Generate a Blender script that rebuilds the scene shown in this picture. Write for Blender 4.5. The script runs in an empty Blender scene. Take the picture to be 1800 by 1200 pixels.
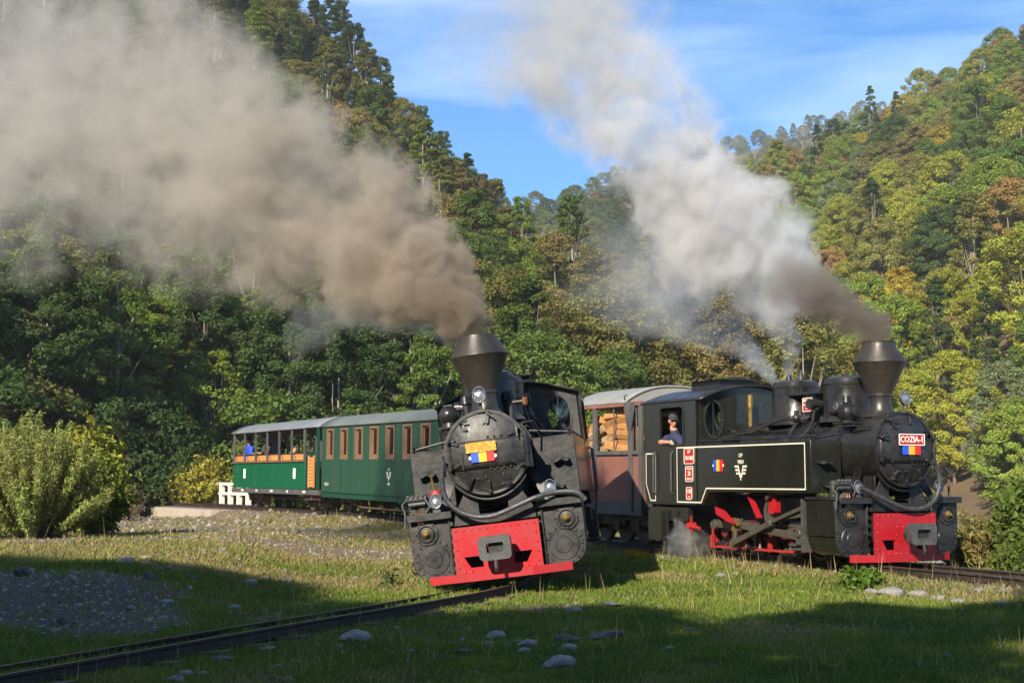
import bpy, bmesh, math, random
import numpy as np
from mathutils import Vector, Matrix, noise as mnoise
from mathutils.geometry import tessellate_polygon

random.seed(7)
RNG = np.random.default_rng(7)
S = bpy.context.scene
COL = S.collection
R = math.radians

# ------------------------------------------------------------------ camera
CAM_H, FPX, PITCH = 1.4, 2450.0, math.atan(242 / 2450.0)
cam_data = bpy.data.cameras.new('camera')
cam_data.sensor_width = 36.0
cam_data.lens = FPX / 1800.0 * 36.0
cam_data.clip_start = 0.1
cam_data.clip_end = 6000.0
cam = bpy.data.objects.new('camera', cam_data)
COL.objects.link(cam)
cam.location = (0, 0, CAM_H)
cam.rotation_euler = (math.pi / 2 + PITCH, 0, 0)
S.camera = cam

# ------------------------------------------------------------------ sky and sun
SUN_EL, SUN_AZ = R(29), R(24)          # sun stands behind the camera and to its left
to_sun = Vector((-math.sin(SUN_AZ) * math.cos(SUN_EL), -math.cos(SUN_AZ) * math.cos(SUN_EL), math.sin(SUN_EL)))
world = bpy.data.worlds.new('World')
S.world = world
world.use_nodes = True
wn = world.node_tree
wn.nodes.clear()
w_out = wn.nodes.new('ShaderNodeOutputWorld')
w_bg = wn.nodes.new('ShaderNodeBackground')
w_sky = wn.nodes.new('ShaderNodeTexSky')
w_sky.sky_type = 'NISHITA'
w_sky.sun_disc = False
w_sky.sun_elevation = SUN_EL
w_sky.sun_rotation = math.atan2(to_sun.x, to_sun.y)
w_sky.altitude = 2600
w_sky.air_density = 1.0
w_sky.dust_density = 0.1
w_sky.ozone_density = 3.0
w_bg.inputs['Strength'].default_value = 0.15
# thin streaky cirrus over the whole sky
w_tc = wn.nodes.new('ShaderNodeTexCoord')
w_map = wn.nodes.new('ShaderNodeMapping')
w_map.inputs['Rotation'].default_value = (0.10, 0.06, 0.35)
w_map.inputs['Scale'].default_value = (1.6, 1.6, 9.0)
w_n = wn.nodes.new('ShaderNodeTexNoise')
w_n.inputs['Scale'].default_value = 2.1
w_n.inputs['Detail'].default_value = 6.0
w_n.inputs['Roughness'].default_value = 0.55
w_n.inputs['Distortion'].default_value = 0.4
w_r = wn.nodes.new('ShaderNodeMapRange')
w_r.inputs['From Min'].default_value = 0.40
w_r.inputs['From Max'].default_value = 0.80
w_r.inputs['To Max'].default_value = 0.62
w_mix = wn.nodes.new('ShaderNodeMix')
w_mix.data_type = 'RGBA'
w_mix.inputs['B'].default_value = (2.9, 3.7, 4.8, 1)
wn.links.new(w_tc.outputs['Generated'], w_map.inputs['Vector'])
wn.links.new(w_map.outputs['Vector'], w_n.inputs['Vector'])
wn.links.new(w_n.outputs['Fac'], w_r.inputs['Value'])
wn.links.new(w_r.outputs['Result'], w_mix.inputs['Factor'])
w_hs = wn.nodes.new('ShaderNodeHueSaturation')
w_hs.inputs['Saturation'].default_value = 1.40
w_hs.inputs['Value'].default_value = 0.54
wn.links.new(w_sky.outputs['Color'], w_hs.inputs['Color'])
wn.links.new(w_hs.outputs['Color'], w_mix.inputs['A'])
wn.links.new(w_mix.outputs['Result'], w_bg.inputs['Color'])
wn.links.new(w_bg.outputs['Background'], w_out.inputs['Surface'])

sun_data = bpy.data.lights.new('sun', 'SUN')
sun_data.energy = 4.1
sun_data.angle = R(0.53)
sun_data.color = (1.0, 0.90, 0.74)
sun = bpy.data.objects.new('sun', sun_data)
COL.objects.link(sun)
sun.rotation_euler = (-to_sun).to_track_quat('-Z', 'Y').to_euler()

S.view_settings.view_transform = 'Standard'
S.view_settings.look = 'None'
S.view_settings.gamma = 1.0
S.view_settings.use_curve_mapping = False
S.view_settings.exposure = 1.2
S.render.engine = 'CYCLES'
S.cycles.max_bounces = 6
S.cycles.diffuse_bounces = 4
S.cycles.glossy_bounces = 3
S.cycles.transmission_bounces = 4
S.cycles.transparent_max_bounces = 6
S.cycles.volume_bounces = 2
S.cycles.volume_max_steps = 256
S.cycles.use_denoising = True

# ------------------------------------------------------------------ pixel <-> world (1800 x 1200 photograph)
def ray(px, py):
    cx = (px - 900) / FPX
    cy = (600 - py) / FPX
    return Vector((cx, math.cos(PITCH) - cy * math.sin(PITCH), math.sin(PITCH) + cy * math.cos(PITCH)))
def at(px, py, Y):
    d = ray(px, py)
    return Vector((0, 0, CAM_H)) + d * (Y / d.y)
def on_z(px, py, z):
    d = ray(px, py)
    return Vector((0, 0, CAM_H)) + d * ((z - CAM_H) / d.z)
def to_px(p):
    x, y, z = p[0], p[1], p[2] - CAM_H
    c, s = math.cos(PITCH), math.sin(PITCH)
    zc = y * c + z * s
    yc = -y * s + z * c
    return 900 + FPX * x / zc, 600 - FPX * yc / zc

# ------------------------------------------------------------------ materials
MATS = {}
def nodemat(name):
    m = bpy.data.materials.new(name)
    m.use_nodes = True
    nt = m.node_tree
    nt.nodes.clear()
    out = nt.nodes.new('ShaderNodeOutputMaterial')
    return m, nt, out
def N(nt, typ, **kw):
    n = nt.nodes.new(typ)
    for k, v in kw.items():
        if k in n.inputs:
            n.inputs[k].default_value = v
        else:
            setattr(n, k, v)
    return n
def ramp(nt, fac, stops):
    r = nt.nodes.new('ShaderNodeValToRGB')
    els = r.color_ramp.elements
    while len(els) < len(stops):
        els.new(0.5)
    for e, (p, c) in zip(els, stops):
        e.position = p
        e.color = (c[0], c[1], c[2], 1)
    nt.links.new(fac, r.inputs['Fac'])
    return r.outputs['Color']
def maprange(nt, v, a, b, c=0.0, d=1.0):
    r = nt.nodes.new('ShaderNodeMapRange')
    for k, x in zip(('From Min', 'From Max', 'To Min', 'To Max'), (a, b, c, d)):
        r.inputs[k].default_value = x
    nt.links.new(v, r.inputs['Value'])
    return r.outputs['Result']
def mixc(nt, f, a, b, mode='MIX'):
    m = nt.nodes.new('ShaderNodeMix')
    m.data_type = 'RGBA'
    m.blend_type = mode
    for k, v in (('Factor', f), ('A', a), ('B', b)):
        if hasattr(v, 'is_linked') or hasattr(v, 'links'):
            nt.links.new(v, m.inputs[k])
        elif k == 'Factor':
            m.inputs[k].default_value = v
        else:
            m.inputs[k].default_value = (v[0], v[1], v[2], 1)
    return m.outputs['Result']
def math_n(nt, op, a, b=None, c=None):
    m = nt.nodes.new('ShaderNodeMath')
    m.operation = op
    for i, v in enumerate((a, b, c)):
        if v is None:
            continue
        if hasattr(v, 'links'):
            nt.links.new(v, m.inputs[i])
        else:
            m.inputs[i].default_value = v
    return m.outputs[0]
def noise_n(nt, scale, detail=4, rough=0.55, coord='Object', stretch=None, dist=0.0):
    tc = N(nt, 'ShaderNodeTexCoord')
    v = tc.outputs[coord]
    if stretch:
        mp = N(nt, 'ShaderNodeMapping', Scale=stretch)
        nt.links.new(v, mp.inputs['Vector'])
        v = mp.outputs['Vector']
    n = N(nt, 'ShaderNodeTexNoise', Scale=scale, Detail=detail, Roughness=rough, Distortion=dist)
    nt.links.new(v, n.inputs['Vector'])
    return n.outputs['Fac']
def paint(name, col, rough=0.5, metal=0.0, wear=None, wear_amt=0.5, scale=6.0, bump=0.0, stretch=None, rvar=0.15, coat=0.0, bscale=None, spec=0.5):
    """Painted or raw surface: base colour broken up by a second colour in worn patches, roughness varied, fine relief."""
    m, nt, out = nodemat(name)
    b = N(nt, 'ShaderNodeBsdfPrincipled', Metallic=metal)
    b.inputs['Coat Weight'].default_value = coat
    b.inputs['Coat Roughness'].default_value = 0.15
    b.inputs['Specular IOR Level'].default_value = spec
    n1 = noise_n(nt, scale, 5, 0.62, stretch=stretch)
    n2 = noise_n(nt, scale * 5.3, 3, 0.6, stretch=stretch)
    if wear is None:
        wear = tuple(min(1, c * 1.6 + 0.012) for c in col)
    f = maprange(nt, math_n(nt, 'ADD', math_n(nt, 'MULTIPLY', n1, 0.7), math_n(nt, 'MULTIPLY', n2, 0.3)), 0.42, 0.68, 0.0, wear_amt)
    nt.links.new(mixc(nt, f, col, wear), b.inputs['Base Color'])
    nt.links.new(maprange(nt, n1, 0.3, 0.7, max(0.05, rough - rvar), min(1, rough + rvar)), b.inputs['Roughness'])
    if bump:
        bp = N(nt, 'ShaderNodeBump', Strength=bump, Distance=0.02)
        nt.links.new(noise_n(nt, bscale or scale * 3, 4, 0.6, stretch=stretch), bp.inputs['Height'])
        nt.links.new(bp.outputs['Normal'], b.inputs['Normal'])
    nt.links.new(b.outputs['BSDF'], out.inputs['Surface'])
    MATS[name] = m
    return m
M = MATS
paint('sooty_black', (0.011, 0.011, 0.0115), 0.40, 0, (0.042, 0.040, 0.038), 0.75, 4.0, 0.25, rvar=0.14)
paint('dusty_black', (0.012, 0.012, 0.0125), 0.47, 0, (0.050, 0.047, 0.043), 0.8, 3.2, 0.3, rvar=0.12)
paint('boiler_black', (0.010, 0.010, 0.0095), 0.32, 0, (0.038, 0.034, 0.028), 0.7, 3.0, 0.15, rvar=0.12)
paint('chimney_steel', (0.024, 0.022, 0.020), 0.40, 0.25, (0.075, 0.058, 0.042), 0.8, 2.4, 0.12, stretch=(1, 1, 0.35), rvar=0.12)
paint('tank_paint', (0.011, 0.012, 0.009), 0.26, 0, (0.020, 0.021, 0.015), 0.6, 2.0, 0.04, stretch=(1, 1, 0.4), rvar=0.07, coat=0.35)
paint('red_paint', (0.37, 0.008, 0.015), 0.45, 0, (0.20, 0.012, 0.014), 0.75, 3.4, 0.12)
paint('dull_red', (0.40, 0.020, 0.018), 0.55, 0, (0.12, 0.018, 0.014), 0.8, 7.0, 0.15)
paint('wheel_red', (0.12, 0.014, 0.012), 0.55, 0, (0.035, 0.012, 0.010), 0.9, 7.0, 0.15)
paint('plate_red', (0.36, 0.012, 0.016), 0.45, 0, (0.30, 0.012, 0.014), 0.5, 6.0, 0)
paint('cream_paint', (0.66, 0.62, 0.50), 0.5, 0, (0.5, 0.46, 0.36), 0.4, 8.0, 0)
paint('white_paint', (0.78, 0.76, 0.70), 0.5, 0, (0.55, 0.52, 0.46), 0.4, 9.0, 0)
paint('flag_blue', (0.012, 0.075, 0.50), 0.45)
paint('flag_yellow', (0.80, 0.40, 0.010), 0.45, wear=(0.7, 0.34, 0.01))
paint('flag_red', (0.65, 0.020, 0.020), 0.45, wear=(0.55, 0.02, 0.02))
paint('gold_plate', (0.52, 0.27, 0.045), 0.42, 0.55, (0.28, 0.13, 0.02), 0.8, 30.0, 0.4)
paint('brass', (0.55, 0.34, 0.09), 0.32, 0.8, (0.25, 0.15, 0.05), 0.7, 12.0, 0.1)
paint('copper', (0.42, 0.16, 0.07), 0.38, 0.8, (0.2, 0.08, 0.05), 0.7, 12.0, 0.1)
paint('oily_steel', (0.135, 0.122, 0.098), 0.42, 0.5, (0.060, 0.050, 0.038), 0.8, 8.0, 0.15)
paint('chrome', (0.62, 0.62, 0.62), 0.2, 0.9, (0.4, 0.4, 0.4), 0.5, 12.0, 0)
paint('rubber', (0.030, 0.031, 0.034), 0.50, 0, (0.08, 0.08, 0.085), 0.6, 14.0, 0.2)
paint('coupler_iron', (0.045, 0.047, 0.046), 0.55, 0.1, (0.10, 0.105, 0.10), 0.7, 9.0, 0.35)
paint('dark_cavity', (0.006, 0.006, 0.006), 0.9)
paint('rust_iron', (0.085, 0.050, 0.032), 0.75, 0.1, (0.15, 0.085, 0.048), 0.8, 9.0, 0.4)
paint('rail_steel', (0.022, 0.015, 0.012), 0.7, 0.1, (0.070, 0.042, 0.028), 0.7, 6.0, 0.3)
paint('rail_head', (0.20, 0.175, 0.155), 0.38, 0.75, (0.10, 0.08, 0.065), 0.6, 7.0, 0.1)
paint('sleeper_wood', (0.070, 0.050, 0.036), 0.9, 0, (0.15, 0.115, 0.085), 0.8, 5.0, 0.6, stretch=(0.4, 3, 3))
paint('tender_pink', (0.20, 0.078, 0.057), 0.72, 0, (0.28, 0.125, 0.095), 0.8, 2.6, 0.15, stretch=(1, 1, 0.5))
paint('tender_grey', (0.060, 0.060, 0.062), 0.62, 0, (0.13, 0.115, 0.10), 0.8, 5.0, 0.3, stretch=(1, 1, 0.4))
paint('roof_canvas', (0.24, 0.245, 0.24), 0.75, 0, (0.17, 0.175, 0.17), 0.7, 2.2, 0.25)
paint('coach_roof', (0.115, 0.130, 0.120), 0.68, 0, (0.165, 0.18, 0.168), 0.7, 1.8, 0.15)
paint('open_roof', (0.15, 0.162, 0.172), 0.66, 0, (0.21, 0.22, 0.23), 0.7, 1.8, 0.2)
paint('coach_green', (0.004, 0.090, 0.038), 0.42, 0, (0.008, 0.085, 0.040), 0.6, 1.8, 0.05, stretch=(2, 2, 0.25))
paint('coach_green_dark', (0.005, 0.050, 0.026), 0.5, 0, (0.010, 0.045, 0.028), 0.6, 3.0, 0.1, stretch=(2, 2, 0.4))
paint('coach_planks', (0.008, 0.060, 0.032), 0.55, 0, (0.034, 0.052, 0.030), 0.85, 1.5, 0.12, stretch=(4, 4, 0.22))
paint('window_wood', (0.165, 0.085, 0.048), 0.55, 0, (0.27, 0.165, 0.10), 0.7, 7.0, 0.2, stretch=(2, 2, 0.4))
paint('rail_wood', (0.50, 0.21, 0.06), 0.5, 0, (0.62, 0.29, 0.10), 0.7, 6.0, 0.15, stretch=(0.5, 0.5, 4))
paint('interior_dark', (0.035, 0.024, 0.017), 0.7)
paint('cut_wood', (0.36, 0.155, 0.042), 0.75, 0, (0.52, 0.29, 0.11), 0.9, 3.0, 0.5, stretch=(0.5, 4, 4))
paint('dark_wood', (0.20, 0.088, 0.030), 0.8, 0, (0.33, 0.17, 0.065), 0.9, 4.0, 0.5, stretch=(0.5, 4, 4))
paint('grey_wood', (0.33, 0.22, 0.125), 0.85, 0, (0.45, 0.32, 0.19), 0.8, 6.0, 0.6, stretch=(0.5, 4, 4))
paint('bark', (0.13, 0.10, 0.075), 0.9, 0, (0.22, 0.19, 0.155), 0.7, 3.0, 0.7, stretch=(3, 3, 0.6))
paint('pale_bark', (0.27, 0.24, 0.20), 0.85, 0, (0.14, 0.12, 0.095), 0.7, 3.0, 0.5, stretch=(2, 2, 1.2))
paint('concrete', (0.40, 0.34, 0.27), 0.85, 0, (0.30, 0.25, 0.19), 0.8, 1.3, 0.35)
paint('white_concrete', (0.66, 0.62, 0.54), 0.8, 0, (0.50, 0.46, 0.38), 0.6, 3.0, 0.25)
paint('yellow_paint', (0.46, 0.30, 0.035), 0.6, 0, (0.25, 0.17, 0.04), 0.7, 5.0, 0.1)
paint('stone', (0.175, 0.168, 0.158), 0.88, 0, (0.30, 0.285, 0.26), 0.9, 3.2, 1.0)
paint('stone_dark', (0.060, 0.058, 0.055), 0.88, 0, (0.125, 0.118, 0.108), 0.9, 3.2, 1.0)
paint('stone_warm', (0.29, 0.20, 0.125), 0.88, 0, (0.36, 0.30, 0.23), 0.9, 3.2, 1.0)
paint('skin', (0.55, 0.27, 0.17), 0.5, 0, (0.48, 0.20, 0.13), 0.5, 12.0, 0)
paint('skin_shade', (0.40, 0.20, 0.13), 0.5, 0, (0.36, 0.16, 0.11), 0.5, 12.0, 0)
paint('navy_shirt', (0.022, 0.028, 0.070), 0.85, 0, (0.032, 0.040, 0.090), 0.6, 9.0, 0.3)
paint('charcoal_cap', (0.030, 0.029, 0.034), 0.85)
paint('blue_jacket', (0.012, 0.060, 0.48), 0.6, 0, (0.010, 0.045, 0.36), 0.6, 9.0, 0.3)
paint('brown_coat', (0.045, 0.036, 0.026), 0.85, 0, (0.07, 0.058, 0.042), 0.6, 9.0, 0.3)
paint('maroon_shirt', (0.34, 0.045, 0.05), 0.85, 0, (0.20, 0.030, 0.034), 0.6, 9.0, 0.3)
paint('dark_trousers', (0.02, 0.02, 0.024), 0.9)
paint('hair_dark', (0.018, 0.013, 0.010), 0.6)

def glass_mat(name, tint, rough=0.03, alpha=0.35):
    m, nt, out = nodemat(name)
    g = N(nt, 'ShaderNodeBsdfGlossy', Roughness=rough)
    t = N(nt, 'ShaderNodeBsdfTransparent')
    t.inputs['Color'].default_value = (*tint, 1)
    fr = N(nt, 'ShaderNodeFresnel', IOR=1.5)
    mx = N(nt, 'ShaderNodeMixShader')
    nt.links.new(maprange(nt, fr.outputs[0], 0, 1, 0.04, 1.0), mx.inputs['Fac'])
    nt.links.new(t.outputs[0], mx.inputs[1])
    nt.links.new(g.outputs[0], mx.inputs[2])
    nt.links.new(mx.outputs[0], out.inputs['Surface'])
    MATS[name] = m
    return m
glass_mat('window_glass', (0.75, 0.8, 0.78))
def lens_mat():
    m, nt, out = nodemat('lamp_lens')
    b = N(nt, 'ShaderNodeBsdfPrincipled', Roughness=0.12, Metallic=0.55)
    v = N(nt, 'ShaderNodeTexVoronoi', Scale=60.0)
    tc = N(nt, 'ShaderNodeTexCoord')
    nt.links.new(tc.outputs['Object'], v.inputs['Vector'])
    bp = N(nt, 'ShaderNodeBump', Strength=0.35, Distance=0.01)
    nt.links.new(v.outputs['Distance'], bp.inputs['Height'])
    nt.links.new(bp.outputs['Normal'], b.inputs['Normal'])
    b.inputs['Base Color'].default_value = (0.30, 0.31, 0.32, 1)
    b.inputs['Coat Weight'].default_value = 0.6
    nt.links.new(b.outputs['BSDF'], out.inputs['Surface'])
    MATS['lamp_lens'] = m
lens_mat()

# ------------------------------------------------------------------ mesh builder
class MB:
    def __init__(s):
        s.v = []
        s.f = []
        s.mi = []
        s.cur = 0
    def add(s, vs, fs):
        o = len(s.v)
        s.v += [tuple(v) for v in vs]
        s.f += [tuple(i + o for i in f) for f in fs]
        s.mi += [s.cur] * len(fs)
        return s
    def box(s, c, d, rot=None):
        hx, hy, hz = d[0] / 2, d[1] / 2, d[2] / 2
        vs = [Vector((x, y, z)) for x in (-hx, hx) for y in (-hy, hy) for z in (-hz, hz)]
        if rot is not None:
            vs = [rot @ v for v in vs]
        c = Vector(c)
        return s.add([v + c for v in vs], [(0, 1, 3, 2), (4, 6, 7, 5), (0, 4, 5, 1), (2, 3, 7, 6), (0, 2, 6, 4), (1, 5, 7, 3)])
    def bar(s, a, b, w, h, up=(0, 0, 1)):
        a, b = Vector(a), Vector(b)
        d = b - a
        q = d.normalized()
        u = Vector(up)
        if abs(q.dot(u)) > 0.98:
            u = Vector((0, 1, 0))
        side = q.cross(u).normalized()
        u2 = side.cross(q)
        m = Matrix((side, q, u2)).transposed()
        return s.box((a + b) / 2, (w, d.length, h), m)
    def tube(s, pts, r, n=8, caps=True):
        pts = [Vector(p) for p in pts]
        rs = r if isinstance(r, (list, tuple)) else [r] * len(pts)
        rings = []
        prev = None
        for i, p in enumerate(pts):
            t = (pts[min(i + 1, len(pts) - 1)] - pts[max(i - 1, 0)]).normalized()
            if prev is None:
                u = Vector((0, 0, 1)) if abs(t.z) < 0.9 else Vector((1, 0, 0))
                prev = t.cross(u).normalized()
            prev = (prev - t * prev.dot(t)).normalized()
            w = t.cross(prev)
            rings.append([p + (prev * math.cos(2 * math.pi * k / n) + w * math.sin(2 * math.pi * k / n)) * rs[i] for k in range(n)])
        vs = [v for rg in rings for v in rg]
        fs = []
        for i in range(len(pts) - 1):
            for k in range(n):
                k2 = (k + 1) % n
                fs.append((i * n + k, i * n + k2, (i + 1) * n + k2, (i + 1) * n + k))
        if caps:
            fs.append(tuple(range(n - 1, -1, -1)))
            fs.append(tuple((len(pts) - 1) * n + k for k in range(n)))
        return s.add(vs, fs)
    def cyl(s, a, b, r0, r1=None, n=16, caps=True):
        return s.tube([a, b], [r0, r0 if r1 is None else r1], n, caps)
    def lathe(s, prof, o=(0, 0, 0), axis='Z', n=32, ang=None):
        """prof: (radius, height) pairs turned about the axis through o"""
        o = Vector(o)
        vs = []
        fs = []
        m = len(prof)
        full = ang is None
        a0, a1 = (0, 2 * math.pi) if full else ang
        cnt = n if full else n + 1
        for k in range(cnt):
            a = a0 + (a1 - a0) * k / n
            c, sn = math.cos(a), math.sin(a)
            for r, h in prof:
                p = {'Z': (r * c, r * sn, h), 'Y': (r * c, h, r * sn), 'X': (h, r * c, r * sn)}[axis]
                vs.append(o + Vector(p))
        for k in range(n):
            k2 = (k + 1) % cnt
            for j in range(m - 1):
                q = (k * m + j, k2 * m + j, k2 * m + j + 1, k * m + j + 1)
                fs.append(q if axis != 'Y' else q[::-1])
        return s.add(vs, fs)
    def ball(s, c, r, n=10, sc=(1, 1, 1), half=False):
        prof = []
        m = max(4, n // 2)
        for j in range(m + 1):
            a = -math.pi / 2 + math.pi * j / m
            if half:
                a = math.pi / 2 * j / m
            prof.append((r * math.cos(a) + 1e-5, r * math.sin(a)))
        o = len(s.v)
        s.lathe(prof, (0, 0, 0), 'Z', n)
        for i in range(o, len(s.v)):
            v = s.v[i]
            s.v[i] = (v[0] * sc[0] + c[0], v[1] * sc[1] + c[1], v[2] * sc[2] + c[2])
        return s
    def rivet(s, c, nrm, r, h=None):
        """low dome on a plate"""
        c = Vector(c)
        nrm = Vector(nrm).normalized()
        u = nrm.orthogonal().normalized()
        w = nrm.cross(u)
        h = h or r * 0.7
        n = 8
        vs = [c + (u * math.cos(2 * math.pi * k / n) + w * math.sin(2 * math.pi * k / n)) * r for k in range(n)]
        vs += [c + nrm * h * 0.75 + (u * math.cos(2 * math.pi * k / n) + w * math.sin(2 * math.pi * k / n)) * r * 0.62 for k in range(n)]
        vs.append(c + nrm * h)
        fs = [(k, (k + 1) % n, n + (k + 1) % n, n + k) for k in range(n)] + [(n + k, n + (k + 1) % n, 2 * n) for k in range(n)]
        return s.add(vs, fs)
    def plate(s, outline, o, ex, ey, th, holes=()):
        """flat plate with holes: 2-D outline mapped by o + x*ex + y*ey, thickness th behind it (along -(ex x ey))"""
        o, ex, ey = Vector(o), Vector(ex), Vector(ey)
        nrm = ex.cross(ey).normalized()
        loops = [list(outline)] + [list(h) for h in holes]
        tri = tessellate_polygon([[Vector((p[0], p[1], 0)) for p in lp] for lp in loops])
        flat = [p for lp in loops for p in lp]
        n = len(flat)
        vs = [o + ex * p[0] + ey * p[1] for p in flat]
        vs += [v - nrm * th for v in vs]
        fs = []
        for t in tri:
            a, b, c = (Vector((flat[i][0], flat[i][1], 0)) for i in t)
            if (b - a).cross(c - a).z < 0:
                t = (t[0], t[2], t[1])
            fs.append(tuple(t))
            fs.append(tuple(n + i for i in (t[0], t[2], t[1])))
        k = 0
        for li, lp in enumerate(loops):
            m = len(lp)
            area = sum(lp[i][0] * lp[(i + 1) % m][1] - lp[(i + 1) % m][0] * lp[i][1] for i in range(m))
            ccw = area > 0
            if li:
                ccw = not ccw
            for i in range(m):
                a, b = k + i, k + (i + 1) % m
                fs.append((b, a, n + a, n + b) if ccw else (a, b, n + b, n + a))
            k += m
        return s.add(vs, fs)
    def grid(s, fn, nu, nv):
        vs = [fn(i / nu, j / nv) for i in range(nu + 1) for j in range(nv + 1)]
        fs = [(i * (nv + 1) + j, (i + 1) * (nv + 1) + j, (i + 1) * (nv + 1) + j + 1, i * (nv + 1) + j + 1) for i in range(nu) for j in range(nv)]
        return s.add(vs, fs)
    def build(s, name, mat, parent=None, bevel=0.0, smooth=True, loc=None, mats=None):
        me = bpy.data.meshes.new(name)
        me.from_pydata(s.v, [], s.f)
        for m in (mats or [mat]):
            me.materials.append(M[m] if isinstance(m, str) else m)
        if mats:
            me.polygons.foreach_set('material_index', s.mi)
        if smooth:
            me.polygons.foreach_set('use_smooth', [True] * len(me.polygons))
            me.set_sharp_from_angle(angle=R(35))
        me.update()
        ob = bpy.data.objects.new(name, me)
        COL.objects.link(ob)
        if parent is not None:
            ob.parent = parent
        if loc is not None:
            ob.location = loc
        if bevel:
            b = ob.modifiers.new('bevel', 'BEVEL')
            b.width = bevel
            b.segments = 2
            b.limit_method = 'ANGLE'
            b.angle_limit = R(40)
        return ob

def tag(o, label, cat, group=None, kind=None):
    if label:
        o['label'] = label
    if cat:
        o['category'] = cat
    if group:
        o['group'] = group
    if kind:
        o['kind'] = kind
    return o
def empty(name, loc=(0, 0, 0), rot=(0, 0, 0)):
    o = bpy.data.objects.new(name, None)
    COL.objects.link(o)
    o.location = loc
    o.rotation_euler = rot
    o.empty_display_size = 0.2
    return o
def rrect(x0, y0, x1, y1, r, n=4):
    pts = []
    for cx, cy, a in ((x1 - r, y0 + r, -90), (x1 - r, y1 - r, 0), (x0 + r, y1 - r, 90), (x0 + r, y0 + r, 180)):
        for k in range(n + 1):
            t = R(a + 90 * k / n)
            pts.append((cx + r * math.cos(t), cy + r * math.sin(t)))
    return pts
def oval(cx, cy, rx, ry, n=24):
    return [(cx + rx * math.cos(2 * math.pi * k / n), cy + ry * math.sin(2 * math.pi * k / n)) for k in range(n)]
def text_mesh(name, body, size, mat, parent, o, ex, ey, extrude=0.004, sx=1.0, align='CENTER', bold=0.0):
    """lettering as real raised glyphs, laid on the plane o, ex, ey"""
    cu = bpy.data.curves.new(name, 'FONT')
    cu.body = body
    cu.size = size
    cu.align_x = align
    cu.align_y = 'CENTER'
    cu.extrude = extrude
    cu.offset = bold
    cu.resolution_u = 2
    tmp = bpy.data.objects.new(name + '_curve', cu)
    COL.objects.link(tmp)
    dg = bpy.context.evaluated_depsgraph_get()
    me = bpy.data.meshes.new_from_object(tmp.evaluated_get(dg))
    bpy.data.objects.remove(tmp)
    bpy.data.curves.remove(cu)
    me.materials.clear()
    me.materials.append(M[mat])
    ex, ey = Vector(ex).normalized(), Vector(ey).normalized()
    nz = ex.cross(ey)
    mt = Matrix(((ex.x * sx, ey.x, nz.x, o[0]), (ex.y * sx, ey.y, nz.y, o[1]), (ex.z * sx, ey.z, nz.z, o[2]), (0, 0, 0, 1)))
    me.transform(mt)
    ob = bpy.data.objects.new(name, me)
    COL.objects.link(ob)
    ob.parent = parent
    return ob
def spline(pts, n):
    """Catmull-Rom through the points, n samples per span"""
    P = [Vector(p) for p in pts]
    P = [P[0] * 2 - P[1]] + P + [P[-1] * 2 - P[-2]]
    out = []
    for i in range(1, len(P) - 2):
        p0, p1, p2, p3 = P[i - 1:i + 3]
        for k in range(n):
            t = k / n
            out.append(0.5 * ((2 * p1) + (p2 - p0) * t + (2 * p0 - 5 * p1 + 4 * p2 - p3) * t * t + (3 * p1 - p0 - 3 * p2 + p3) * t ** 3))
    out.append(P[-2])
    return out
# ------------------------------------------------------------------ steam locomotives
# local frame: +y forward, +x the engine's right-hand side, z up from the rail head
FX, FZ = Vector((-1, 0, 0)), Vector((0, 0, 1))
def side_axes(sd):
    return Vector((0, sd, 0)), Vector((0, 0, 1))
def side_pts(pts, sd):
    return [(p[0] * sd, p[1]) for p in pts]

def headlamp(root, c, r, pole_to=None, hood=True):
    h = MB()
    h.lathe([(0.001, -0.10), (r * 0.55, -0.09), (r * 0.95, -0.03), (r * 1.08, 0.0), (r * 1.12, 0.015), (r * 1.0, 0.022)], c, 'Y', 24)
    if pole_to is not None:
        h.cyl(pole_to, (c[0], c[1] - 0.05, c[2] - r * 0.9), 0.025, 0.02, 10)
        h.box((pole_to[0], pole_to[1], pole_to[2] + 0.02), (0.10, 0.09, 0.035))
    lamp = h.build('headlamp', 'coupler_iron', root)
    l = MB()
    l.lathe([(0.001, 0.034), (r * 0.5, 0.028), (r * 0.98, 0.012), (r * 0.98, 0.0)], c, 'Y', 24)
    l.build('lens', 'lamp_lens', lamp)
    rim = MB()
    pts = [Vector((c[0] + math.cos(2 * math.pi * k / 24) * r * 1.02, c[1] + 0.02, c[2] + math.sin(2 * math.pi * k / 24) * r * 1.02)) for k in range(25)]
    rim.tube(pts, 0.008, 6)
    if hood:
        pts = [Vector((c[0] + math.cos(a) * r * 1.0, c[1] - 0.01, c[2] + r * 0.55 + math.sin(a) * r * 1.05)) for a in [R(x) for x in range(-20, 201, 20)]]
        rim.tube(pts, 0.006, 6)
    rim.build('rim', 'chrome', lamp)
    return lamp

def flag_plate(root, o, ex, ey, w, h, ears=True):
    ex, ey = Vector(ex), Vector(ey)
    nz = ex.cross(ey)
    b = MB()
    for i, cidx in enumerate((0, 1, 2)):
        b.cur = cidx
        x0 = -w / 2 + w / 3 * i
        b.plate([(x0, -h / 2), (x0 + w / 3, -h / 2), (x0 + w / 3, h / 2), (x0, h / 2)], Vector(o) + nz * 0.012, ex, ey, 0.012)
    if ears:
        b.cur = 3
        for s in (-1, 1):
            b.plate(oval(s * (w / 2 + 0.012), 0, 0.018, 0.022, 12), Vector(o) + nz * 0.010, ex, ey, 0.006)
    return b.build('flag_plate', None, root, mats=['flag_blue', 'flag_yellow', 'flag_red', 'white_paint'], smooth=False)

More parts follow.
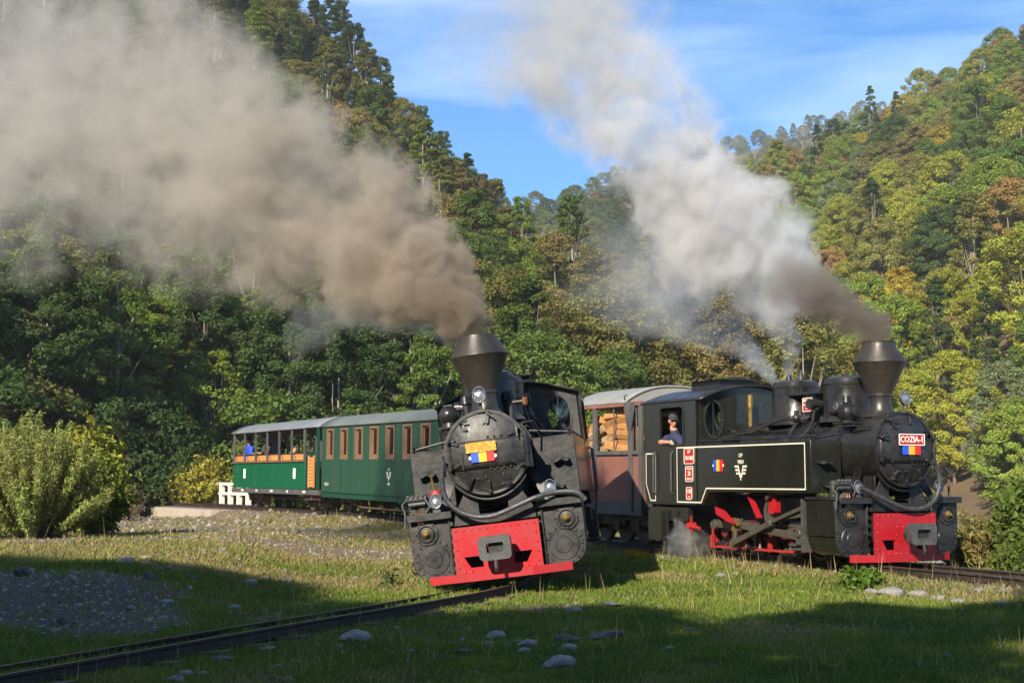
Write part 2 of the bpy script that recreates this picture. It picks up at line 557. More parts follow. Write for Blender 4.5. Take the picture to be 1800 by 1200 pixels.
def cast_plate(root, o, ex, ey, w, h, lines, r=0.02, name='number_plate', face='plate_red', edge='cream_paint', ink='cream_paint'):
    """red cast plate with a raised cream rim and raised lettering; lines: (text, y, size, horizontal squeeze)"""
    ex, ey = Vector(ex), Vector(ey)
    nz = ex.cross(ey)
    o = Vector(o)
    b = MB()
    b.plate(rrect(-w / 2, -h / 2, w / 2, h / 2, r), o + nz * 0.012, ex, ey, 0.012)
    pl = b.build(name, face, root, smooth=False)
    rim = MB()
    t = 0.012
    rim.plate(rrect(-w / 2, -h / 2, w / 2, h / 2, r), o + nz * 0.018, ex, ey, 0.016, [rrect(-w / 2 + t, -h / 2 + t, w / 2 - t, h / 2 - t, max(0.004, r - t * 0.6))])
    rim.build('rim', edge, pl, smooth=False)
    for txt, y, size, sx in lines:
        text_mesh('lettering', txt, size, ink, pl, o + ey * y + nz * 0.014, ex, ey, 0.003, sx, bold=size * 0.012)
    return pl

def winged_wheel(root, o, ex, ey, s, ink, top='CFF', mid='VISEU', below=None):
    """railway emblem: lettering over a pair of barred wings that meet in a point"""
    ex, ey = Vector(ex), Vector(ey)
    nz = ex.cross(ey)
    b = MB()
    o = Vector(o) + nz * 0.004
    for sg in (-1, 1):
        for k, (x0, x1, y) in enumerate(((0.16, 0.50, 0.0), (0.20, 0.44, -0.16), (0.15, 0.38, -0.32))):
            q = [(sg * x0 * s, (y - 0.045) * s), (sg * (x1 - 0.04) * s, (y - 0.045) * s), (sg * x1 * s, (y + 0.045) * s), (sg * (x0 - 0.02) * s, (y + 0.045) * s)]
            b.plate(q if sg > 0 else q[::-1], o, ex, ey, 0.003)
        q = [(sg * 0.02 * s, -0.50 * s), (sg * 0.09 * s, -0.50 * s), (sg * 0.22 * s, 0.0), (sg * 0.15 * s, 0.0)]
        b.plate(q if sg > 0 else q[::-1], o + nz * 0.0015, ex, ey, 0.003)
    b.plate([(-0.03 * s, -0.64 * s), (0.03 * s, -0.64 * s), (0.03 * s, -0.30 * s), (-0.03 * s, -0.30 * s)], o + nz * 0.003, ex, ey, 0.003)
    e = b.build('emblem', ink, root, smooth=False)
    if mid:
        text_mesh('lettering', mid, 0.24 * s, ink, e, o + ey * (0.20 * s), ex, ey, 0.002, 0.8, bold=0.004 * s)
    if top:
        text_mesh('lettering', top, 0.24 * s, ink, e, o + ey * ((0.50 if mid else 0.22) * s), ex, ey, 0.002, 0.8, bold=0.004 * s)
    if below:
        text_mesh('lettering', below, 0.24 * s, ink, e, o + ey * (-0.82 * s), ex, ey, 0.002, 0.8, bold=0.006 * s)
    return e

def line_strip(b, pts, o, ex, ey, w, closed=True):
    """painted lining as one mitred strip standing 2 mm proud"""
    n = len(pts)
    P = [Vector((p[0], p[1])) for p in pts]
    inner, outer = [], []
    for i in range(n):
        d0 = (P[i] - P[i - 1]).normalized()
        d1 = (P[(i + 1) % n] - P[i]).normalized()
        n0, n1 = Vector((-d0.y, d0.x)), Vector((-d1.y, d1.x))
        m = (n0 + n1)
        m = m / max(0.2, m.dot(n0) )
        inner.append(P[i] + m * w / 2)
        outer.append(P[i] - m * w / 2)
    nz = Vector(ex).cross(Vector(ey))
    vs = [Vector(o) + Vector(ex) * p.x + Vector(ey) * p.y + nz * 0.0025 for p in inner + outer]
    b.add(vs, [(i, (i + 1) % n, n + (i + 1) % n, n + i) for i in range(n)])

def make_loco(name, kind):
    root = empty(name)
    cozia = kind == 'cozia'
    BK = 'sooty_black' if cozia else 'dusty_black'
    SBY, SBR, CZ = 0.10, 0.53, 1.655
    # --- front buffer beam with two tapered slots
    BY = 0.10
    b = MB()
    b.plate([(-0.56, 0.36), (0.56, 0.36), (0.56, 0.74), (-0.56, 0.74)], (0, BY, 0), FX, FZ, 0.04)
    b.plate([(-0.56, 0.10), (0.56, 0.10), (0.56, 0.22), (-0.56, 0.22)], (0, BY, 0), FX, FZ, 0.04)
    b.plate([(-0.56, 0.22), (-0.36, 0.22), (-0.44, 0.36), (-0.56, 0.36)], (0, BY, 0), FX, FZ, 0.04)
    b.plate([(0.36, 0.22), (0.56, 0.22), (0.56, 0.36), (0.44, 0.36)], (0, BY, 0), FX, FZ, 0.04)
    b.plate([(-0.20, 0.22), (0.20, 0.22), (0.20, 0.36), (-0.20, 0.36)], (0, BY, 0), FX, FZ, 0.04)
    beam = b.build('buffer_beam', 'red_paint', root, smooth=False)
    rv = MB()
    for k in range(11):
        rv.rivet((-0.51 + k * 0.102, BY, 0.70), (0, 1, 0), 0.017)
    for k in range(1, 5):
        for s in (-1, 1):
            rv.rivet((s * 0.515, BY, 0.70 - k * 0.118), (0, 1, 0), 0.018)
    for k in range(4):
        rv.rivet((-0.155 + k * 0.103, BY, 0.545), (0, 1, 0), 0.018)
    if cozia:
        for s in (-1, 1):
            for k in range(3):
                rv.rivet((s * 0.17, BY, 0.43 - k * 0.13), (0, 1, 0), 0.016)
        for k in range(11):
            rv.rivet((-0.51 + k * 0.102, BY, 0.165), (0, 1, 0), 0.015)
    else:
        for s in (-1, 1):
            for k in range(2):
                rv.rivet((s * (0.36 + 0.09 * k), BY, 0.165), (0, 1, 0), 0.022, 0.03)
    tag(rv.build('rivet', 'red_paint', beam), None, None, kind='stuff')
    b = MB()
    b.box((0, -0.25, 0.29), (1.06, 0.02, 0.26))
    b.build('beam_backing', 'dark_cavity', root)
    # --- rail guard bar, swept back at both ends
    b = MB()
    pl = [(-0.92, 0.02 if not cozia else -0.02), (-0.42, 0.14), (0.42, 0.14), (0.92, 0.02 if not cozia else -0.02)]
    for i in range(3):
        (x0, y0), (x1, y1) = pl[i], pl[i + 1]
        b.add([(x0, y0, 0.05), (x1, y1, 0.05), (x1, y1, 0.155), (x0, y0, 0.155), (x0, y0 - 0.02, 0.05), (x1, y1 - 0.02, 0.05), (x1, y1 - 0.02, 0.155), (x0, y0 - 0.02, 0.155)],
              [(1, 0, 3, 2), (0, 1, 5, 4), (2, 3, 7, 6), (4, 5, 6, 7)] + ([(0, 4, 7, 3)] if i == 0 else []) + ([(1, 2, 6, 5)] if i == 2 else []))
    for s in (-1, 1):
        b.box((s * 0.36, 0.06, 0.10), (0.06, 0.12, 0.04))
    b.build('guard_bar', 'red_paint', root, smooth=False)
    # --- centre coupler
    b = MB()
    cy0 = 0.46
    b.plate(rrect(-0.20, 0.30, 0.21, 0.60, 0.06), (0, cy0, 0), FX, FZ, 0.14, [rrect(-0.10, 0.39, 0.115, 0.515, 0.02)])
    cp = b.build('coupler', 'coupler_iron', root, bevel=0.012)
    b = MB()
    b.box((-0.02, 0.235, 0.455), (0.11, 0.29, 0.16))
    b.box((-0.02, 0.36, 0.455), (0.20, 0.05, 0.19))
    b.cyl((0, BY + 0.002, 0.44), (0, BY + 0.05, 0.44), 0.13, 0.11, 20)
    b.tube([(0, 0.44, 0.30), (0, 0.46, 0.20), (0, 0.44, 0.17)], 0.025, 8)
    b.build('shank', BK, cp)
    if cozia:
        cp.rotation_euler = (0, 0, R(-10))
        cp.location = Vector((-0.04, 0.28, 0)) - Matrix.Rotation(R(-10), 3, 'Z') @ Vector((0, 0.28, 0))
    # --- cylinders with their front covers
    for s in (-1, 1):
        b = MB()
        out = [(0.0, 0.12), (0.30, 0.12)] + [(0.30 + 0.24 * math.sin(R(a)), 0.36 - 0.24 * math.cos(R(a))) for a in range(15, 91, 15)] + [(0.54, 0.92), (0.0, 0.92)]
        o2 = [(p[0] * (-s), p[1]) for p in out]
        if -s < 0:
            o2 = o2[::-1]
        b.plate(o2, (s * 0.585, -0.06, 0), FX, FZ, 0.035)
        cv = b.build('cylinder_cover', BK, root, bevel=0.008)
        rv = MB()
        for k in range(16):
            a = 2 * math.pi * k / 16
            rv.rivet((s * 0.84 + 0.235 * math.cos(a), -0.06, 0.37 + 0.235 * math.sin(a)), (0, 1, 0), 0.018, 0.025)
        for k in range(8):
            a = 2 * math.pi * k / 8
            rv.rivet((s * 0.91 + 0.135 * math.cos(a), -0.035, 0.71 + 0.135 * math.sin(a)), (0, 1, 0), 0.016, 0.022)
        for k in range(5):
            rv.rivet((s * 1.09, -0.06, 0.42 + k * 0.11), (0, 1, 0), 0.015)
        tag(rv.build('bolt', BK, cv), None, None, kind='stuff')
        b = MB()
        b.lathe([(0.001, 0.022), (0.10, 0.021), (0.11, 0.012), (0.19, 0.010), (0.20, 0.0)], (s * 0.84, -0.06, 0.37), 'Y', 28)
        b.lathe([(0.001, 0.03), (0.085, 0.03), (0.09, 0.028), (0.155, 0.025), (0.158, 0.0)], (s * 0.91, -0.06, 0.71), 'Y', 28)
        b.tube([(s * 0.91 + 0.10 * math.cos(t), -0.02, 0.71 + 0.10 * math.sin(t)) for t in [2 * math.pi * k / 20 for k in range(21)]], 0.012, 6)
        b.build('end_cap', BK, cv)
        b = MB()
        b.lathe([(0.001, 0.10), (0.022, 0.10), (0.03, 0.07), (0.045, 0.06), (0.05, 0.03)], (s * 0.91, -0.06, 0.71), 'Y', 14)
        b.build('valve_spindle', 'brass', cv)
        b = MB()
        b.cyl((s * 0.84, -0.10, 0.38), (s * 0.84, -0.74, 0.38), 0.255, 0.255, 28)
        b.box((s * 0.86, -0.42, 0.66), (0.52, 0.64, 0.50))
        b.build('cylinder', 'tank_paint' if cozia else BK, root, bevel=0.01)
        g = MB()
        for k in range(6):
            g.box((s * 0.572, -0.055, 0.22 + k * 0.115), (0.05, 0.07, 0.055))
        g.box((s * 0.60, -0.04, 0.52), (0.02, 0.05, 0.74))
        g.build('gusset', BK, root, bevel=0.008)
    # --- front deck and saddle
    b = MB()
    for s in (-1, 1):
        b.box((s * 0.84, -0.36, 0.945), (0.58, 0.80, 0.04))
        b.box((s * 0.84, 0.035, 0.920), (0.58, 0.02, 0.09))
    b.box((0, -0.40, 0.86), (1.08, 0.70, 0.03))
    b.build('front_deck', BK, root, bevel=0.006)
    b = MB()
    b.plate([(-0.54, 0.76), (0.54, 0.76), (0.50, 0.93), (0.32, 1.24), (-0.32, 1.24), (-0.50, 0.93)], (0, -0.02, 0), FX, FZ, 0.03, [rrect(-0.19, 0.88, 0.19, 1.10, 0.02)])
    b.box((0, -0.80, 1.13), (0.80, 0.03, 0.34))
    for s in (-1, 1):
        b.plate([(-0.12, 0.97), (-0.80, 0.97), (-0.80, 1.28), (-0.12, 1.28)][::-1], (s * 0.36, 0, 0), Vector((0, 1, 0)), FZ, 0.02)
    sd = b.build('saddle', BK, root, bevel=0.005)
    rv = MB()
    for s in (-1, 1):
        for k in range(5):
            rv.rivet((s * (0.43 - k * 0.028), -0.02, 0.93 + k * 0.055), (0, 1, 0), 0.013)
    tag(rv.build('rivet', BK, sd), None, None, kind='stuff')
    # --- smokebox
    b = MB()
    b.cyl((0, SBY, CZ), (0, -0.98, CZ), SBR, SBR, 56, caps=True)
    b.lathe([(SBR - 0.02, 0.012), (SBR + 0.018, 0.010), (SBR + 0.018, -0.05), (SBR, -0.055)], (0, SBY, CZ), 'Y', 56)
    b.lathe([(SBR, 0.0), (SBR + 0.012, 0.0), (SBR + 0.012, -0.06), (SBR, -0.06)], (0, -0.90, CZ), 'Y', 56)
    sb = b.build('smokebox', 'boiler_black' if cozia else BK, root)
    def dome(x, z):
        r2 = (x * x + z * z) / (0.49 * 0.49)
        return SBY + 0.012 + 0.10 * max(0.0, 1 - r2)
    b = MB()
    b.lathe([(0.001, 0.112)] + [(0.49 * t, 0.012 + 0.10 * (1 - t * t)) for t in (0.15, 0.3, 0.45, 0.6, 0.75, 0.88, 0.96, 1.0)] + [(0.495, 0.0)], (0, SBY, CZ), 'Y', 56)
    door = b.build('smokebox_door', BK, root)
    b = MB()
    b.grid(lambda i, j: (0.47 - i * 0.99, dome(0.47 - i * 0.99 if abs(0.47 - i * 0.99) < 0.46 else 0.46, (j - 0.5) * 0.36) + 0.014, CZ - 0.02 + (j - 0.5) * 0.36), 24, 6)
    o = len(b.v)
    bp = b.build('strap_plate', BK, door)
    sol = bp.modifiers.new('thickness', 'SOLIDIFY')
    sol.thickness = 0.016
    rv = MB()
    for k in range(5):
        for zz in (-0.19, 0.17):
            x = -0.05 - k * 0.085
            rv.rivet((x, dome(x, zz) + 0.012, CZ + zz + (-0.025 if zz < 0 else 0.02)), (0, 1, 0), 0.016, 0.018)
    for x, z in ((0.13, -0.33), (-0.20, -0.30), (0.03, -0.32), (0.25, 0.30), (-0.02, 0.36)):
        rv.rivet((x, dome(x, z), CZ + z), (0, 1, 0), 0.020, 0.022)
    tag(rv.build('rivet', BK, door), None, None, kind='stuff')
    b = MB()
    b.cyl((-0.525, SBY + 0.05, CZ - 0.24), (-0.525, SBY + 0.05, CZ + 0.22), 0.022, n=10)
    for z in (-0.21, -0.02, 0.18):
        b.cyl((-0.525, SBY + 0.05, CZ + z - 0.035), (-0.525, SBY + 0.05, CZ + z + 0.035), 0.035, n=10)
    b.build('hinge', BK, door)
    for a in (80, 125, 30, 200, 238, 270, 302, 335, 160):
        c, sn = math.cos(R(a)), math.sin(R(a))
        m = MB()
        p = Vector((-c * 0.505, SBY + 0.04, CZ + sn * 0.505))
        q = Vector((-c * 0.36, SBY + 0.09, CZ + sn * 0.36))
        m.bar(p, q, 0.035, 0.025, (0, 1, 0))
        m.cyl(p + Vector((0, -0.04, 0)), p + Vector((0, 0.05, 0)), 0.026, 0.022, 8)
        t = Vector((-sn, 0, -c)) * 0.09
        m.bar(p + Vector((0, 0.05, 0)) - t * 0.3, p + Vector((0, 0.06, 0)) + t + (q - p) * 0.4, 0.022, 0.018, (0, 1, 0))
        m.build('door_clamp', BK, door, bevel=0.004)
    b = MB()
    b.tube([(math.cos(t) * 0.535, SBY + 0.02, CZ + math.sin(t) * 0.535) for t in [R(x) for x in range(195, 346, 6)]], 0.022, 8)
    b.tube([(math.cos(t) * 0.575, SBY - 0.03, CZ + math.sin(t) * 0.60) for t in [R(x) for x in range(215, 326, 6)]], 0.018, 8)
    b.build('door_ring', BK, root)
    b = MB()
    b.cyl((0.30, dome(0.3, -0.1) + 0.03, CZ - 0.20), (0.30, dome(0.3, -0.1) + 0.03, CZ + 0.02), 0.010, n=8)
    b.build('door_handle', BK, door)
    # --- plates on the smokebox door
    fy = dome(0.0, 0.0) + 0.020
    if cozia:
        cast_plate(root, (-0.02, fy + 0.006, CZ + 0.13), FX, FZ, 0.47, 0.165, [('COZIA-1', 0.0, 0.125, 0.88)], 0.008, 'name_plate', 'plate_red', 'white_paint', 'white_paint')
        flag_plate(root, (-0.02, fy, CZ - 0.02), FX, FZ, 0.33, 0.125, False)
    else:
        cast_plate(root, (0.045, fy + 0.004, CZ + 0.07), FX, FZ, 0.39, 0.125, [('ELVETIA', 0.0, 0.085, 0.92)], 0.008, 'name_plate', 'gold_plate', 'gold_plate', 'gold_plate')
        flag_plate(root, (0.035, fy, CZ - 0.06), FX, FZ, 0.30, 0.12)
    # --- chimney
    b = MB()
    CY = -0.38
    prof = [(0.27, 2.13), (0.215, 2.18), (0.180, 2.23), (0.170, 2.36), (0.172, 2.46), (0.385, 2.925), (0.392, 2.935), (0.388, 2.95)]
    if cozia:
        prof += [(0.245, 3.165), (0.245, 3.235), (0.255, 3.237), (0.255, 3.247), (0.235, 3.247), (0.232, 3.0)]
    else:
        prof += [(0.250, 3.185), (0.248, 3.205), (0.236, 3.207), (0.232, 3.0)]
    b.lathe(prof, (0, CY, 0), 'Z', 48)
    ch = b.build('chimney', 'chimney_steel', root)
    b = MB()
    b.lathe([(0.001, 2.98), (0.234, 2.98)], (0, CY, 0), 'Z', 24)
    b.build('spark_screen', 'dark_cavity', ch)
    b = MB()
    b.lathe([(0.186, 2.44), (0.186, 2.475), (0.176, 2.475)], (0, CY, 0), 'Z', 32)
    b.build('chimney_band', 'chimney_steel', ch)
    # --- headlamps
    headlamp(root, (0.0, SBY + 0.06, 2.37), 0.078, (0.0, SBY - 0.01, 2.165))
    headlamp(root, (0.74, -0.02, 1.09), 0.070, (0.74, -0.06, 0.965))
    headlamp(root, (-0.75, -0.02, 1.10), 0.070, (-0.75, -0.06, 0.965))
    # --- brake hose draped over the front
    hp = [(-0.55, 1.60), (-0.60, 1.37), (-0.575, 1.13), (-0.435, 0.955), (-0.22, 0.855), (0.02, 0.845), (0.31, 0.93), (0.56, 1.005), (0.81, 1.04), (1.08, 1.01), (1.19, 0.90)]
    if cozia:
        hp = [(0.53, 1.42), (0.585, 1.25), (0.575, 1.08), (0.46, 0.90), (0.22, 0.80), (-0.08, 0.81), (-0.36, 0.91), (-0.64, 1.04), (-0.82, 1.10)]
    hy = [0.17 if abs(u) < 0.62 else 0.10 for u, z in hp]
    b = MB()
    b.tube(spline([(-u, y, z) for (u, z), y in zip(hp, hy)], 6), 0.034, 10)
    b.build('brake_hose', 'rubber', root)
    # --- side tanks
    yF, yS0, yS1, yC, yR = -0.62, -3.26, -3.42, -3.57, -5.22
    zT, zB, zL = 1.79, 1.02, 0.80
    TX = 1.11
    TM = 'tank_paint'
    for s in (-1, 1):
        out = [(yF, zB), (yF, zT), (yC, zT), (yC, zL), (yS1, zL), (yS0, zB)]
        ex, ey = side_axes(s)
        b = MB()
        b.plate(side_pts(out, s), (s * TX, 0, 0), ex, ey, 0.56)
        tk = b.build('side_tank', 'tank_paint', root, bevel=0.012)
        if not cozia:
            f = MB()
            f.plate([(0.0, 0.0), (0.54, 0.0), (0.54, 0.755), (0.0, 0.755)], (s * 0.83 + 0.27, yF + 0.006, zB + 0.008), FX, FZ, 0.004)
            f.build('tank_front', 'dusty_black', tk)
        # bent foot-step plates on the tank front, edges dipping like a scallop
        for zz, xx in ((1.48, 0.90), (1.14, 0.80)):
            st = MB()
            st.grid(lambda i, j: (s * xx + (i - 0.5) * 0.22, yF + 0.008 + j * 0.13, zz + 0.02 * math.cos((i - 0.5) * 9) - 0.03 * j * (1 - abs(i - 0.5))), 8, 3)
            so = st.build('foot_step', 'sooty_black', tk)
            md = so.modifiers.new('thickness', 'SOLIDIFY')
            md.thickness = 0.012
        hr = MB()
        hr.tube([(s * (TX - 0.06), yF + 0.0, zT + 0.055), (s * (TX - 0.06), yC, zT + 0.055)], 0.014, 8)
        for k in range(6):
            y = yF + 0.02 + (yC - yF - 0.04) * k / 5
            hr.cyl((s * (TX - 0.06), y, zT - 0.01), (s * (TX - 0.06), y, zT + 0.055), 0.012, n=6)
            hr.ball((s * (TX - 0.06), y, zT + 0.055), 0.024, 8)
        hr.tube([(s * 1.08, yF - 0.01, zT + 0.02), (s * 0.52, yF - 0.01, zT + 0.10)], 0.018, 8)
        hr.build('handrail', 'sooty_black', tk)
        lid = MB()
        lid.box((s * 0.83, -2.7, zT + 0.035), (0.36, 0.40, 0.07))
        lid.build('filler_lid', BK, tk, bevel=0.01)
        if cozia:
            ln = MB()
            P = [(-0.735, 1.745), (-4.16, 1.745), (-4.16, 0.845), (-3.45, 0.845), (-3.30, 1.075), (-0.735, 1.075)]
            line_strip(ln, side_pts(P, s), (s * (TX + 0.013), 0, 0), ex, ey, 0.022)
            ln.build('lining', 'cream_paint', tk, smooth=False)
    # --- boiler, bands, smokebox saddle strap
    b = MB()
    b.cyl((0, -0.96, CZ), (0, yC, CZ), 0.49, 0.49, 48)
    for y in (-1.0, -1.75, -2.5, -3.2):
        b.lathe([(0.49, 0.03), (0.498, 0.03), (0.498, -0.03), (0.49, -0.03)], (0, y, CZ), 'Y', 48)
    b.build('boiler', 'boiler_black', root)
    def dome_part(nm, y, r, z1, mat='boiler_black', lidr=None):
        q = MB()
        pr = [(r + 0.10, CZ + 0.42), (r + 0.03, CZ + 0.50), (r, CZ + 0.56), (r, z1 - 0.14), (r + 0.012, z1 - 0.135), (r + 0.012, z1 - 0.105), (r - 0.005, z1 - 0.10), (r - 0.03, z1 - 0.04), (r - 0.11, z1 - 0.008), (0.001, z1)]
        q.lathe(pr, (0, y, 0), 'Z', 40)
        return q.build(nm, mat, root)
    sdm = dome_part('sand_dome', -1.10, 0.37, 2.78)
    q = MB()
    q.ball((0.0, -1.10, 2.78), 0.03, 8)
    q.cyl((0, -1.10, 2.72), (0, -1.10, 2.79), 0.05, 0.03, 10)
    q.build('lid_knob', 'boiler_black', sdm)
    stm = dome_part('steam_dome', -2.38, 0.38, 2.80)
    for dy in (-0.17, 0.14):
        q = MB()
        q.lathe([(0.07, 2.78), (0.055, 2.83), (0.045, 2.86), (0.045, 2.90), (0.03, 2.905), (0.028, 2.95), (0.018, 2.952)], (0.0, -2.38 + dy, 0), 'Z', 14)
        q.build('safety_valve', 'sooty_black', stm)
    # regulator box between the domes
    b = MB()
    b.cyl((0, -1.72, 2.05), (0, -1.72, 2.53), 0.29, 0.29, 32)
    b.box((0.0, -1.76, 2.55), (0.66, 0.80, 0.04))
    rb = b.build('sand_box', 'boiler_black', root)
    b = MB()
    for s in (-1, 1):
        b.cyl((s * 0.26, -1.38, 2.36), (s * 0.52, -1.38, 2.36), 0.055, n=14)
        b.cyl((s * 0.46, -1.38, 2.36), (s * 0.53, -1.38, 2.36), 0.08, n=14)
        b.tube([(s * 0.42, -1.36, 2.36), (s * 0.46, -1.38, 2.10), (s * 0.50, -1.42, 1.98), (s * 0.60, -1.60, 1.80)], 0.022, 8)
        b.tube([(s * 0.30, -1.55, 2.20), (s * 0.42, -1.75, 2.15), (s * 0.50, -1.80, 2.02), (s * 0.54, -1.95, 1.82)], 0.030, 8)
        b.tube([(s * 0.36, -2.05, 2.20), (s * 0.50, -2.3, 2.12), (s * 0.56, -2.75, 1.98), (s * 0.60, -3.7, 1.90)], 0.018, 8)
        b.ball((s * 0.46, -1.78, 2.16), 0.075, 12)
        b.cyl((s * 0.46, -1.78, 2.16), (s * 0.46, -1.78, 2.28), 0.04, n=10)
    b.build('pipework', 'sooty_black', root)
    if cozia:
        for sx_ in (1, -1):
            ex, ey = side_axes(sx_)
            cast_plate(rb, (sx_ * 0.30, -1.69, 2.37), ex, ey, 0.235, 0.215, [('IUM REGHIN', 0.062, 0.058, 0.62), ('ROMANIA', 0.0, 0.050, 0.80), ('1986', -0.060, 0.045, 1.0)], 0.012, 'builder_plate')
    # --- generator on its bracket beside the chimney
    gx, gy, gz = 0.47, -0.52, 2.20
    b = MB()
    b.box((gx, gy, gz - 0.16), (0.34, 0.34, 0.02))
    b.plate([(0.0, 0.0), (0.30, 0.0), (0.0, -0.24)], (gx - 0.02, gy - 0.16, gz - 0.17), Vector((0, 1, 0)), FZ, 0.02)
    b.bar((gx - 0.1, gy, gz - 0.16), (gx - 0.22, gy, gz - 0.24), 0.2, 0.02)
    b.build('generator_bracket', BK, root)
    b = MB()
    if cozia:
        b.lathe([(0.001, -0.17), (0.07, -0.17), (0.075, -0.12), (0.115, -0.11), (0.125, 0.0), (0.125, 0.06), (0.09, 0.09), (0.07, 0.10), (0.065, 0.16), (0.03, 0.17), (0.001, 0.17)], (gx, gy, gz), 'Y', 24)
        for k in range(5):
            b.lathe([(0.124, -0.008), (0.134, -0.008), (0.134, 0.008), (0.124, 0.008)], (gx, gy - 0.07 + k * 0.03, gz), 'Y', 24)
        b.tube([(gx, gy - 0.12, gz), (gx - 0.06, gy - 0.3, gz + 0.03), (0.40, gy - 0.5, gz + 0.02)], 0.03, 8)
        b.cyl((gx, gy - 0.02, gz - 0.15), (gx, gy - 0.02, gz - 0.10), 0.10, 0.07, 16)
    else:
        b.ball((gx, gy + 0.30, gz), 0.130, 28)
        b.cyl((gx, gy + 0.30, gz - 0.16), (gx, gy + 0.30, gz - 0.10), 0.11, 0.09, 20)
        b.cyl((gx, gy + 0.30, gz), (gx, gy - 0.05, gz), 0.085, 0.10, 20)
        for k in range(6):
            b.ball((gx - 0.05 + k * 0.02, gy + 0.29, gz + 0.126), 0.015, 6)
        b.box((gx, gy + 0.30, gz - 0.165), (0.26, 0.30, 0.02))
    b.build('generator', 'boiler_black', root)
    # feed valves and brass on the left-hand engine's top line
    for s in (-1, 1):
        b = MB()
        b.cyl((s * 0.30, -0.78, 2.02), (s * 0.30, -0.78, 2.42), 0.045, n=12)
        b.cyl((s * 0.30, -0.78, 2.36), (s * 0.30, -0.78, 2.46), 0.075, 0.06, n=14)
        b.cyl((s * 0.30, -0.78, 2.30), (s * 0.50, -0.74, 2.30), 0.03, n=10)
        cvv = b.build('check_valve', 'sooty_black', root)
        b = MB()
        b.cyl((s * 0.50, -0.74, 2.25), (s * 0.50, -0.74, 2.35), 0.035, 0.035, n=10)
        b.lathe([(0.055, -0.008), (0.065, 0), (0.055, 0.008), (0.045, 0), (0.055, -0.008)], (s * 0.53, -0.74, 2.30), 'X', 14)
        b.build('valve_wheel', 'copper' if not cozia else 'coupler_iron', cvv)
    # --- air pump on the right front deck
    b = MB()
    for dx, dz, rr in ((0.93, 1.08, 0.075), (1.06, 1.10, 0.060)):
        b.cyl((dx, -0.16, dz - 0.12), (dx, -0.16, dz + 0.10), rr, n=18)
        for k in range(5):
            b.lathe([(rr, -0.006), (rr + 0.014, -0.006), (rr + 0.014, 0.006), (rr, 0.006)], (dx, -0.16, dz - 0.08 + k * 0.035), 'Z', 18)
    b.cyl((0.86, -0.05, 1.17), (1.12, -0.05, 1.17), 0.045, n=14)
    b.cyl((0.88, -0.05, 1.10), (1.10, -0.05, 1.10), 0.03, n=10)
    for k in range(4):
        b.ball((0.90 + k * 0.065, -0.01, 1.20), 0.026, 8)
    b.tube([(1.12, -0.05, 1.17), (1.19, -0.05, 1.10), (1.15, 0.0, 1.0), (1.17, 0.0, 0.80)], 0.014, 8)
    b.tube([(0.88, -0.02, 1.17), (0.82, 0.0, 1.05), (0.88, 0.02, 0.98)], 0.014, 8)
    pump = b.build('air_pump', 'coupler_iron', root)
    b = MB()
    for k in range(3):
        b.tube([(0.93 + k * 0.035, 0.0, 1.02), (0.95 + k * 0.035, 0.03, 0.95), (0.96 + k * 0.03, 0.02, 0.90), (0.92 + k * 0.03, 0.0, 0.84)], 0.009, 6)
    b.build('copper_pipe', 'copper', pump)
    if not cozia:
        b = MB()
        b.cyl((0.74, -0.12, 1.20), (0.74, -0.12, 1.245), 0.085, 0.075, 18)
        b.build('oil_cup', 'dull_red', root)
        b = MB()
        b.cyl((0.755, -0.10, 1.245), (0.775, -0.08, 1.46), 0.018, 0.010, 8)
        b.build('brass_lever', 'brass', root)
    # smokebox stays running down to the deck, handrail posts
    for s in (-1, 1):
        b = MB()
        sp = spline([(s * 0.47, -0.30, 1.36), (s * 0.56, -0.26, 1.30), (s * 0.64, -0.20, 1.12), (s * 0.72, -0.16, 0.97)], 4)
        for a_, b_ in zip(sp[:-1], sp[1:]):
            b.bar(a_, b_, 0.11, 0.025, (0, 1, 0.0001))
        b.build('smokebox_stay', BK, root)
        b = MB()
        b.tube([(s * 0.50, -0.02, CZ + 0.32), (s * 0.60, -0.30, CZ + 0.34), (s * 0.60, -0.62, CZ + 0.34)], 0.014, 8)
        b.build('smokebox_rail', BK, root)
        if not cozia:
            b = MB()
            b.tube([(s * 0.56, SBY, CZ + 0.02), (s * 0.57, SBY + 0.02, 1.40)], 0.024, 8)
            b.build('hose_post', BK, root)
    # --- cab
    cw, ze, zc = 1.07, 2.53, 2.76
    arch = [(cw - 2 * cw * k / 16, ze + (zc - ze) * (1 - ((cw - 2 * cw * k / 16) / cw) ** 2)) for k in range(17)]
    def cab_wall(y, holes, nm, ex, mat, low=1.0):
        q = MB()
        out = [(-cw, low), (cw, low)] + arch
        q.plate(out, (0, y, 0), ex, FZ, 0.025, holes)
        return q.build(nm, mat, root)
    holes = [oval(sg * 0.78, 2.21, 0.165, 0.29, 28) for sg in (-1, 1)]
    wb = cab_wall(yC, holes, 'cab_front', FX, 'tank_paint' if cozia else 'dusty_black')
    for sg in (-1, 1):
        q = MB()
        q.plate(oval(sg * 0.78, 2.21, 0.20, 0.325, 28), (0, yC + 0.014, 0), FX, FZ, 0.012, [oval(sg * 0.78, 2.21, 0.165, 0.29, 28)])
        q.box((-sg * 0.78, yC - 0.01, 2.21), (0.022, 0.02, 0.58))
        fr = q.build('window_frame', BK, wb)
        q = MB()
        for k in range(26):
            a = 2 * math.pi * k / 26
            q.rivet((-(sg * 0.78 + 0.182 * math.cos(a)), yC + 0.014, 2.21 + 0.307 * math.sin(a)), (0, 1, 0), 0.009)
        tag(q.build('rivet', 'coupler_iron', fr), None, None, kind='stuff')
        q = MB()
        q.plate(oval(sg * 0.78, 2.21, 0.165, 0.29, 28), (0, yC - 0.012, 0), FX, FZ, 0.004)
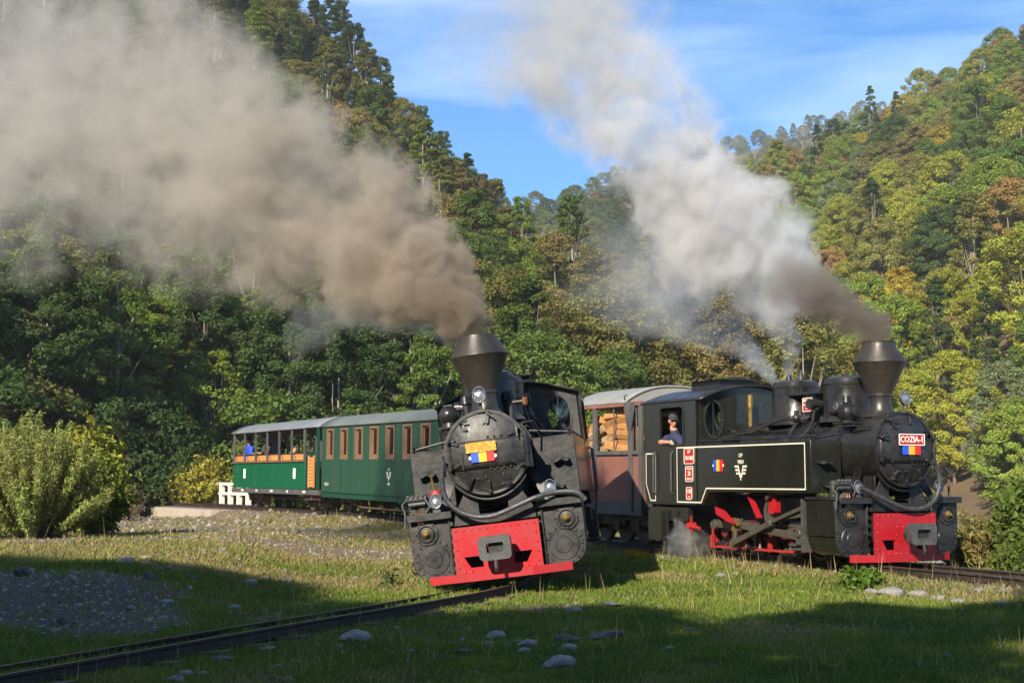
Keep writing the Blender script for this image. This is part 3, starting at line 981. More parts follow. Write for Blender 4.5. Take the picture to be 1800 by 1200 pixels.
        q.build('pane', 'window_glass', fr)
    cab_wall(yR, [rrect(-0.80, 2.10, -0.42, 2.42, 0.05), rrect(0.42, 2.10, 0.80, 2.42, 0.05)], 'cab_rear', -FX, 'tank_paint')
    for s in (-1, 1):
        ex, ey = side_axes(s)
        q = MB()
        out = [(yC - 0.03, zL), (yC - 0.03, ze), (yR, ze), (yR, 1.10), (yR + 0.06, zL)]
        win = rrect(-4.69, 1.80, -3.97, 2.44, 0.07)
        q.plate(side_pts(out, s), (s * (TX + 0.004), 0, 0), ex, ey, 0.03, [side_pts(win, s)])
        cs = q.build('cab_side', TM, root)
        q = MB()
        q.plate(side_pts(rrect(-4.715, 1.775, -3.945, 2.465, 0.09), s), (s * (TX + 0.018), 0, 0), ex, ey, 0.014, [side_pts(rrect(-4.68, 1.81, -3.98, 2.43, 0.07), s)])
        q.build('window_frame', TM, cs)
        q = MB()
        for k in range(26):
            q.rivet((s * (TX + 0.004), yC - 0.06 - k * 0.052, 2.50), (s, 0, 0), 0.008)
        for k in range(30):
            q.rivet((s * (TX + 0.004), yC - 0.06, 0.90 + k * 0.053), (s, 0, 0), 0.008)
            q.rivet((s * (TX + 0.004), -3.82 if k < 17 else -3.80, 0.86 + k * 0.055), (s, 0, 0), 0.007)
        tag(q.build('rivet', TM, cs), None, None, kind='stuff')
        q = MB()
        for yy in (-4.27, -4.83):
            q.tube([(s * (TX + 0.02), yy, 0.98), (s * (TX + 0.065), yy, 1.00), (s * (TX + 0.065), yy, 1.66), (s * (TX + 0.02), yy, 1.68)], 0.017, 8)
        q.build('grab_rail', 'coupler_iron', cs)
        q = MB()
        q.plate(side_pts([(-4.78, 0.82), (-4.32, 0.82), (-4.32, 1.70), (-4.78, 1.70)], s), (s * (TX + 0.010), 0, 0), ex, ey, 0.008)
        q.build('cab_door', TM, cs, bevel=0.004)
        if cozia:
            ln = MB()
            P = [(-4.86, 1.66), (-5.16, 1.66), (-5.16, 1.14), (-5.02, 0.86), (-4.86, 0.86)]
            line_strip(ln, side_pts(P, s), (s * (TX + 0.005), 0, 0), ex, ey, 0.020)
            ln.build('lining', 'cream_paint', cs, smooth=False)
            px = s * (TX + 0.006)
            cast_plate(cs, (px, -3.79 * 1.0, 1.60), ex, ey, 0.30, 0.26, [('CFF', 0.07, 0.075, 0.7), ('764-408', -0.035, 0.105, 0.66)], 0.03)
            cast_plate(cs, (px, -3.79, 1.31), ex, ey, 0.225, 0.26, [('VITEZA', 0.082, 0.048, 0.9), ('30', 0.0, 0.11, 0.8), ('KM/ORA', -0.085, 0.045, 0.85)], 0.025)
            cast_plate(cs, (px, -3.80, 0.99), ex, ey, 0.165, 0.21, [('150', 0.030, 0.10, 0.72), ('CP', -0.062, 0.05, 0.9)], 0.025)
            flag_plate(root, (s * (TX + 0.002), -2.96, 1.44), ex, ey, 0.25, 0.18, True)
            winged_wheel(root, (s * (TX + 0.002), -2.35, 1.42), ex, ey, 0.34, 'cream_paint')
    # roof
    q = MB()
    def roof_fn(i, j):
        x = (cw + 0.06) * (1 - 2 * i)
        return (x, yC + 0.12 + (yR - 0.10 - yC - 0.12) * j, ze + 0.015 + (zc - ze) * (1 - (x / cw) ** 2) + 0.02)
    q.grid(roof_fn, 16, 6)
    rf = q.build('cab_roof', 'sooty_black', root)
    md = rf.modifiers.new('thickness', 'SOLIDIFY')
    md.thickness = 0.03
    q = MB()
    q.box((0, -4.42, 2.84), (0.72, 0.86, 0.14))
    q.plate([(-0.46, 0.0), (0.46, 0.0), (0.0, 0.055)], (0, -3.90, 2.905), FX, FZ, 1.04)
    q.build('roof_vent', 'sooty_black', root)
    q = MB()
    q.box((0, (yC + yR) / 2, 0.92), (2.1, 1.36, 0.06))
    q.cyl((0, yC - 0.05, 1.55), (0, yC - 0.35, 1.55), 0.50, 0.50, 28)
    q.build('cab_floor', 'sooty_black', root)
    # whistle pipe and rods along the top of the boiler
    q = MB()
    q.cyl((0.20, -3.35, 2.05), (0.20, -3.35, 2.62), 0.03, n=10)
    q.cyl((0.20, -3.35, 2.40), (0.20, -3.35, 2.60), 0.045, n=12)
    q.build('whistle', 'brass', root)
    q = MB()
    for s in (-1, 1):
        q.tube([(s * 0.46, -1.0, 1.98), (s * 0.46, yC, 1.98)], 0.014, 8)
        q.tube([(s * 0.60, -1.7, 1.90), (s * 0.60, yC, 1.90)], 0.016, 8)
        q.tube([(s * 0.35, -3.1, 2.06), (s * 0.30, -2.9, 2.30), (s * 0.30, -2.9, 2.46)], 0.012, 6)
        for y in (-2.7, -3.1, -3.45):
            q.ball((s * 0.46, y, 2.0), 0.04, 8)
            q.cyl((s * 0.46, y, 1.98), (s * 0.56, y - 0.06, 2.08), 0.015, n=6)
    q.build('control_rod', 'sooty_black', root)
    # --- frames, wheels and motion
    q = MB()
    for s in (-1, 1):
        q.box((s * 0.44, -2.55, 0.55), (0.03, 4.9, 0.42))
    q.box((0, -5.05, 0.62), (1.9, 0.12, 0.30))
    q.box((0, -2.4, 0.80), (0.86, 3.6, 0.25))
    q.build('main_frame', 'dark_cavity' if not cozia else 'sooty_black', root)
    AX = (-1.22, -2.02, -2.82, -3.62)
    for y in AX:
        for s in (-1, 1):
            q = MB()
            q.lathe([(0.30, -0.05), (0.38, -0.05), (0.36, 0.055), (0.30, 0.055)], (s * 0.42, y, 0.36), 'X', 32)
            q.lathe([(0.30, -0.03), (0.30, 0.03)], (s * 0.42, y, 0.36), 'X', 32)
            wh = q.build('wheel', 'sooty_black', root)
            q = MB()
            for k in range(8):
                a = 2 * math.pi * k / 8 + 0.3
                q.bar((s * 0.42, y, 0.36), (s * 0.42, y + 0.30 * math.cos(a), 0.36 + 0.30 * math.sin(a)), 0.05, 0.05, (1, 0, 0))
            q.cyl((s * 0.36, y, 0.36), (s * 0.56, y, 0.36), 0.09, n=14)
            q.box((s * 0.46, y - 0.15, 0.46), (0.05, 0.20, 0.20))
            q.build('spokes', 'wheel_red' if cozia else 'sooty_black', wh)
        q = MB()
        q.cyl((-0.5, y, 0.36), (0.5, y, 0.36), 0.06, n=10)
        q.build('axle', 'sooty_black', root)
    cy_, cz_ = -0.10, 0.12              # crank throw, all axles in step
    for s in (-1, 1):
        q = MB()
        q.bar((s * 0.66, AX[0] + cy_ + 0.1, 0.36 + cz_), (s * 0.66, AX[3] + cy_ - 0.1, 0.36 + cz_), 0.045, 0.10)
        for y in AX:
            q.cyl((s * 0.60, y + cy_, 0.36 + cz_), (s * 0.72, y + cy_, 0.36 + cz_), 0.085, n=16)
        q.build('coupling_rod', 'oily_steel', root, bevel=0.006)
        q = MB()
        q.bar((s * 0.80, AX[2] + cy_, 0.36 + cz_ + 0.02), (s * 0.80, -1.28, 0.36), 0.05, 0.11)
        q.box((s * 0.80, AX[2] + cy_, 0.38 + cz_), (0.11, 0.20, 0.20))
        q.build('connecting_rod', 'oily_steel', root, bevel=0.008)
        q = MB()
        q.box((s * 0.87, AX[2] + cy_ + 0.02, 0.38 + cz_), (0.04, 0.06, 0.22))
        q.cyl((s * 0.84, AX[2] + cy_ + 0.12, 0.40 + cz_), (s * 0.89, AX[2] + cy_ + 0.12, 0.40 + cz_), 0.05, n=12)
        q.build('bearing_wedge', 'brass', root)
        q = MB()
        q.bar((s * 0.84, AX[2] + cy_, 0.48), (s * 0.86, AX[2] + cy_ + 0.02, 0.20), 0.05, 0.09, (0, 1, 0))
        q.cyl((s * 0.82, AX[2] + cy_ + 0.02, 0.20), (s * 0.93, AX[2] + cy_ + 0.02, 0.20), 0.07, n=14)
        q.bar((s * 0.92, AX[2] + cy_ + 0.02, 0.20), (s * 0.92, -1.86, 0.56), 0.04, 0.085)
        q.build('eccentric_rod', 'oily_steel', root, bevel=0.006)
        q = MB()
        pts = [(s * 0.90, -1.88 - 0.10 * math.sin(t * math.pi), 0.50 + 0.42 * t) for t in [k / 8 for k in range(9)]]
        for a_, b_ in zip(pts[:-1], pts[1:]):
            q.bar(a_, b_, 0.06, 0.085, (1, 0, 0))
        q.build('expansion_link', 'oily_steel', root)
        q = MB()
        q.bar((s * 0.90, -1.92, 0.56), (s * 0.92, -0.95, 0.84), 0.03, 0.055)
        q.bar((s * 0.86, -1.90, 0.62), (s * 0.86, -0.95, 0.72), 0.03, 0.07)
        q.build('radius_rod', 'oily_steel', root)
        q = MB()
        q.box((s * 0.82, -1.18, 0.375), (0.16, 0.22, 0.26))
        q.bar((s * 0.82, -1.10, 0.37), (s * 0.82, -0.80, 0.37), 0.05, 0.05)
        q.bar((s * 0.82, -1.50, 0.24), (s * 0.82, -0.84, 0.24), 0.10, 0.04)
        q.bar((s * 0.82, -1.50, 0.52), (s * 0.82, -0.84, 0.52), 0.10, 0.04)
        q.cyl((s * 0.80, -1.20, 0.42), (s * 0.93, -1.20, 0.42), 0.06, n=12)
        q.build('crosshead', 'oily_steel', root, bevel=0.01)
        q = MB()
        q.box((s * 0.90, -1.02, 0.58), (0.16, 0.05, 0.86))
        q.bar((s * 0.92, -1.02, 0.20), (s * 0.92, -1.5, 0.17), 0.08, 0.03)
        q.build('motion_bracket', 'coupler_iron' if cozia else 'sooty_black', root)
        rm = 'red_paint' if cozia else 'sooty_black'
        q = MB()
        q.plate(side_pts([(-3.28, 0.78), (-3.02, 0.72), (-2.72, 0.52), (-2.90, 0.54), (-3.25, 0.66)][::-1], s), (s * 0.98, 0, 0), *side_axes(s), 0.03)
        q.build('link_bracket', rm, root)
        q = MB()
        q.bar((s * 0.95, -2.36, 0.98), (s * 0.95, -2.10, 0.62), 0.03, 0.09, (1, 0, 0))
        q.build('reversing_lever', rm, root)
        q = MB()
        q.box((s * 0.95, -1.72, 0.80), (0.08, 0.20, 0.16))
        q.cyl((s * 0.90, -1.72, 0.78), (s * 1.0, -1.72, 0.78), 0.09, n=14)
        q.bar((s * 0.95, -1.72, 0.80), (s * 0.95, -1.72, 1.0), 0.05, 0.05, (0, 1, 0))
        q.build('lubricator', rm, root)
        q = MB()
        q.tube([(s * 0.98, -1.86, 0.93), (s * 1.0, -1.75, 1.0), (s * 1.02, -1.45, 1.03), (s * 1.04, -0.95, 1.06)], 0.040, 10)
        q.build('steam_pipe', 'rust_iron' if cozia else 'sooty_black', root)
        q = MB()
        for y in AX:
            q.box((s * 0.60, y - 0.30, 0.19), (0.06, 0.05, 0.22))
            q.box((s * 0.52, y - 0.34, 0.30), (0.08, 0.07, 0.26))
        q.box((s * 0.62, -2.6, 0.115), (0.05, 2.3, 0.035))
        q.build('brake_rigging', 'dull_red' if cozia else 'sooty_black', root)
        q = MB()
        q.box((s * 1.0, -4.55, 0.64), (0.10, 1.2, 0.22))
        q.box((s * 1.02, -4.92, 0.44), (0.16, 0.42, 0.50))
        q.box((s * 1.03, -4.40, 0.24), (0.24, 0.34, 0.025))
        q.bar((s * 1.08, -4.55, 0.24), (s * 1.08, -4.55, 0.70), 0.02, 0.04, (0, 1, 0))
        q.bar((s * 1.08, -4.25, 0.24), (s * 1.08, -4.25, 0.70), 0.02, 0.04, (0, 1, 0))
        q.build('cab_step', TM if cozia else 'sooty_black', root)
        q = MB()
        q.cyl((s * 0.92, -3.95, 0.46), (s * 1.06, -3.95, 0.46), 0.05, n=12)
        q.bar((s * 1.0, -3.95, 0.34), (s * 1.0, -3.95, 0.62), 0.03, 0.03, (0, 1, 0))
        q.cyl((s * 1.0, -3.95, 0.44), (s * 1.0, -3.70, 0.42), 0.03, n=8)
        q.build('injector', 'dull_red' if cozia else 'sooty_black', root)
    return root

cozia = make_loco('steam_locomotive', 'cozia')
tag(cozia, 'black steam locomotive with cream lining, nameplate COZIA-1 and clean red buffer beam', 'steam locomotive', 'steam locomotives')
elvetia = make_loco('steam_locomotive', 'elvetia')
tag(elvetia, 'dusty black steam locomotive tilting on the curve, gold nameplate above a small flag', 'steam locomotive', 'steam locomotives')
RA = R(26)
cozia.matrix_world = Matrix.Translation((5.604, 20.233, 0.18)) @ Matrix.Rotation(math.pi + RA, 4, 'Z')
EA = R(5.6)
elvetia.matrix_world = Matrix.Translation(at(883, 1013, 18.0) - Vector((0, 0, 0.06))) @ Matrix.Rotation(math.pi - EA, 4, 'Z') @ Matrix.Rotation(R(6.9), 4, 'Y')
# ------------------------------------------------------------------ ground, tracks
def sst(t):
    t = np.clip(t, 0, 1)
    return t * t * (3 - 2 * t)
def vnoise(x, y, s, seed=0):
    """smooth value noise, vectorised"""
    x = np.asarray(x, float) / s + seed * 17.31
    y = np.asarray(y, float) / s - seed * 9.77
    xi, yi = np.floor(x), np.floor(y)
    fx, fy = x - xi, y - yi
    fx, fy = fx * fx * (3 - 2 * fx), fy * fy * (3 - 2 * fy)
    def h(a, b):
        v = np.sin(a * 127.1 + b * 311.7 + seed * 74.7) * 43758.5453
        return v - np.floor(v)
    return (h(xi, yi) * (1 - fx) + h(xi + 1, yi) * fx) * (1 - fy) + (h(xi, yi + 1) * (1 - fx) + h(xi + 1, yi + 1) * fx) * fy
TR_R = [(9.55, 12.13, 0.10), (7.8, 15.73, 0.14), (6.48, 18.43, 0.17), (5.604, 20.233, 0.18), (3.41, 24.73, 0.21), (0.85, 30.4, 0.27), (-1.95, 36.6, 0.37), (-5.15, 42.6, 0.44), (-9.45, 50.4, 0.46), (-14.0, 58.0, 0.46), (-19.0, 65.5, 0.46), (-25, 73, 0.46)]
TR_L = [(-9.6, -0.5, -0.12), (-6.4, 5.0, -0.06), (-3.95, 10.2, -0.01), (-2.42, 13.5, 0.01), (-1.15, 16.1, 0.02), (-0.35, 18.2, 0.03), (0.12, 20.8, 0.05), (0.42, 24.0, 0.12), (0.55, 27.5, 0.2), (0.2, 31.5, 0.26)]
SP_R = np.array([tuple(p) for p in spline(TR_R, 14)])
SP_L = np.array([tuple(p) for p in spline(TR_L, 14)])
def track_dist(x, y, sp):
    x = np.asarray(x, float)
    y = np.asarray(y, float)
    best = np.full(x.shape, 1e9)
    zz = np.zeros(x.shape)
    sg = np.zeros(x.shape)
    for i in range(0, len(sp) - 1):
        a, b = sp[i], sp[i + 1]
        dx, dy = b[0] - a[0], b[1] - a[1]
        L2 = dx * dx + dy * dy + 1e-9
        t = np.clip(((x - a[0]) * dx + (y - a[1]) * dy) / L2, 0, 1)
        qx, qy = a[0] + t * dx, a[1] + t * dy
        d = np.hypot(x - qx, y - qy)
        m = d < best
        best = np.where(m, d, best)
        zz = np.where(m, a[2] + t * (b[2] - a[2]), zz)
        sg = np.where(m, dx * (y - qy) - dy * (x - qx), sg)
    return best, zz, sg
def gz(x, y):
    x = np.asarray(x, float)
    y = np.asarray(y, float)
    z = np.interp(y, [-80, 0, 5, 10, 15, 18, 22, 30, 38, 46, 56, 70, 120], [6.0, -0.2, -0.20, -0.13, -0.09, -0.04, 0.02, 0.09, 0.15, 0.10, -0.12, -0.1, -0.2])
    z = z + 0.36 * sst((-2.6 - x) / 2.4) * sst((y - 12.6) / 3.6) * (1 - sst((y - 22) / 16))
    dr, zr, sg = track_dist(x, y, SP_R)
    right = np.where(sg < 0, dr, 0.0)       # far side of the train: the bank falls to the river
    z = z - 1.35 * sst((right - 1.8) / 6.5) * sst((y - 14) / 6)
    z = z + (vnoise(x, y, 3.1, 1) - 0.5) * 0.10 + (vnoise(x, y, 0.9, 2) - 0.5) * 0.05 + (vnoise(x, y, 0.33, 3) - 0.5) * 0.025
    w = (1 - sst((dr - 0.75) / 1.1)) * (1 - 0.8 * sst((y - 49.5) / 1.5))
    z = z * (1 - w) + (zr - 0.125 + (vnoise(x, y, 0.5, 4) - 0.5) * 0.03) * w
    dl, zl, _ = track_dist(x, y, SP_L)
    w = 1 - sst((dl - 0.6) / 1.0)
    z = z * (1 - w) + (zl - 0.085 + (vnoise(x, y, 0.5, 4) - 0.5) * 0.03) * w
    return z
class Fast:
    """a field sampled once on a fine grid and read back by interpolation"""
    def __init__(s, fn, x0=-27.0, x1=27.0, y0=6.0, y1=66.0, d=0.12):
        s.x0, s.y0, s.d = x0, y0, d
        s.nx, s.ny = int((x1 - x0) / d) + 1, int((y1 - y0) / d) + 1
        X, Y = np.meshgrid(x0 + np.arange(s.nx) * d, y0 + np.arange(s.ny) * d, indexing='ij')
        r = fn(X, Y)
        s.f = r if isinstance(r, tuple) else (r,)
    def __call__(s, x, y):
        u = np.clip((np.asarray(x) - s.x0) / s.d, 0, s.nx - 1.001)
        v = np.clip((np.asarray(y) - s.y0) / s.d, 0, s.ny - 1.001)
        i, j = u.astype(int), v.astype(int)
        a, b = u - i, v - j
        o = [(g[i, j] * (1 - a) + g[i + 1, j] * a) * (1 - b) + (g[i, j + 1] * (1 - a) + g[i + 1, j + 1] * a) * b for g in s.f]
        return o[0] if len(o) == 1 else tuple(o)
def gz1(x, y):
    return float(gz(np.array([x]), np.array([y]))[0])
def on_ground(px, py):
    d = ray(px, py)
    lo, hi = 4.0, 75.0
    for _ in range(3):
        Y = np.linspace(lo, hi, 120)
        below = CAM_H + d.z * Y / d.y < gz(d.x * Y / d.y, Y)
        k = int(np.argmax(below)) if below.any() else 119
        lo, hi = Y[max(k - 1, 0)], Y[k]
    return Vector((d.x * hi / d.y, hi, gz1(d.x * hi / d.y, hi)))

def dirt_mask(x, y):
    """bare, stony or trodden ground: the bank on the left, the trodden yard in front of the coaches, the river bar"""
    n = vnoise(x, y, 2.2, 11) * 0.6 + vnoise(x, y, 0.7, 12) * 0.4
    yard = sst((y - 19) / 6) * sst((1.5 - x - (y - 20) * 0.12) / 5) * (1 - sst((y - 58) / 8))
    xw, yw = x + (vnoise(x, y, 1.5, 41) - 0.5) * 2.2, y + (vnoise(x, y, 1.3, 42) - 0.5) * 2.0
    bank = sst((-2.9 - xw) / 2.0) * sst((yw - 12.2) / 1.6) * (1 - sst((yw - 16.2) / 1.6))
    dr, _, sg = track_dist(x, y, SP_R)
    river = np.where(sg < 0, sst((dr - 6.0) / 3.0), 0) * sst((y - 20) / 6)
    m = np.clip(yard * 0.78 + bank * 0.62 + river * 1.2 + 0.20 * (1 - sst((y - 17) / 4)), 0, 1.2)
    return np.clip(sst((m + n - 0.86) / 0.35), 0, 1), river
def dry_mask(x, y):
    n = vnoise(x, y, 1.7, 21) * 0.6 + vnoise(x, y, 0.5, 22) * 0.4
    yard = sst((y - 16.5) / 5) * sst((3.5 - x) / 5)
    dr, _, _ = track_dist(x, y, SP_R)
    near = 1 - sst((dr - 0.8) / 1.5)
    return np.clip(sst((n + 0.45 * yard + 0.35 * near - 0.52) / 0.4), 0, 1)

def build_ground():
    xs = np.concatenate([np.linspace(-120, -32, 16), np.linspace(-29, 24, 190), np.linspace(28, 120, 16)])
    ys = np.concatenate([np.linspace(-90, 2, 24), np.linspace(5, 30, 150), np.linspace(30.4, 72, 90), np.linspace(76, 130, 12)])
    X, Y = np.meshgrid(xs, ys, indexing='ij')
    x, y = X.ravel(), Y.ravel()
    z = gz(x, y)
    nx, ny = len(xs), len(ys)
    i, j = np.meshgrid(np.arange(nx - 1), np.arange(ny - 1), indexing='ij')
    a = (i * ny + j).ravel()
    faces = np.stack([a, a + ny, a + ny + 1, a + 1], 1)
    me = bpy.data.meshes.new('ground')
    me.from_pydata(np.stack([x, y, z], 1).tolist(), [], faces.tolist())
    me.polygons.foreach_set('use_smooth', [True] * len(me.polygons))
    dm, rv = dirt_mask(x, y)
    dy = dry_mask(x, y)
    for nm, arr in (('dirt', dm), ('dry', dy), ('river', rv), ('bank', sst((-2.4 - x) / 1.5) * (1 - sst((y - 17) / 2)))):
        at_ = me.attributes.new(nm, 'FLOAT', 'POINT')
        at_.data.foreach_set('value', np.asarray(arr, np.float32))
    m, nt, out = nodemat('meadow_soil')
    b = N(nt, 'ShaderNodeBsdfPrincipled', Roughness=0.95)
    b.inputs['Specular IOR Level'].default_value = 0.2
    at_ = lambda nme: N(nt, 'ShaderNodeAttribute', attribute_name=nme).outputs['Fac']
    n1 = noise_n(nt, 3.0, 6, 0.65)
    n2 = noise_n(nt, 22.0, 5, 0.65)
    n3 = noise_n(nt, 90.0, 3, 0.6)
    grass = mixc(nt, n1, (0.034, 0.052, 0.013), (0.085, 0.092, 0.026))
    straw = mixc(nt, n2, (0.19, 0.130, 0.062), (0.31, 0.23, 0.115))
    soil = mixc(nt, n2, (0.095, 0.066, 0.042), (0.31, 0.225, 0.150))
    gravel = mixc(nt, n3, (0.26, 0.225, 0.18), (0.52, 0.46, 0.38))
    soil = mixc(nt, maprange(nt, n3, 0.50, 0.66), soil, (0.36, 0.285, 0.21))
    c = mixc(nt, math_n(nt, 'MULTIPLY', at_('dry'), maprange(nt, n2, 0.3, 0.6)), grass, straw)
    dfac = maprange(nt, math_n(nt, 'ADD', at_('dirt'), math_n(nt, 'MULTIPLY', n2, 0.5)), 0.52, 0.80)
    c = mixc(nt, dfac, c, soil)
    c = mixc(nt, at_('river'), c, gravel)
    shale = mixc(nt, n2, (0.050, 0.043, 0.038), (0.16, 0.14, 0.125))
    c = mixc(nt, math_n(nt, 'MULTIPLY', at_('bank'), dfac), c, shale)
    nt.links.new(c, b.inputs['Base Color'])
    bp = N(nt, 'ShaderNodeBump', Strength=0.9, Distance=0.05)
    nt.links.new(math_n(nt, 'ADD', n2, math_n(nt, 'MULTIPLY', n3, 0.5)), bp.inputs['Height'])
    nt.links.new(bp.outputs['Normal'], b.inputs['Normal'])
    nt.links.new(b.outputs['BSDF'], out.inputs['Surface'])
    me.materials.append(m)
    o = bpy.data.objects.new('ground', me)
    COL.objects.link(o)
    tag(o, 'grassy station yard with trodden bare patches and a stony bank', None, kind='structure')
build_ground()

# ------------------------------------------------------------------ tracks: two rails on sleepers, banked where the curve is
def resample(sp, step):
    d = np.concatenate([[0], np.cumsum(np.linalg.norm(np.diff(sp[:, :2], axis=0), axis=1))])
    n = int(d[-1] / step)
    s = np.linspace(0, d[-1], n + 1)
    return np.stack([np.interp(s, d, sp[:, k]) for k in range(3)], 1)
def make_track(sp, label, gauge, cant):
    root = empty('railway_track')
    tag(root, label, 'railway track', 'railway tracks')
    P = resample(sp, 0.4)
    T = np.gradient(P, axis=0)
    T /= np.linalg.norm(T[:, :2], axis=1)[:, None]
    prof = [(-0.035, 0.0), (0.035, 0.0), (0.035, -0.022), (0.010, -0.034), (0.010, -0.082), (0.048, -0.094), (0.048, -0.104), (-0.048, -0.104), (-0.048, -0.094), (-0.010, -0.082), (-0.010, -0.034), (-0.035, -0.022)]
    for s in (-1, 1):
        b = MB()
        vs = []
        fs = []
        n = len(prof)
        for k, (p, t) in enumerate(zip(P, T)):
            nr = np.array([t[1], -t[0]])            # to the right of the direction of travel
            ct = cant(p)
            for u, w in prof:
                off = s * gauge / 2 + u
                vs.append((p[0] + nr[0] * off, p[1] + nr[1] * off, p[2] + w + ct * off / gauge))
        for k in range(len(P) - 1):
            for q in range(n):
                q2 = (q + 1) % n
                fs.append((k * n + q, k * n + q2, (k + 1) * n + q2, (k + 1) * n + q))
        b.v, b.f = vs, fs
        b.mi = [1 if (i % n) == 0 else 0 for i in range(len(fs))]
        b.build('rail', None, root, mats=['rail_steel', 'rail_head'], smooth=False)
    sm = None
    Q = resample(sp, 0.62)
    T = np.gradient(Q, axis=0)
    for k, (p, t) in enumerate(zip(Q, T)):
        if not (4 < p[1] < 62):
            continue
        if sm is None:
            mb = MB()
            mb.box((0, 0, 0), (1.38, 0.20, 0.12))
            o = mb.build('sleeper', 'sleeper_wood', root, bevel=0.012, smooth=False)
            sm = o.data
        else:
            o = bpy.data.objects.new('sleeper', sm)
            COL.objects.link(o)
            o.parent = root
        ct = cant(p)
        o.location = (p[0], p[1], p[2] - 0.172 + random.uniform(-0.012, 0.010))
        o.rotation_euler = (0, -math.atan2(ct, gauge) if t[1] > 0 else math.atan2(ct, gauge), math.atan2(t[1], t[0]) - math.pi / 2 + random.uniform(-0.04, 0.04))
    return root
make_track(SP_R, 'railway track under the green coaches and the cream-lined locomotive, running out to the right', 0.76, lambda p: 0.0)
make_track(SP_L, 'rusty railway track curving to the bottom left in front of the tilting locomotive', 0.76, lambda p: 0.075)
# ------------------------------------------------------------------ wood tender and coaches
def track_at(s_from, sp=SP_R):
    """point and backward direction on the track at distance s behind the first engine's front beam"""
    d = np.concatenate([[0], np.cumsum(np.linalg.norm(np.diff(sp[:, :2], axis=0), axis=1))])
    i0 = int(np.argmin(np.hypot(sp[:, 0] - 5.604, sp[:, 1] - 20.233)))
    s = d[i0] + s_from
    p = np.array([np.interp(s, d, sp[:, k]) for k in range(3)])
    q = np.array([np.interp(s + 0.5, d, sp[:, k]) for k in range(3)])
    return p, (q - p) / np.linalg.norm((q - p)[:2])
def place_on_track(root, s0, s1):
    """stand a vehicle so its two ends lie on the track at s0 (front) and s1 (rear)"""
    a, _ = track_at(s0)
    b, _ = track_at(s1)
    d = Vector((a[0] - b[0], a[1] - b[1], 0))
    root.location = ((a[0] + b[0]) / 2, (a[1] + b[1]) / 2, (a[2] + b[2]) / 2)
    root.rotation_euler = (math.atan2(a[2] - b[2], d.length), 0, math.atan2(d.y, d.x) - math.pi / 2)

def bogie(root, y, w=0.76, wb=1.1, mat='rust_iron'):
    b = MB()
    for s in (-1, 1):
        b.box((s * 0.56, y, 0.40), (0.05, wb + 0.55, 0.14))
        for dy in (-wb / 2, wb / 2):
            b.box((s * 0.57, y + dy, 0.34), (0.10, 0.22, 0.22))
            for k in range(3):
                b.bar((s * 0.60, y + dy - 0.30 + k * 0.02, 0.50 - k * 0.025), (s * 0.60, y + dy + 0.30 - k * 0.02, 0.50 - k * 0.025), 0.07, 0.018)
    b.box((0, y, 0.44), (1.15, 0.30, 0.14))
    bo = b.build('bogie', mat, root)
    for dy in (-wb / 2, wb / 2):
        for s in (-1, 1):
            q = MB()
            q.lathe([(0.001, -0.03), (0.24, -0.03), (0.26, -0.045), (0.30, -0.045), (0.285, 0.04), (0.25, 0.04), (0.24, 0.02), (0.001, 0.02)], (s * w / 2, y + dy, 0.29), 'X', 24)
            q.cyl((s * 0.36, y + dy, 0.29), (s * 0.60, y + dy, 0.29), 0.06, n=10)
            q.build('wheel', mat, bo)
    return bo

def barrel_roof(root, L, hw, ze, zc, mat, name='roof', th=0.035, over=0.12, sag=0.0):
    q = MB()
    def fn(i, j):
        x = (hw + 0.06) * (1 - 2 * i)
        t = x / (hw + 0.06)
        return (x, (0.5 - j) * (L + 2 * over), ze + (zc - ze) * (1 - abs(t) ** 2.4) + sag * math.sin(j * 17))
    q.grid(fn, 20, 10)
    r = q.build(name, mat, root)
    md = r.modifiers.new('thickness', 'SOLIDIFY')
    md.thickness = th
    md.offset = -1
    return r

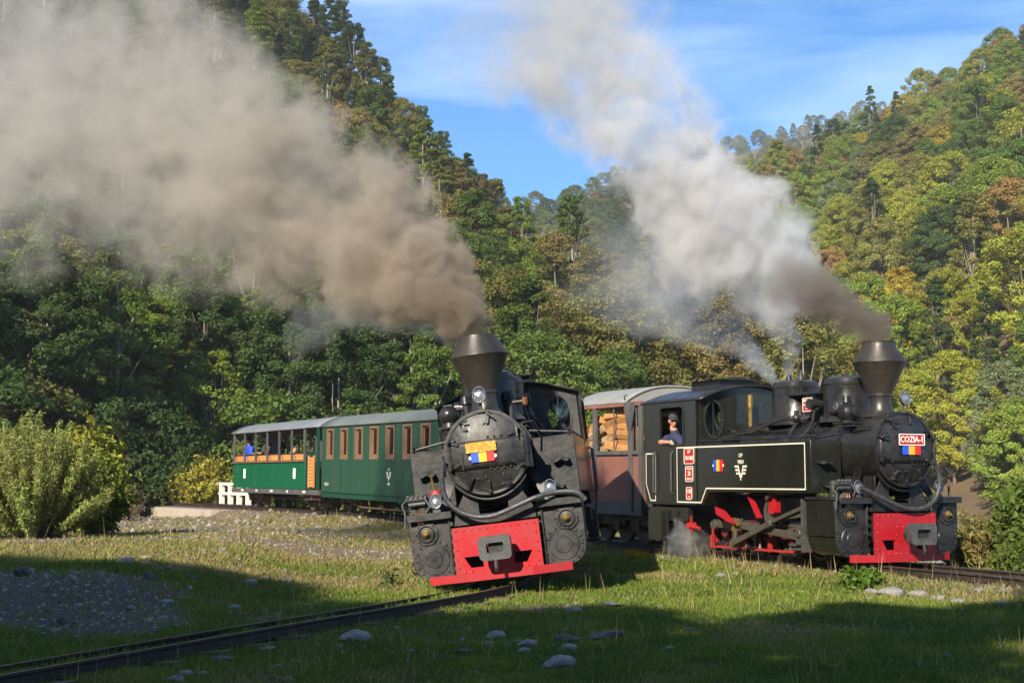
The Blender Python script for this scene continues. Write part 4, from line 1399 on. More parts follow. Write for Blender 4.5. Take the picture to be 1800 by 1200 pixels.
# --- wood tender
def make_tender():
    root = empty('wood_tender')
    tag(root, 'wood tender with faded pink-brown panels and a pale grey roof behind the cab', 'tender')
    L, hw = 2.75, 1.02
    b = MB()
    b.box((0, 0, 0.66), (2.06, L, 0.24))
    b.box((0, 0, 0.50), (1.2, L - 0.2, 0.16))
    b.build('underframe', 'tender_grey', root, bevel=0.01)
    bogie(root, -0.75, wb=0.8)
    bogie(root, 0.80, wb=0.8)
    posts_y = (-L / 2 + 0.07, -0.42, 0.95, L / 2 - 0.06)
    for s in (-1, 1):
        ex, ey = side_axes(s)
        for y0, y1 in zip(posts_y[:-1], posts_y[1:]):
            q = MB()
            q.plate([(min(y0 * s, y1 * s) + 0.02, 0.78), (max(y0 * s, y1 * s) - 0.02, 0.78), (max(y0 * s, y1 * s) - 0.02, 1.63), (min(y0 * s, y1 * s) + 0.02, 1.63)], (s * hw, 0, 0), ex, ey, 0.03)
            q.build('side_panel', 'tender_pink', root, bevel=0.004)
        for k, y in enumerate(posts_y):
            q = MB()
            wtop = 0.11 if k not in (2,) else 0.13
            q.box((s * (hw + 0.012), y, 1.58), (0.06, wtop, 1.96))
            if k == 2:
                q.plate(side_pts([(y - 0.07, 2.05), (y + 0.07, 2.05), (y + 0.22, 2.56), (y - 0.22, 2.56)], s), (s * (hw + 0.047), 0, 0), ex, ey, 0.012)
            q.build('post', 'tender_grey', root, bevel=0.006)
        q = MB()
        q.box((s * (hw + 0.01), 0, 1.66), (0.07, L, 0.07))
        q.build('top_rail', 'tender_grey', root)
        q = MB()
        q.box((s * (hw + 0.01), 0, 2.53), (0.07, L, 0.07))
        q.build('eave_beam', 'tender_pink', root)
        for y in (-0.88, 0.28, 1.12):
            q = MB()
            q.cyl((s * (hw - 0.01), y, 1.66), (s * (hw - 0.01), y, 2.52), 0.016, n=8)
            q.build('guard_rod', 'tender_grey', root)
        q = MB()
        q.bar((s * (hw + 0.01), posts_y[0] + 0.05, 0.95), (s * (hw + 0.01), posts_y[1] - 0.05, 1.45), 0.02, 0.03)
        q.build('brace_rod', 'sooty_black', root)
    for y in (-L / 2 + 0.02, L / 2 - 0.02):
        q = MB()
        q.box((0, y, 1.22), (2.0, 0.03, 0.9))
        q.build('end_panel', 'tender_pink', root)
    q = MB()
    q.box((0, 0, 2.52), (2.0, L - 0.1, 0.02))
    q.build('ceiling', 'tender_pink', root)
    rr = barrel_roof(root, L - 0.62, hw, 2.575, 2.90, 'roof_canvas', over=0.03)
    rr.location.y = -0.30
    q = MB()
    for y in (-0.95, 0.75):
        q.tube([(hw + 0.02, y, 2.60), (hw + 0.03, y, 2.68), (hw - 0.03, y, 2.70)], 0.012, 6)
    q.build('roof_hook', 'sooty_black', root)
    q = MB()
    q.plate([(-1.05, 2.58), (1.05, 2.58)] + [(1.05 - 2.1 * j / 12, 2.58 + 0.31 * (1 - abs(1 - j / 6.0) ** 2.4)) for j in range(1, 12)], (0, L / 2 - 0.60, 0), FX, FZ, 0.02)
    q.build('roof_end', 'roof_canvas', root)
    return root, L, hw
tender, TL_, THW = make_tender()
place_on_track(tender, 5.42, 8.15)

# split logs stacked inside, seen through the open upper sides
log_meshes = []
for k in range(6):
    q = MB()
    L = random.uniform(0.95, 1.22)
    r = random.uniform(0.082, 0.118)
    n = 7 if k % 3 else 4
    a0 = random.random()
    ring = [(math.cos(a0 + 2 * math.pi * i / n) * r * random.uniform(0.75, 1.15), math.sin(a0 + 2 * math.pi * i / n) * r * random.uniform(0.75, 1.15)) for i in range(n)]
    vs = []
    for t in range(5):
        y = (t / 4 - 0.5) * L
        bx, bz = random.uniform(-0.012, 0.012), random.uniform(-0.012, 0.012)
        vs += [(p[0] + bx + random.uniform(-0.006, 0.006), y, p[1] + bz) for p in ring]
    fs = [(t * n + i, t * n + (i + 1) % n, (t + 1) * n + (i + 1) % n, (t + 1) * n + i) for t in range(4) for i in range(n)]
    fs += [tuple(range(n)), tuple(4 * n + i for i in range(n - 1, -1, -1))]
    q.add(vs, fs)
    o = q.build('firewood_log', 'cut_wood', None, smooth=False)
    log_meshes.append(o.data)
    bpy.data.objects.remove(o)
bays = ((-0.90, 'rear bay'), (0.27, 'middle bay'), (1.16, 'front bay'))
CNT = ('first', 'second', 'third', 'fourth', 'fifth', 'sixth', 'seventh', 'eighth')
bpy.context.view_layer.update()
tm = tender.matrix_world.copy()
for by, bname in bays:
    n_row = 7 if bname != 'rear bay' else 5
    for row in range(n_row):
        for col in range(3):
            me = random.choice(log_meshes)
            o = bpy.data.objects.new('firewood_log', me)
            COL.objects.link(o)
            front = bname == 'front bay'
            yaw = random.uniform(-0.22, 0.22) * (0.5 if front else 1) + (math.pi / 2 * 0.86 if front else 0)
            tilt = random.uniform(-0.17, 0.17) + (0.26 if bname == 'rear bay' and row > 2 else 0)
            x = (0.84 - 0.24 * col - 0.03 * random.random() + (0.03 if row % 2 else 0)) if not front else 0.36 - 0.04 * random.random() - 0.02 * col
            z = 1.58 + row * 0.125 + random.uniform(-0.01, 0.01) + (0.04 if bname == 'middle bay' else 0)
            y = by + random.uniform(-0.06, 0.06) + (-0.15 + 0.16 * col if front else 0)
            o.matrix_world = tm @ Matrix.Translation((x, y, z)) @ Matrix.Rotation(yaw, 4, 'Z') @ Matrix.Rotation(tilt, 4, 'X') @ Matrix.Rotation(random.uniform(0, 6.28), 4, 'Y')
            warm = (bname == 'middle bay') or front or (row + col) % 4 == 0
            if warm and random.random() < 0.35:
                o.material_slots[0].link = 'OBJECT'
                o.material_slots[0].material = M['dark_wood']
            if not warm:
                o.material_slots[0].link = 'OBJECT'
                o.material_slots[0].material = M['grey_wood']
            depth = (('outermost', 'second one in', 'third one in') if not front else ('nearest the posts', 'in the middle', 'nearest the cab'))[col]
            tag(o, '%s split log in tender %s, %s layer up, %s' % ('greyish' if not warm else 'brown' if o.material_slots[0].link == 'OBJECT' else 'orange', bname, CNT[row], depth), 'log', 'split logs stacked in the wood tender')

# --- coaches
def make_closed_coach(L, label):
    root = empty('passenger_coach')
    tag(root, label, 'coach', 'green passenger coaches')
    hw, zb, ze = 0.98, 0.62, 2.50
    wz0, wz1 = 1.62, 2.40
    nwin = 8
    pitch = (L - 0.3) / nwin
    wc = [-L / 2 + 0.15 + pitch * (k + 0.5) for k in range(nwin)]
    ww = 0.50
    for s in (-1, 1):
        ex, ey = side_axes(s)
        b = MB()
        holes = [side_pts([(y - ww / 2, wz0), (y + ww / 2, wz0), (y + ww / 2, wz1), (y - ww / 2, wz1)], s) for y in wc]
        b.plate(side_pts([(-L / 2, zb), (L / 2, zb), (L / 2, ze), (-L / 2, ze)], s), (s * hw, 0, 0), ex, ey, 0.04, holes)
        wall = b.build('side_wall', 'coach_green_dark', root, smooth=False)
        # tongue-and-groove boards, each a strip with its own small step
        b = MB()
        bw = 0.092
        n = int(L / bw)
        for k in range(n):
            y0 = -L / 2 + k * L / n + 0.004
            y1 = y0 + L / n - 0.008
            z1 = ze - 0.02
            mid = (y0 + y1) / 2
            dx = random.uniform(0.010, 0.016)
            spans = [(zb - 0.0, z1)]
            for y in wc:
                if y - ww / 2 - 0.07 < mid < y + ww / 2 + 0.07:
                    spans = [(zb, wz0 - 0.075)]
            for a_, c_ in spans:
                b.box((s * (hw + dx / 2), mid, (a_ + c_) / 2), (dx, y1 - y0, c_ - a_))
        tag(b.build('plank', 'coach_planks', wall, smooth=False), None, None, kind='stuff')
        for y in wc:
            q = MB()
            q.plate(side_pts([(y - ww / 2 - 0.045, wz0 - 0.07), (y + ww / 2 + 0.045, wz0 - 0.07), (y + ww / 2 + 0.045, wz1 + 0.045), (y - ww / 2 - 0.045, wz1 + 0.045)], s), (s * (hw + 0.030), 0, 0), ex, ey, 0.07,
                    [side_pts([(y - ww / 2 + 0.012, wz0 + 0.015), (y + ww / 2 - 0.012, wz0 + 0.015), (y + ww / 2 - 0.012, wz1 - 0.015), (y - ww / 2 + 0.012, wz1 - 0.015)], s)])
            w = q.build('window', 'window_wood', root, smooth=False)
            q = MB()
            q.plate(side_pts([(y - ww / 2 + 0.012, wz0 + 0.015), (y + ww / 2 - 0.012, wz0 + 0.015), (y + ww / 2 - 0.012, wz1 - 0.015), (y - ww / 2 + 0.012, wz1 - 0.015)], s), (s * (hw - 0.035), 0, 0), ex, ey, 0.03,
                    [side_pts([(y - ww / 2 + 0.06, wz0 + 0.065), (y + ww / 2 - 0.06, wz0 + 0.065), (y + ww / 2 - 0.06, wz1 - 0.065), (y - ww / 2 + 0.06, wz1 - 0.065)], s)])
            q.build('sash', 'window_wood', w, smooth=False)
            q = MB()
            q.plate(side_pts([(y - ww / 2 + 0.055, wz0 + 0.06), (y + ww / 2 - 0.055, wz0 + 0.06), (y + ww / 2 - 0.055, wz1 - 0.06), (y - ww / 2 + 0.055, wz1 - 0.06)], s), (s * (hw - 0.050), 0, 0), ex, ey, 0.005)
            q.build('pane', 'window_glass', w, smooth=False)
        q = MB()
        q.box((s * (hw - 0.02), 0, zb - 0.09), (0.05, L, 0.16))
        q.box((s * (hw + 0.02), 0, zb - 0.012), (0.04, L, 0.022))
        q.build('sole_bar', 'coach_green_dark', root)
        if s == 1:
            winged_wheel(root, (s * (hw + 0.018), wc[4] - 0.06, 1.20), ex, ey, 0.36, 'white_paint', top='CFF', mid=None, below='VISEU')
            text_mesh('fleet_number', '1352-0', 0.13, 'cream_paint', root, (s * (hw + 0.018), -L / 2 + 0.45, 0.83), ex, ey, 0.002)
    for y, ny in ((L / 2, 1), (-L / 2, -1)):
        q = MB()
        q.box((0, y - ny * 0.02, (zb + ze) / 2), (hw * 2 - 0.06, 0.04, ze - zb))
        q.build('end_wall', 'coach_green_dark', root)
        q = MB()
        q.plate([(-hw, ze - 0.01), (hw, ze - 0.01)] + [(hw * (1 - j / 6.0), ze + 0.30 * (1 - abs(1 - j / 6.0) ** 2.4)) for j in range(1, 12)], (0, y, 0), FX if ny > 0 else -FX, FZ, 0.03)
        q.build('roof_end', 'coach_green_dark', root)
    barrel_roof(root, L, hw, 2.52, 2.86, 'coach_roof', over=0.16)
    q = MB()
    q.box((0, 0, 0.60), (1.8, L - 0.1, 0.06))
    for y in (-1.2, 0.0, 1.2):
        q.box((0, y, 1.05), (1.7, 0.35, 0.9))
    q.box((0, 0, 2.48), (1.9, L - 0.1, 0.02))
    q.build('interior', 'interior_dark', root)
    q = MB()
    for s in (-1, 1):
        q.tube([(s * 0.7, -L / 2 + 1.2, 0.50), (s * 0.7, -L / 2 + 2.6, 0.22), (s * 0.7, L / 2 - 2.6, 0.22), (s * 0.7, L / 2 - 1.2, 0.50)], 0.025, 8)
        for y in (-L / 2 + 2.6, L / 2 - 2.6, -L / 2 + 3.9):
            q.bar((s * 0.7, y, 0.22), (s * 0.7, y, 0.52), 0.05, 0.05, (0, 1, 0))
    q.build('truss_rod', 'rust_iron', root)
    bogie(root, -L / 2 + 1.35)
    bogie(root, L / 2 - 1.35)
    return root

def make_open_coach(L, label):
    root = empty('passenger_coach')
    tag(root, label, 'coach', 'green passenger coaches')
    hw, zb, zp, ze = 0.98, 0.66, 1.50, 2.50
    yr, yf = -L / 2 + 0.12, L / 2 - 1.15        # seating section; a railed platform at the front end
    nb = 6
    pit = (yf - yr - 0.1) / nb
    for s in (-1, 1):
        ex, ey = side_axes(s)
        q = MB()
        q.plate(side_pts([(yr, zb), (yf, zb), (yf, zp), (yr, zp)], s), (s * hw, 0, 0), ex, ey, 0.035)
        q.build('side_panel', 'coach_green', root, bevel=0.005)
        q = MB()
        q.box((s * (hw + 0.01), (yr + yf) / 2, zp + 0.02), (0.09, yf - yr, 0.04))
        q.build('sill', 'window_wood', root)
        for k in range(nb + 1):
            y = yr + 0.05 + k * pit
            q = MB()
            q.box((s * hw, y, (zp + ze) / 2 + 0.02), (0.05, 0.065 if 0 < k < nb else 0.12, ze - zp))
            q.build('post', 'tender_grey', root)
        for k in range(nb):
            y0 = yr + 0.05 + k * pit + 0.06
            y1 = y0 + pit - 0.12
            q = MB()
            q.box((s * (hw - 0.05), (y0 + y1) / 2, zp + 0.155), (0.03, y1 - y0, 0.20))
            q.build('drop_board', 'rail_wood', root, bevel=0.004)
            q = MB()
            q.bar((s * (hw - 0.028), y0 + 0.10, zp + 0.24), (s * (hw - 0.028), y0 + 0.26, zp + 0.07), 0.01, 0.025)
            q.build('latch', 'sooty_black', root)
        q = MB()
        q.box((s * (hw - 0.03), (yr + yf) / 2, zp + 0.27), (0.06, yf - yr, 0.03))
        q.build('top_rail', 'sooty_black', root)
        q = MB()
        q.box((s * (hw - 0.03), 0, zb - 0.09), (0.08, L, 0.15))
        q.build('sole_bar', 'tender_grey', root)
        q = MB()
        for k in range(5):
            q.box((s * (hw + 0.014), -L / 2 + 1.2 + k * 1.5, zb - 0.08), (0.01, 0.14 if k % 2 else 0.24, 0.07))
        q.build('stencil_patch', 'cream_paint', root)
        for y in (yr + 1.25, yf - 0.95):
            q = MB()
            q.plate(side_pts([(y - 0.11, 0.98), (y + 0.11, 0.98), (y + 0.11, 1.30), (y - 0.11, 1.30)], s), (s * (hw + 0.006), 0, 0), ex, ey, 0.005)
            q.build('notice', 'white_paint', root)
        # front platform: posts, gate of slats
        q = MB()
        q.box((s * hw, L / 2 - 0.06, 1.58), (0.07, 0.10, 1.84))
        q.build('corner_post', 'coach_green_dark', root)
        q = MB()
        for k in range(9):
            q.box((s * (hw - 0.03), yf + 0.45, 0.78 + k * 0.10), (0.02, 0.50, 0.085))
        for y in (yf + 0.22, yf + 0.68):
            q.box((s * (hw - 0.03), y, 1.19), (0.045, 0.04, 0.98))
        q.build('platform_gate', 'rail_wood', root)
        q = MB()
        q.box((s * 0.96, L / 2 - 0.55, 0.36), (0.30, 0.60, 0.03))
        q.bar((s * 0.90, L / 2 - 0.80, 0.36), (s * 0.90, L / 2 - 0.80, 0.66), 0.03, 0.03, (0, 1, 0))
        q.build('foot_board', 'rust_iron', root)
    for y in (yr, yf):
        q = MB()
        q.box((0, y, (zb + zp) / 2 + 0.15), (hw * 2 - 0.1, 0.035, zp - zb + 0.3))
        q.build('end_wall', 'coach_green_dark', root)
        for x in (-0.45, 0.45):
            q = MB()
            q.box((x, y, 2.02), (0.30 if y < 0 else 0.42, 0.05, 1.0))
            q.build('end_pillar', 'tender_grey', root)
    q = MB()
    q.box((0, 0, zb - 0.05), (1.86, L, 0.06))
    q.build('floor', 'rust_iron', root)
    for k in range(nb):
        y = yr + 0.05 + (k + 0.5) * pit
        for s in (-1, 1):
            q = MB()
            q.box((s * 0.55, y, zb + 0.40), (0.72, 0.30, 0.04))
            q.box((s * 0.55, y - 0.17, zb + 0.66), (0.72, 0.03, 0.50))
            q.build('bench', 'window_wood', root)
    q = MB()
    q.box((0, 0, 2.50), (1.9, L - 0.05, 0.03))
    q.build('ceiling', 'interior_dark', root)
    barrel_roof(root, L, hw, 2.53, 2.86, 'open_roof', over=0.10, sag=0.004)
    q = MB()
    for s in (-1, 1):
        q.tube([(s * 0.6, -L / 2 + 1.0, 0.5), (s * 0.6, -L / 2 + 2.6, 0.34), (s * 0.6, L / 2 - 2.6, 0.34), (s * 0.6, L / 2 - 1.0, 0.5)], 0.02, 6)
    q.build('truss_rod', 'rust_iron', root)
    bogie(root, -L / 2 + 1.5)
    bogie(root, L / 2 - 1.4)
    return root
closed = make_closed_coach(9.7, 'dark green boarded coach with brown-framed windows behind the tilting locomotive')
place_on_track(closed, 14.3, 24.0)
opened = make_open_coach(8.4, 'bright green open-sided coach with a grey roof at the tail of the train')
place_on_track(opened, 24.3, 32.7)
# ------------------------------------------------------------------ people: one continuous skinned body each, clothing by region
def local_y_for_px(root, px, x, z):
    bpy.context.view_layer.update()
    mw = root.matrix_world
    best = min(range(-600, 601), key=lambda k: abs(to_px(mw @ Vector((x, k / 100, z)))[0] - px))
    return best / 100

def make_person(mw, J, top, label, skin='skin', trousers='dark_trousers', cap=None, hair='hair_dark', bare_forearm=False, look=0.0, nod=0.0, group=None, scale=1.0, badges=False):
    """J: joint positions in the figure's own frame (faces +y). Bones carry a radius at each joint."""
    R_ = {'pelvis': 0.150, 'waist': 0.150, 'chest': 0.165, 'collar': 0.105, 'neck': 0.062, 'skull': 0.070,
          'shoulder': 0.082, 'elbow': 0.054, 'wrist': 0.036, 'palm': 0.042, 'hip': 0.105, 'knee': 0.068, 'ankle': 0.048, 'toe': 0.042}
    bones = [('pelvis', 'waist'), ('waist', 'chest'), ('chest', 'collar'), ('collar', 'neck'), ('neck', 'skull')]
    for s in ('_l', '_r'):
        bones += [('chest', 'shoulder' + s), ('shoulder' + s, 'elbow' + s), ('elbow' + s, 'wrist' + s), ('wrist' + s, 'palm' + s),
                  ('pelvis', 'hip' + s), ('hip' + s, 'knee' + s), ('knee' + s, 'ankle' + s), ('ankle' + s, 'toe' + s)]
    names = list(J)
    P = {k: Vector(v) for k, v in J.items()}
    rad = {k: R_[k.split('_')[0]] for k in names}
    # five fingers rooted in each palm
    for s, sg in (('_l', -1), ('_r', 1)):
        d = (P['palm' + s] - P['wrist' + s]).normalized()
        acr = d.cross(Vector((0, 0, 1)))
        acr = acr.normalized() if acr.length > 0.1 else Vector((1, 0, 0))
        dn = d.cross(acr).normalized()
        dn = dn if dn.z < 0 else -dn
        for f, (off, ln) in enumerate(((-0.030, 0.062), (-0.010, 0.072), (0.010, 0.068), (0.030, 0.052))):
            a = P['palm' + s] + acr * off + d * 0.028
            for q, (t, b) in enumerate(((0.0, 0.0), (0.55, 0.12), (1.0, 0.55))):
                k = 'finger%d%s%d' % (f, s, q)
                P[k] = a + d * ln * t + dn * ln * b
                rad[k] = (0.011, 0.010, 0.008)[q]
                bones.append((('palm' + s) if q == 0 else 'finger%d%s%d' % (f, s, q - 1), k))
        a = P['palm' + s] + acr * (0.040 * -sg) - d * 0.012
        for q, (t, b) in enumerate(((0, 0), (0.030, 0.012), (0.055, 0.020))):
            k = 'thumb%s%d' % (s, q)
            P[k] = a + d * t + acr * (-sg * b)
            rad[k] = (0.014, 0.012, 0.010)[q]
            bones.append((('palm' + s) if q == 0 else 'thumb%s%d' % (s, q - 1), k))
    names = list(P)
    me = bpy.data.meshes.new('person')
    me.from_pydata([P[k] for k in names], [(names.index(a), names.index(b)) for a, b in bones], [])
    ob = bpy.data.objects.new('person_tmp', me)
    COL.objects.link(ob)
    sk = ob.modifiers.new('skin', 'SKIN')
    sk.use_smooth_shade = True
    layer = me.skin_vertices[0].data
    for i, k in enumerate(names):
        rx = rad[k]
        fl = 0.72 if k in ('waist', 'pelvis', 'chest') else 1.0
        layer[i].radius = (rx, rx * fl)
        layer[i].use_root = (k == 'pelvis')
    sb = ob.modifiers.new('sub', 'SUBSURF')
    sb.levels = 2
    sb.render_levels = 2
    dg = bpy.context.evaluated_depsgraph_get()
    body = bpy.data.meshes.new_from_object(ob.evaluated_get(dg))
    bpy.data.objects.remove(ob)
    slots = [skin, top, trousers]
    def region(c):
        bd, bb = 1e9, None
        for a, b in bones:
            pa, pb = P[a], P[b]
            d = pb - pa
            t = max(0, min(1, (c - pa).dot(d) / max(1e-9, d.length_squared)))
            q = (c - pa - d * t).length - (rad[a] * (1 - t) + rad[b] * t)
            if q < bd:
                bd, bb = q, (a, b, t)
        a, b, t = bb
        if b.startswith(('neck', 'skull', 'palm', 'finger', 'thumb')):
            return 0
        if b.startswith('wrist'):
            return 0 if bare_forearm or t > 0.93 else 1
        if b.startswith('elbow') and bare_forearm and t > 0.82:
            return 0
        if b.startswith(('knee', 'ankle', 'toe', 'hip')):
            return 2
        return 1
    mi = [region(p.center) for p in body.polygons]
    bm = bmesh.new()
    bm.from_mesh(body)
    bm.faces.ensure_lookup_table()
    for f, m in zip(bm.faces, mi):
        f.material_index = m
        f.smooth = True
    # head: shaped skull with brow, nose, jaw, eyes, ears
    hc = P['skull'] + Vector((0, 0.018, 0.045))
    rot = Matrix.Rotation(look, 3, 'Z') @ Matrix.Rotation(nod, 3, 'X')
    h = MB()
    nu, nv = 20, 16
    vs, fs = [], []
    for j in range(nv + 1):
        ph = -math.pi / 2 + math.pi * j / nv
        for i in range(nu):
            th = 2 * math.pi * i / nu
            x, y, z = math.cos(ph) * math.sin(th), math.cos(ph) * math.cos(th), math.sin(ph)
            sx, sy, sz = 0.076, 0.098, 0.118
            jaw = max(0, -z)
            X, Yy, Z = x * sx * (1 - 0.30 * jaw), y * sy * (1 - 0.16 * jaw) + 0.016 * jaw, z * sz
            if y > 0.6 and abs(x) < 0.28:
                nose = max(0, 1 - abs(x) / 0.22) * max(0, 1 - abs(z + 0.17) / 0.26)
                Yy += 0.026 * nose
                Yy -= 0.006 * max(0, 1 - abs(z + 0.52) / 0.06) * max(0, 1 - abs(x) / 0.3)
                Yy += 0.006 * max(0, 1 - abs(z + 0.80) / 0.2)
            if y > 0.4 and 0.2 < abs(x) < 0.6:
                Yy -= 0.009 * max(0, 1 - abs(z - 0.03) / 0.14)
                Yy += 0.006 * max(0, 1 - abs(z - 0.22) / 0.1)
            vs.append((X, Yy, Z))
    for j in range(nv):
        for i in range(nu):
            fs.append((j * nu + i, j * nu + (i + 1) % nu, (j + 1) * nu + (i + 1) % nu, (j + 1) * nu + i))
    h.add(vs, fs)
    for s in (-1, 1):
        h.ball((s * 0.079, -0.004, -0.012), 0.030, 8, (0.35, 0.7, 1.0))
    def put(mb, mat_i):
        vv = [bm.verts.new(hc + rot @ Vector(v)) for v in mb.v]
        for f in mb.f:
            try:
                nf = bm.faces.new([vv[i] for i in f])
                nf.material_index = mat_i
                nf.smooth = True
            except ValueError:
                pass
    put(h, 0)
    e = MB()
    for s in (-1, 1):
        e.ball((s * 0.030, 0.081, 0.004), 0.010, 8)
    slots.append('hair_dark')
    put(e, 3)
    bmesh.ops.scale(bm, vec=(scale, scale, scale), verts=bm.verts)
    me2 = bpy.data.meshes.new('person')
    bm.to_mesh(me2)
    bm.free()
    for m in slots:
        me2.materials.append(M[m])
    o = bpy.data.objects.new('person', me2)
    COL.objects.link(o)
    o.matrix_world = mw
    tag(o, label, 'person', group)
    hm = MB()
    if cap:
        n = 20
        hm.lathe([(0.085, 0.030), (0.088, 0.060), (0.083, 0.095), (0.062, 0.120), (0.03, 0.130), (0.001, 0.131)], (0, 0, 0), 'Z', n)
        hm.v = [(v[0] * 0.98, v[1] * 1.18, v[2]) for v in hm.v]
        hm.grid(lambda i, j: ((i - 0.5) * 0.150, 0.075 + j * 0.085 * (1 - 1.6 * (i - 0.5) ** 2), 0.045 - 0.02 * j - 0.10 * (i - 0.5) ** 2), 8, 3)
        nm, mt = 'cap', cap
    else:
        vs, fs = [], []
        for j in range(9):
            ph = -0.35 + (math.pi / 2 + 0.35) * j / 8
            for i in range(20):
                th = 2 * math.pi * i / 20
                fr = max(0.0, math.cos(th))
                p2 = max(ph, -0.35 + 0.95 * fr)
                vs.append((math.cos(p2) * math.sin(th) * 0.083, math.cos(p2) * math.cos(th) * 0.105 - 0.004, math.sin(p2) * 0.126))
        for j in range(8):
            for i in range(20):
                fs.append((j * 20 + i, j * 20 + (i + 1) % 20, (j + 1) * 20 + (i + 1) % 20, (j + 1) * 20 + i))
        hm.add(vs, fs)
        nm, mt = 'hair', hair
    hm.v = [tuple((hc + rot @ Vector(v)) * scale) for v in hm.v]
    hm.build(nm, mt, o)
    if badges:
        for cx, cz, w, hh in badges:
            q = MB()
            d0 = (P['shoulder_r'] - P['shoulder_l'])
            d0.z = 0
            d0.normalize()
            fwd = Vector((0, 0, 1)).cross(d0)
            c = P['chest'] + d0 * cx + fwd * 0.152 + Vector((0, 0, cz))
            q.plate([(-w / 2, -hh / 2), (w / 2, -hh / 2), (w / 2, hh / 2), (-w / 2, hh / 2)], c, -d0, Vector((0, 0, 1)), 0.012)
            q.v = [tuple(Vector(v) * scale) for v in q.v]
            q.build('shirt_badge', 'white_paint', o, smooth=False)
    return o

bpy.context.view_layer.update()
# engine driver leaning on the cab window sill of the right-hand engine (figure frame = engine frame, faces along the engine)
DRV = {'pelvis': (0.62, -4.62, 1.42), 'waist': (0.72, -4.62, 1.60), 'chest': (0.86, -4.58, 1.83), 'collar': (0.91, -4.56, 1.98), 'neck': (0.935, -4.55, 2.06), 'skull': (0.96, -4.53, 2.17),
       'shoulder_r': (0.93, -4.77, 1.92), 'elbow_r': (1.10, -4.72, 1.845), 'wrist_r': (1.165, -4.44, 1.845), 'palm_r': (1.165, -4.33, 1.84),
       'shoulder_l': (0.95, -4.39, 1.93), 'elbow_l': (0.98, -4.18, 1.72), 'wrist_l': (1.03, -4.00, 1.62), 'palm_l': (1.03, -3.92, 1.62),
       'hip_r': (0.72, -4.60, 1.36), 'knee_r': (0.80, -4.18, 1.38), 'ankle_r': (0.80, -4.16, 1.02), 'toe_r': (0.80, -4.02, 0.99),
       'hip_l': (0.54, -4.56, 1.36), 'knee_l': (0.56, -4.14, 1.38), 'ankle_l': (0.56, -4.12, 1.02), 'toe_l': (0.56, -3.98, 0.99)}
make_person(cozia.matrix_world.copy(), DRV, 'navy_shirt', 'man in navy polo shirt and dark cap leaning on the cab window sill', cap='charcoal_cap', bare_forearm=True, look=R(-22), nod=R(-4),
            badges=[(0.055, 0.03, 0.045, 0.05), (-0.085, 0.04, 0.05, 0.022)])
FIR = {k: (-v[0] + 0.10, v[1] + 0.66, v[2] + 0.13) for k, v in DRV.items()}
FIR = {(k[:-2] + ('_l' if k.endswith('_r') else '_r') if k.endswith(('_l', '_r')) else k): v for k, v in FIR.items()}
FIR['elbow_l'] = (-0.96, -3.90, 1.90)
FIR['wrist_l'] = (-0.86, -3.74, 2.00)
FIR['palm_l'] = (-0.84, -3.68, 2.03)
make_person(elvetia.matrix_world.copy(), FIR, 'maroon_shirt', 'man in maroon shirt behind the oval cab window of the tilting locomotive', look=R(30))
q = MB()
q.box((0.62, -4.66, 1.18), (0.60, 0.36, 0.34))
q.build('cab_seat', 'sooty_black', cozia)
q = MB()
q.box((-0.50, -4.0, 1.25), (0.60, 0.36, 0.44))
q.build('cab_seat', 'sooty_black', elvetia)

def upright(sit=False, fwd=0.0):
    """standing figure with forearms resting ahead, 1.72 m"""
    return {'pelvis': (0, 0, 0.95), 'waist': (0, 0.0, 1.12), 'chest': (0, 0.01, 1.32), 'collar': (0, 0.02, 1.44), 'neck': (0, 0.025, 1.51), 'skull': (0, 0.03, 1.60),
            'shoulder_r': (0.175, 0.0, 1.40), 'elbow_r': (0.25, 0.10, 1.13), 'wrist_r': (0.17, 0.31, 1.14), 'palm_r': (0.14, 0.39, 1.14),
            'shoulder_l': (-0.175, 0.0, 1.40), 'elbow_l': (-0.25, 0.10, 1.13), 'wrist_l': (-0.17, 0.31, 1.14), 'palm_l': (-0.14, 0.39, 1.14),
            'hip_r': (0.09, 0, 0.90), 'knee_r': (0.10, 0.02, 0.48), 'ankle_r': (0.10, 0.0, 0.09), 'toe_r': (0.11, 0.13, 0.04),
            'hip_l': (-0.09, 0, 0.90), 'knee_l': (-0.10, 0.02, 0.48), 'ankle_l': (-0.10, 0.0, 0.09), 'toe_l': (-0.11, 0.13, 0.04)}
def seated():
    d = upright()
    for k in d:
        if not k.startswith(('knee', 'ankle', 'toe')):
            d[k] = (d[k][0], d[k][1] - 0.02, d[k][2] - 0.42)
    for s, sg in (('_r', 1), ('_l', -1)):
        d['knee' + s] = (sg * 0.10, 0.40, 0.50)
        d['ankle' + s] = (sg * 0.10, 0.42, 0.09)
        d['toe' + s] = (sg * 0.11, 0.55, 0.04)
    return d
def rider(px, x, J, yaw, *a, zf=0.66, **k):
    y = local_y_for_px(opened, px, x, 1.9)
    mw = opened.matrix_world @ Matrix.Translation((x, y, zf)) @ Matrix.Rotation(yaw, 4, 'Z')
    return make_person(mw, J, *a, **k)
rider(439, 0.48, upright(), R(-78), 'blue_jacket', 'person in bright blue jacket standing at the rail of the open coach', skin='skin_shade', scale=0.98)
rider(470, 0.40, upright(), R(-86), 'brown_coat', 'person in brown coat and flat dark cap standing in the open coach', skin='skin_shade', cap='charcoal_cap', scale=1.02)
rider(516, 0.52, seated(), R(20), 'navy_shirt', 'seated person with a bare arm on the rail of the open coach', skin='skin', bare_forearm=True, zf=0.68)
rider(556, 0.45, upright(), R(-70), 'brown_coat', 'person in dark clothes on the end platform behind the wooden gate', skin='skin_shade', scale=0.9, zf=0.64)
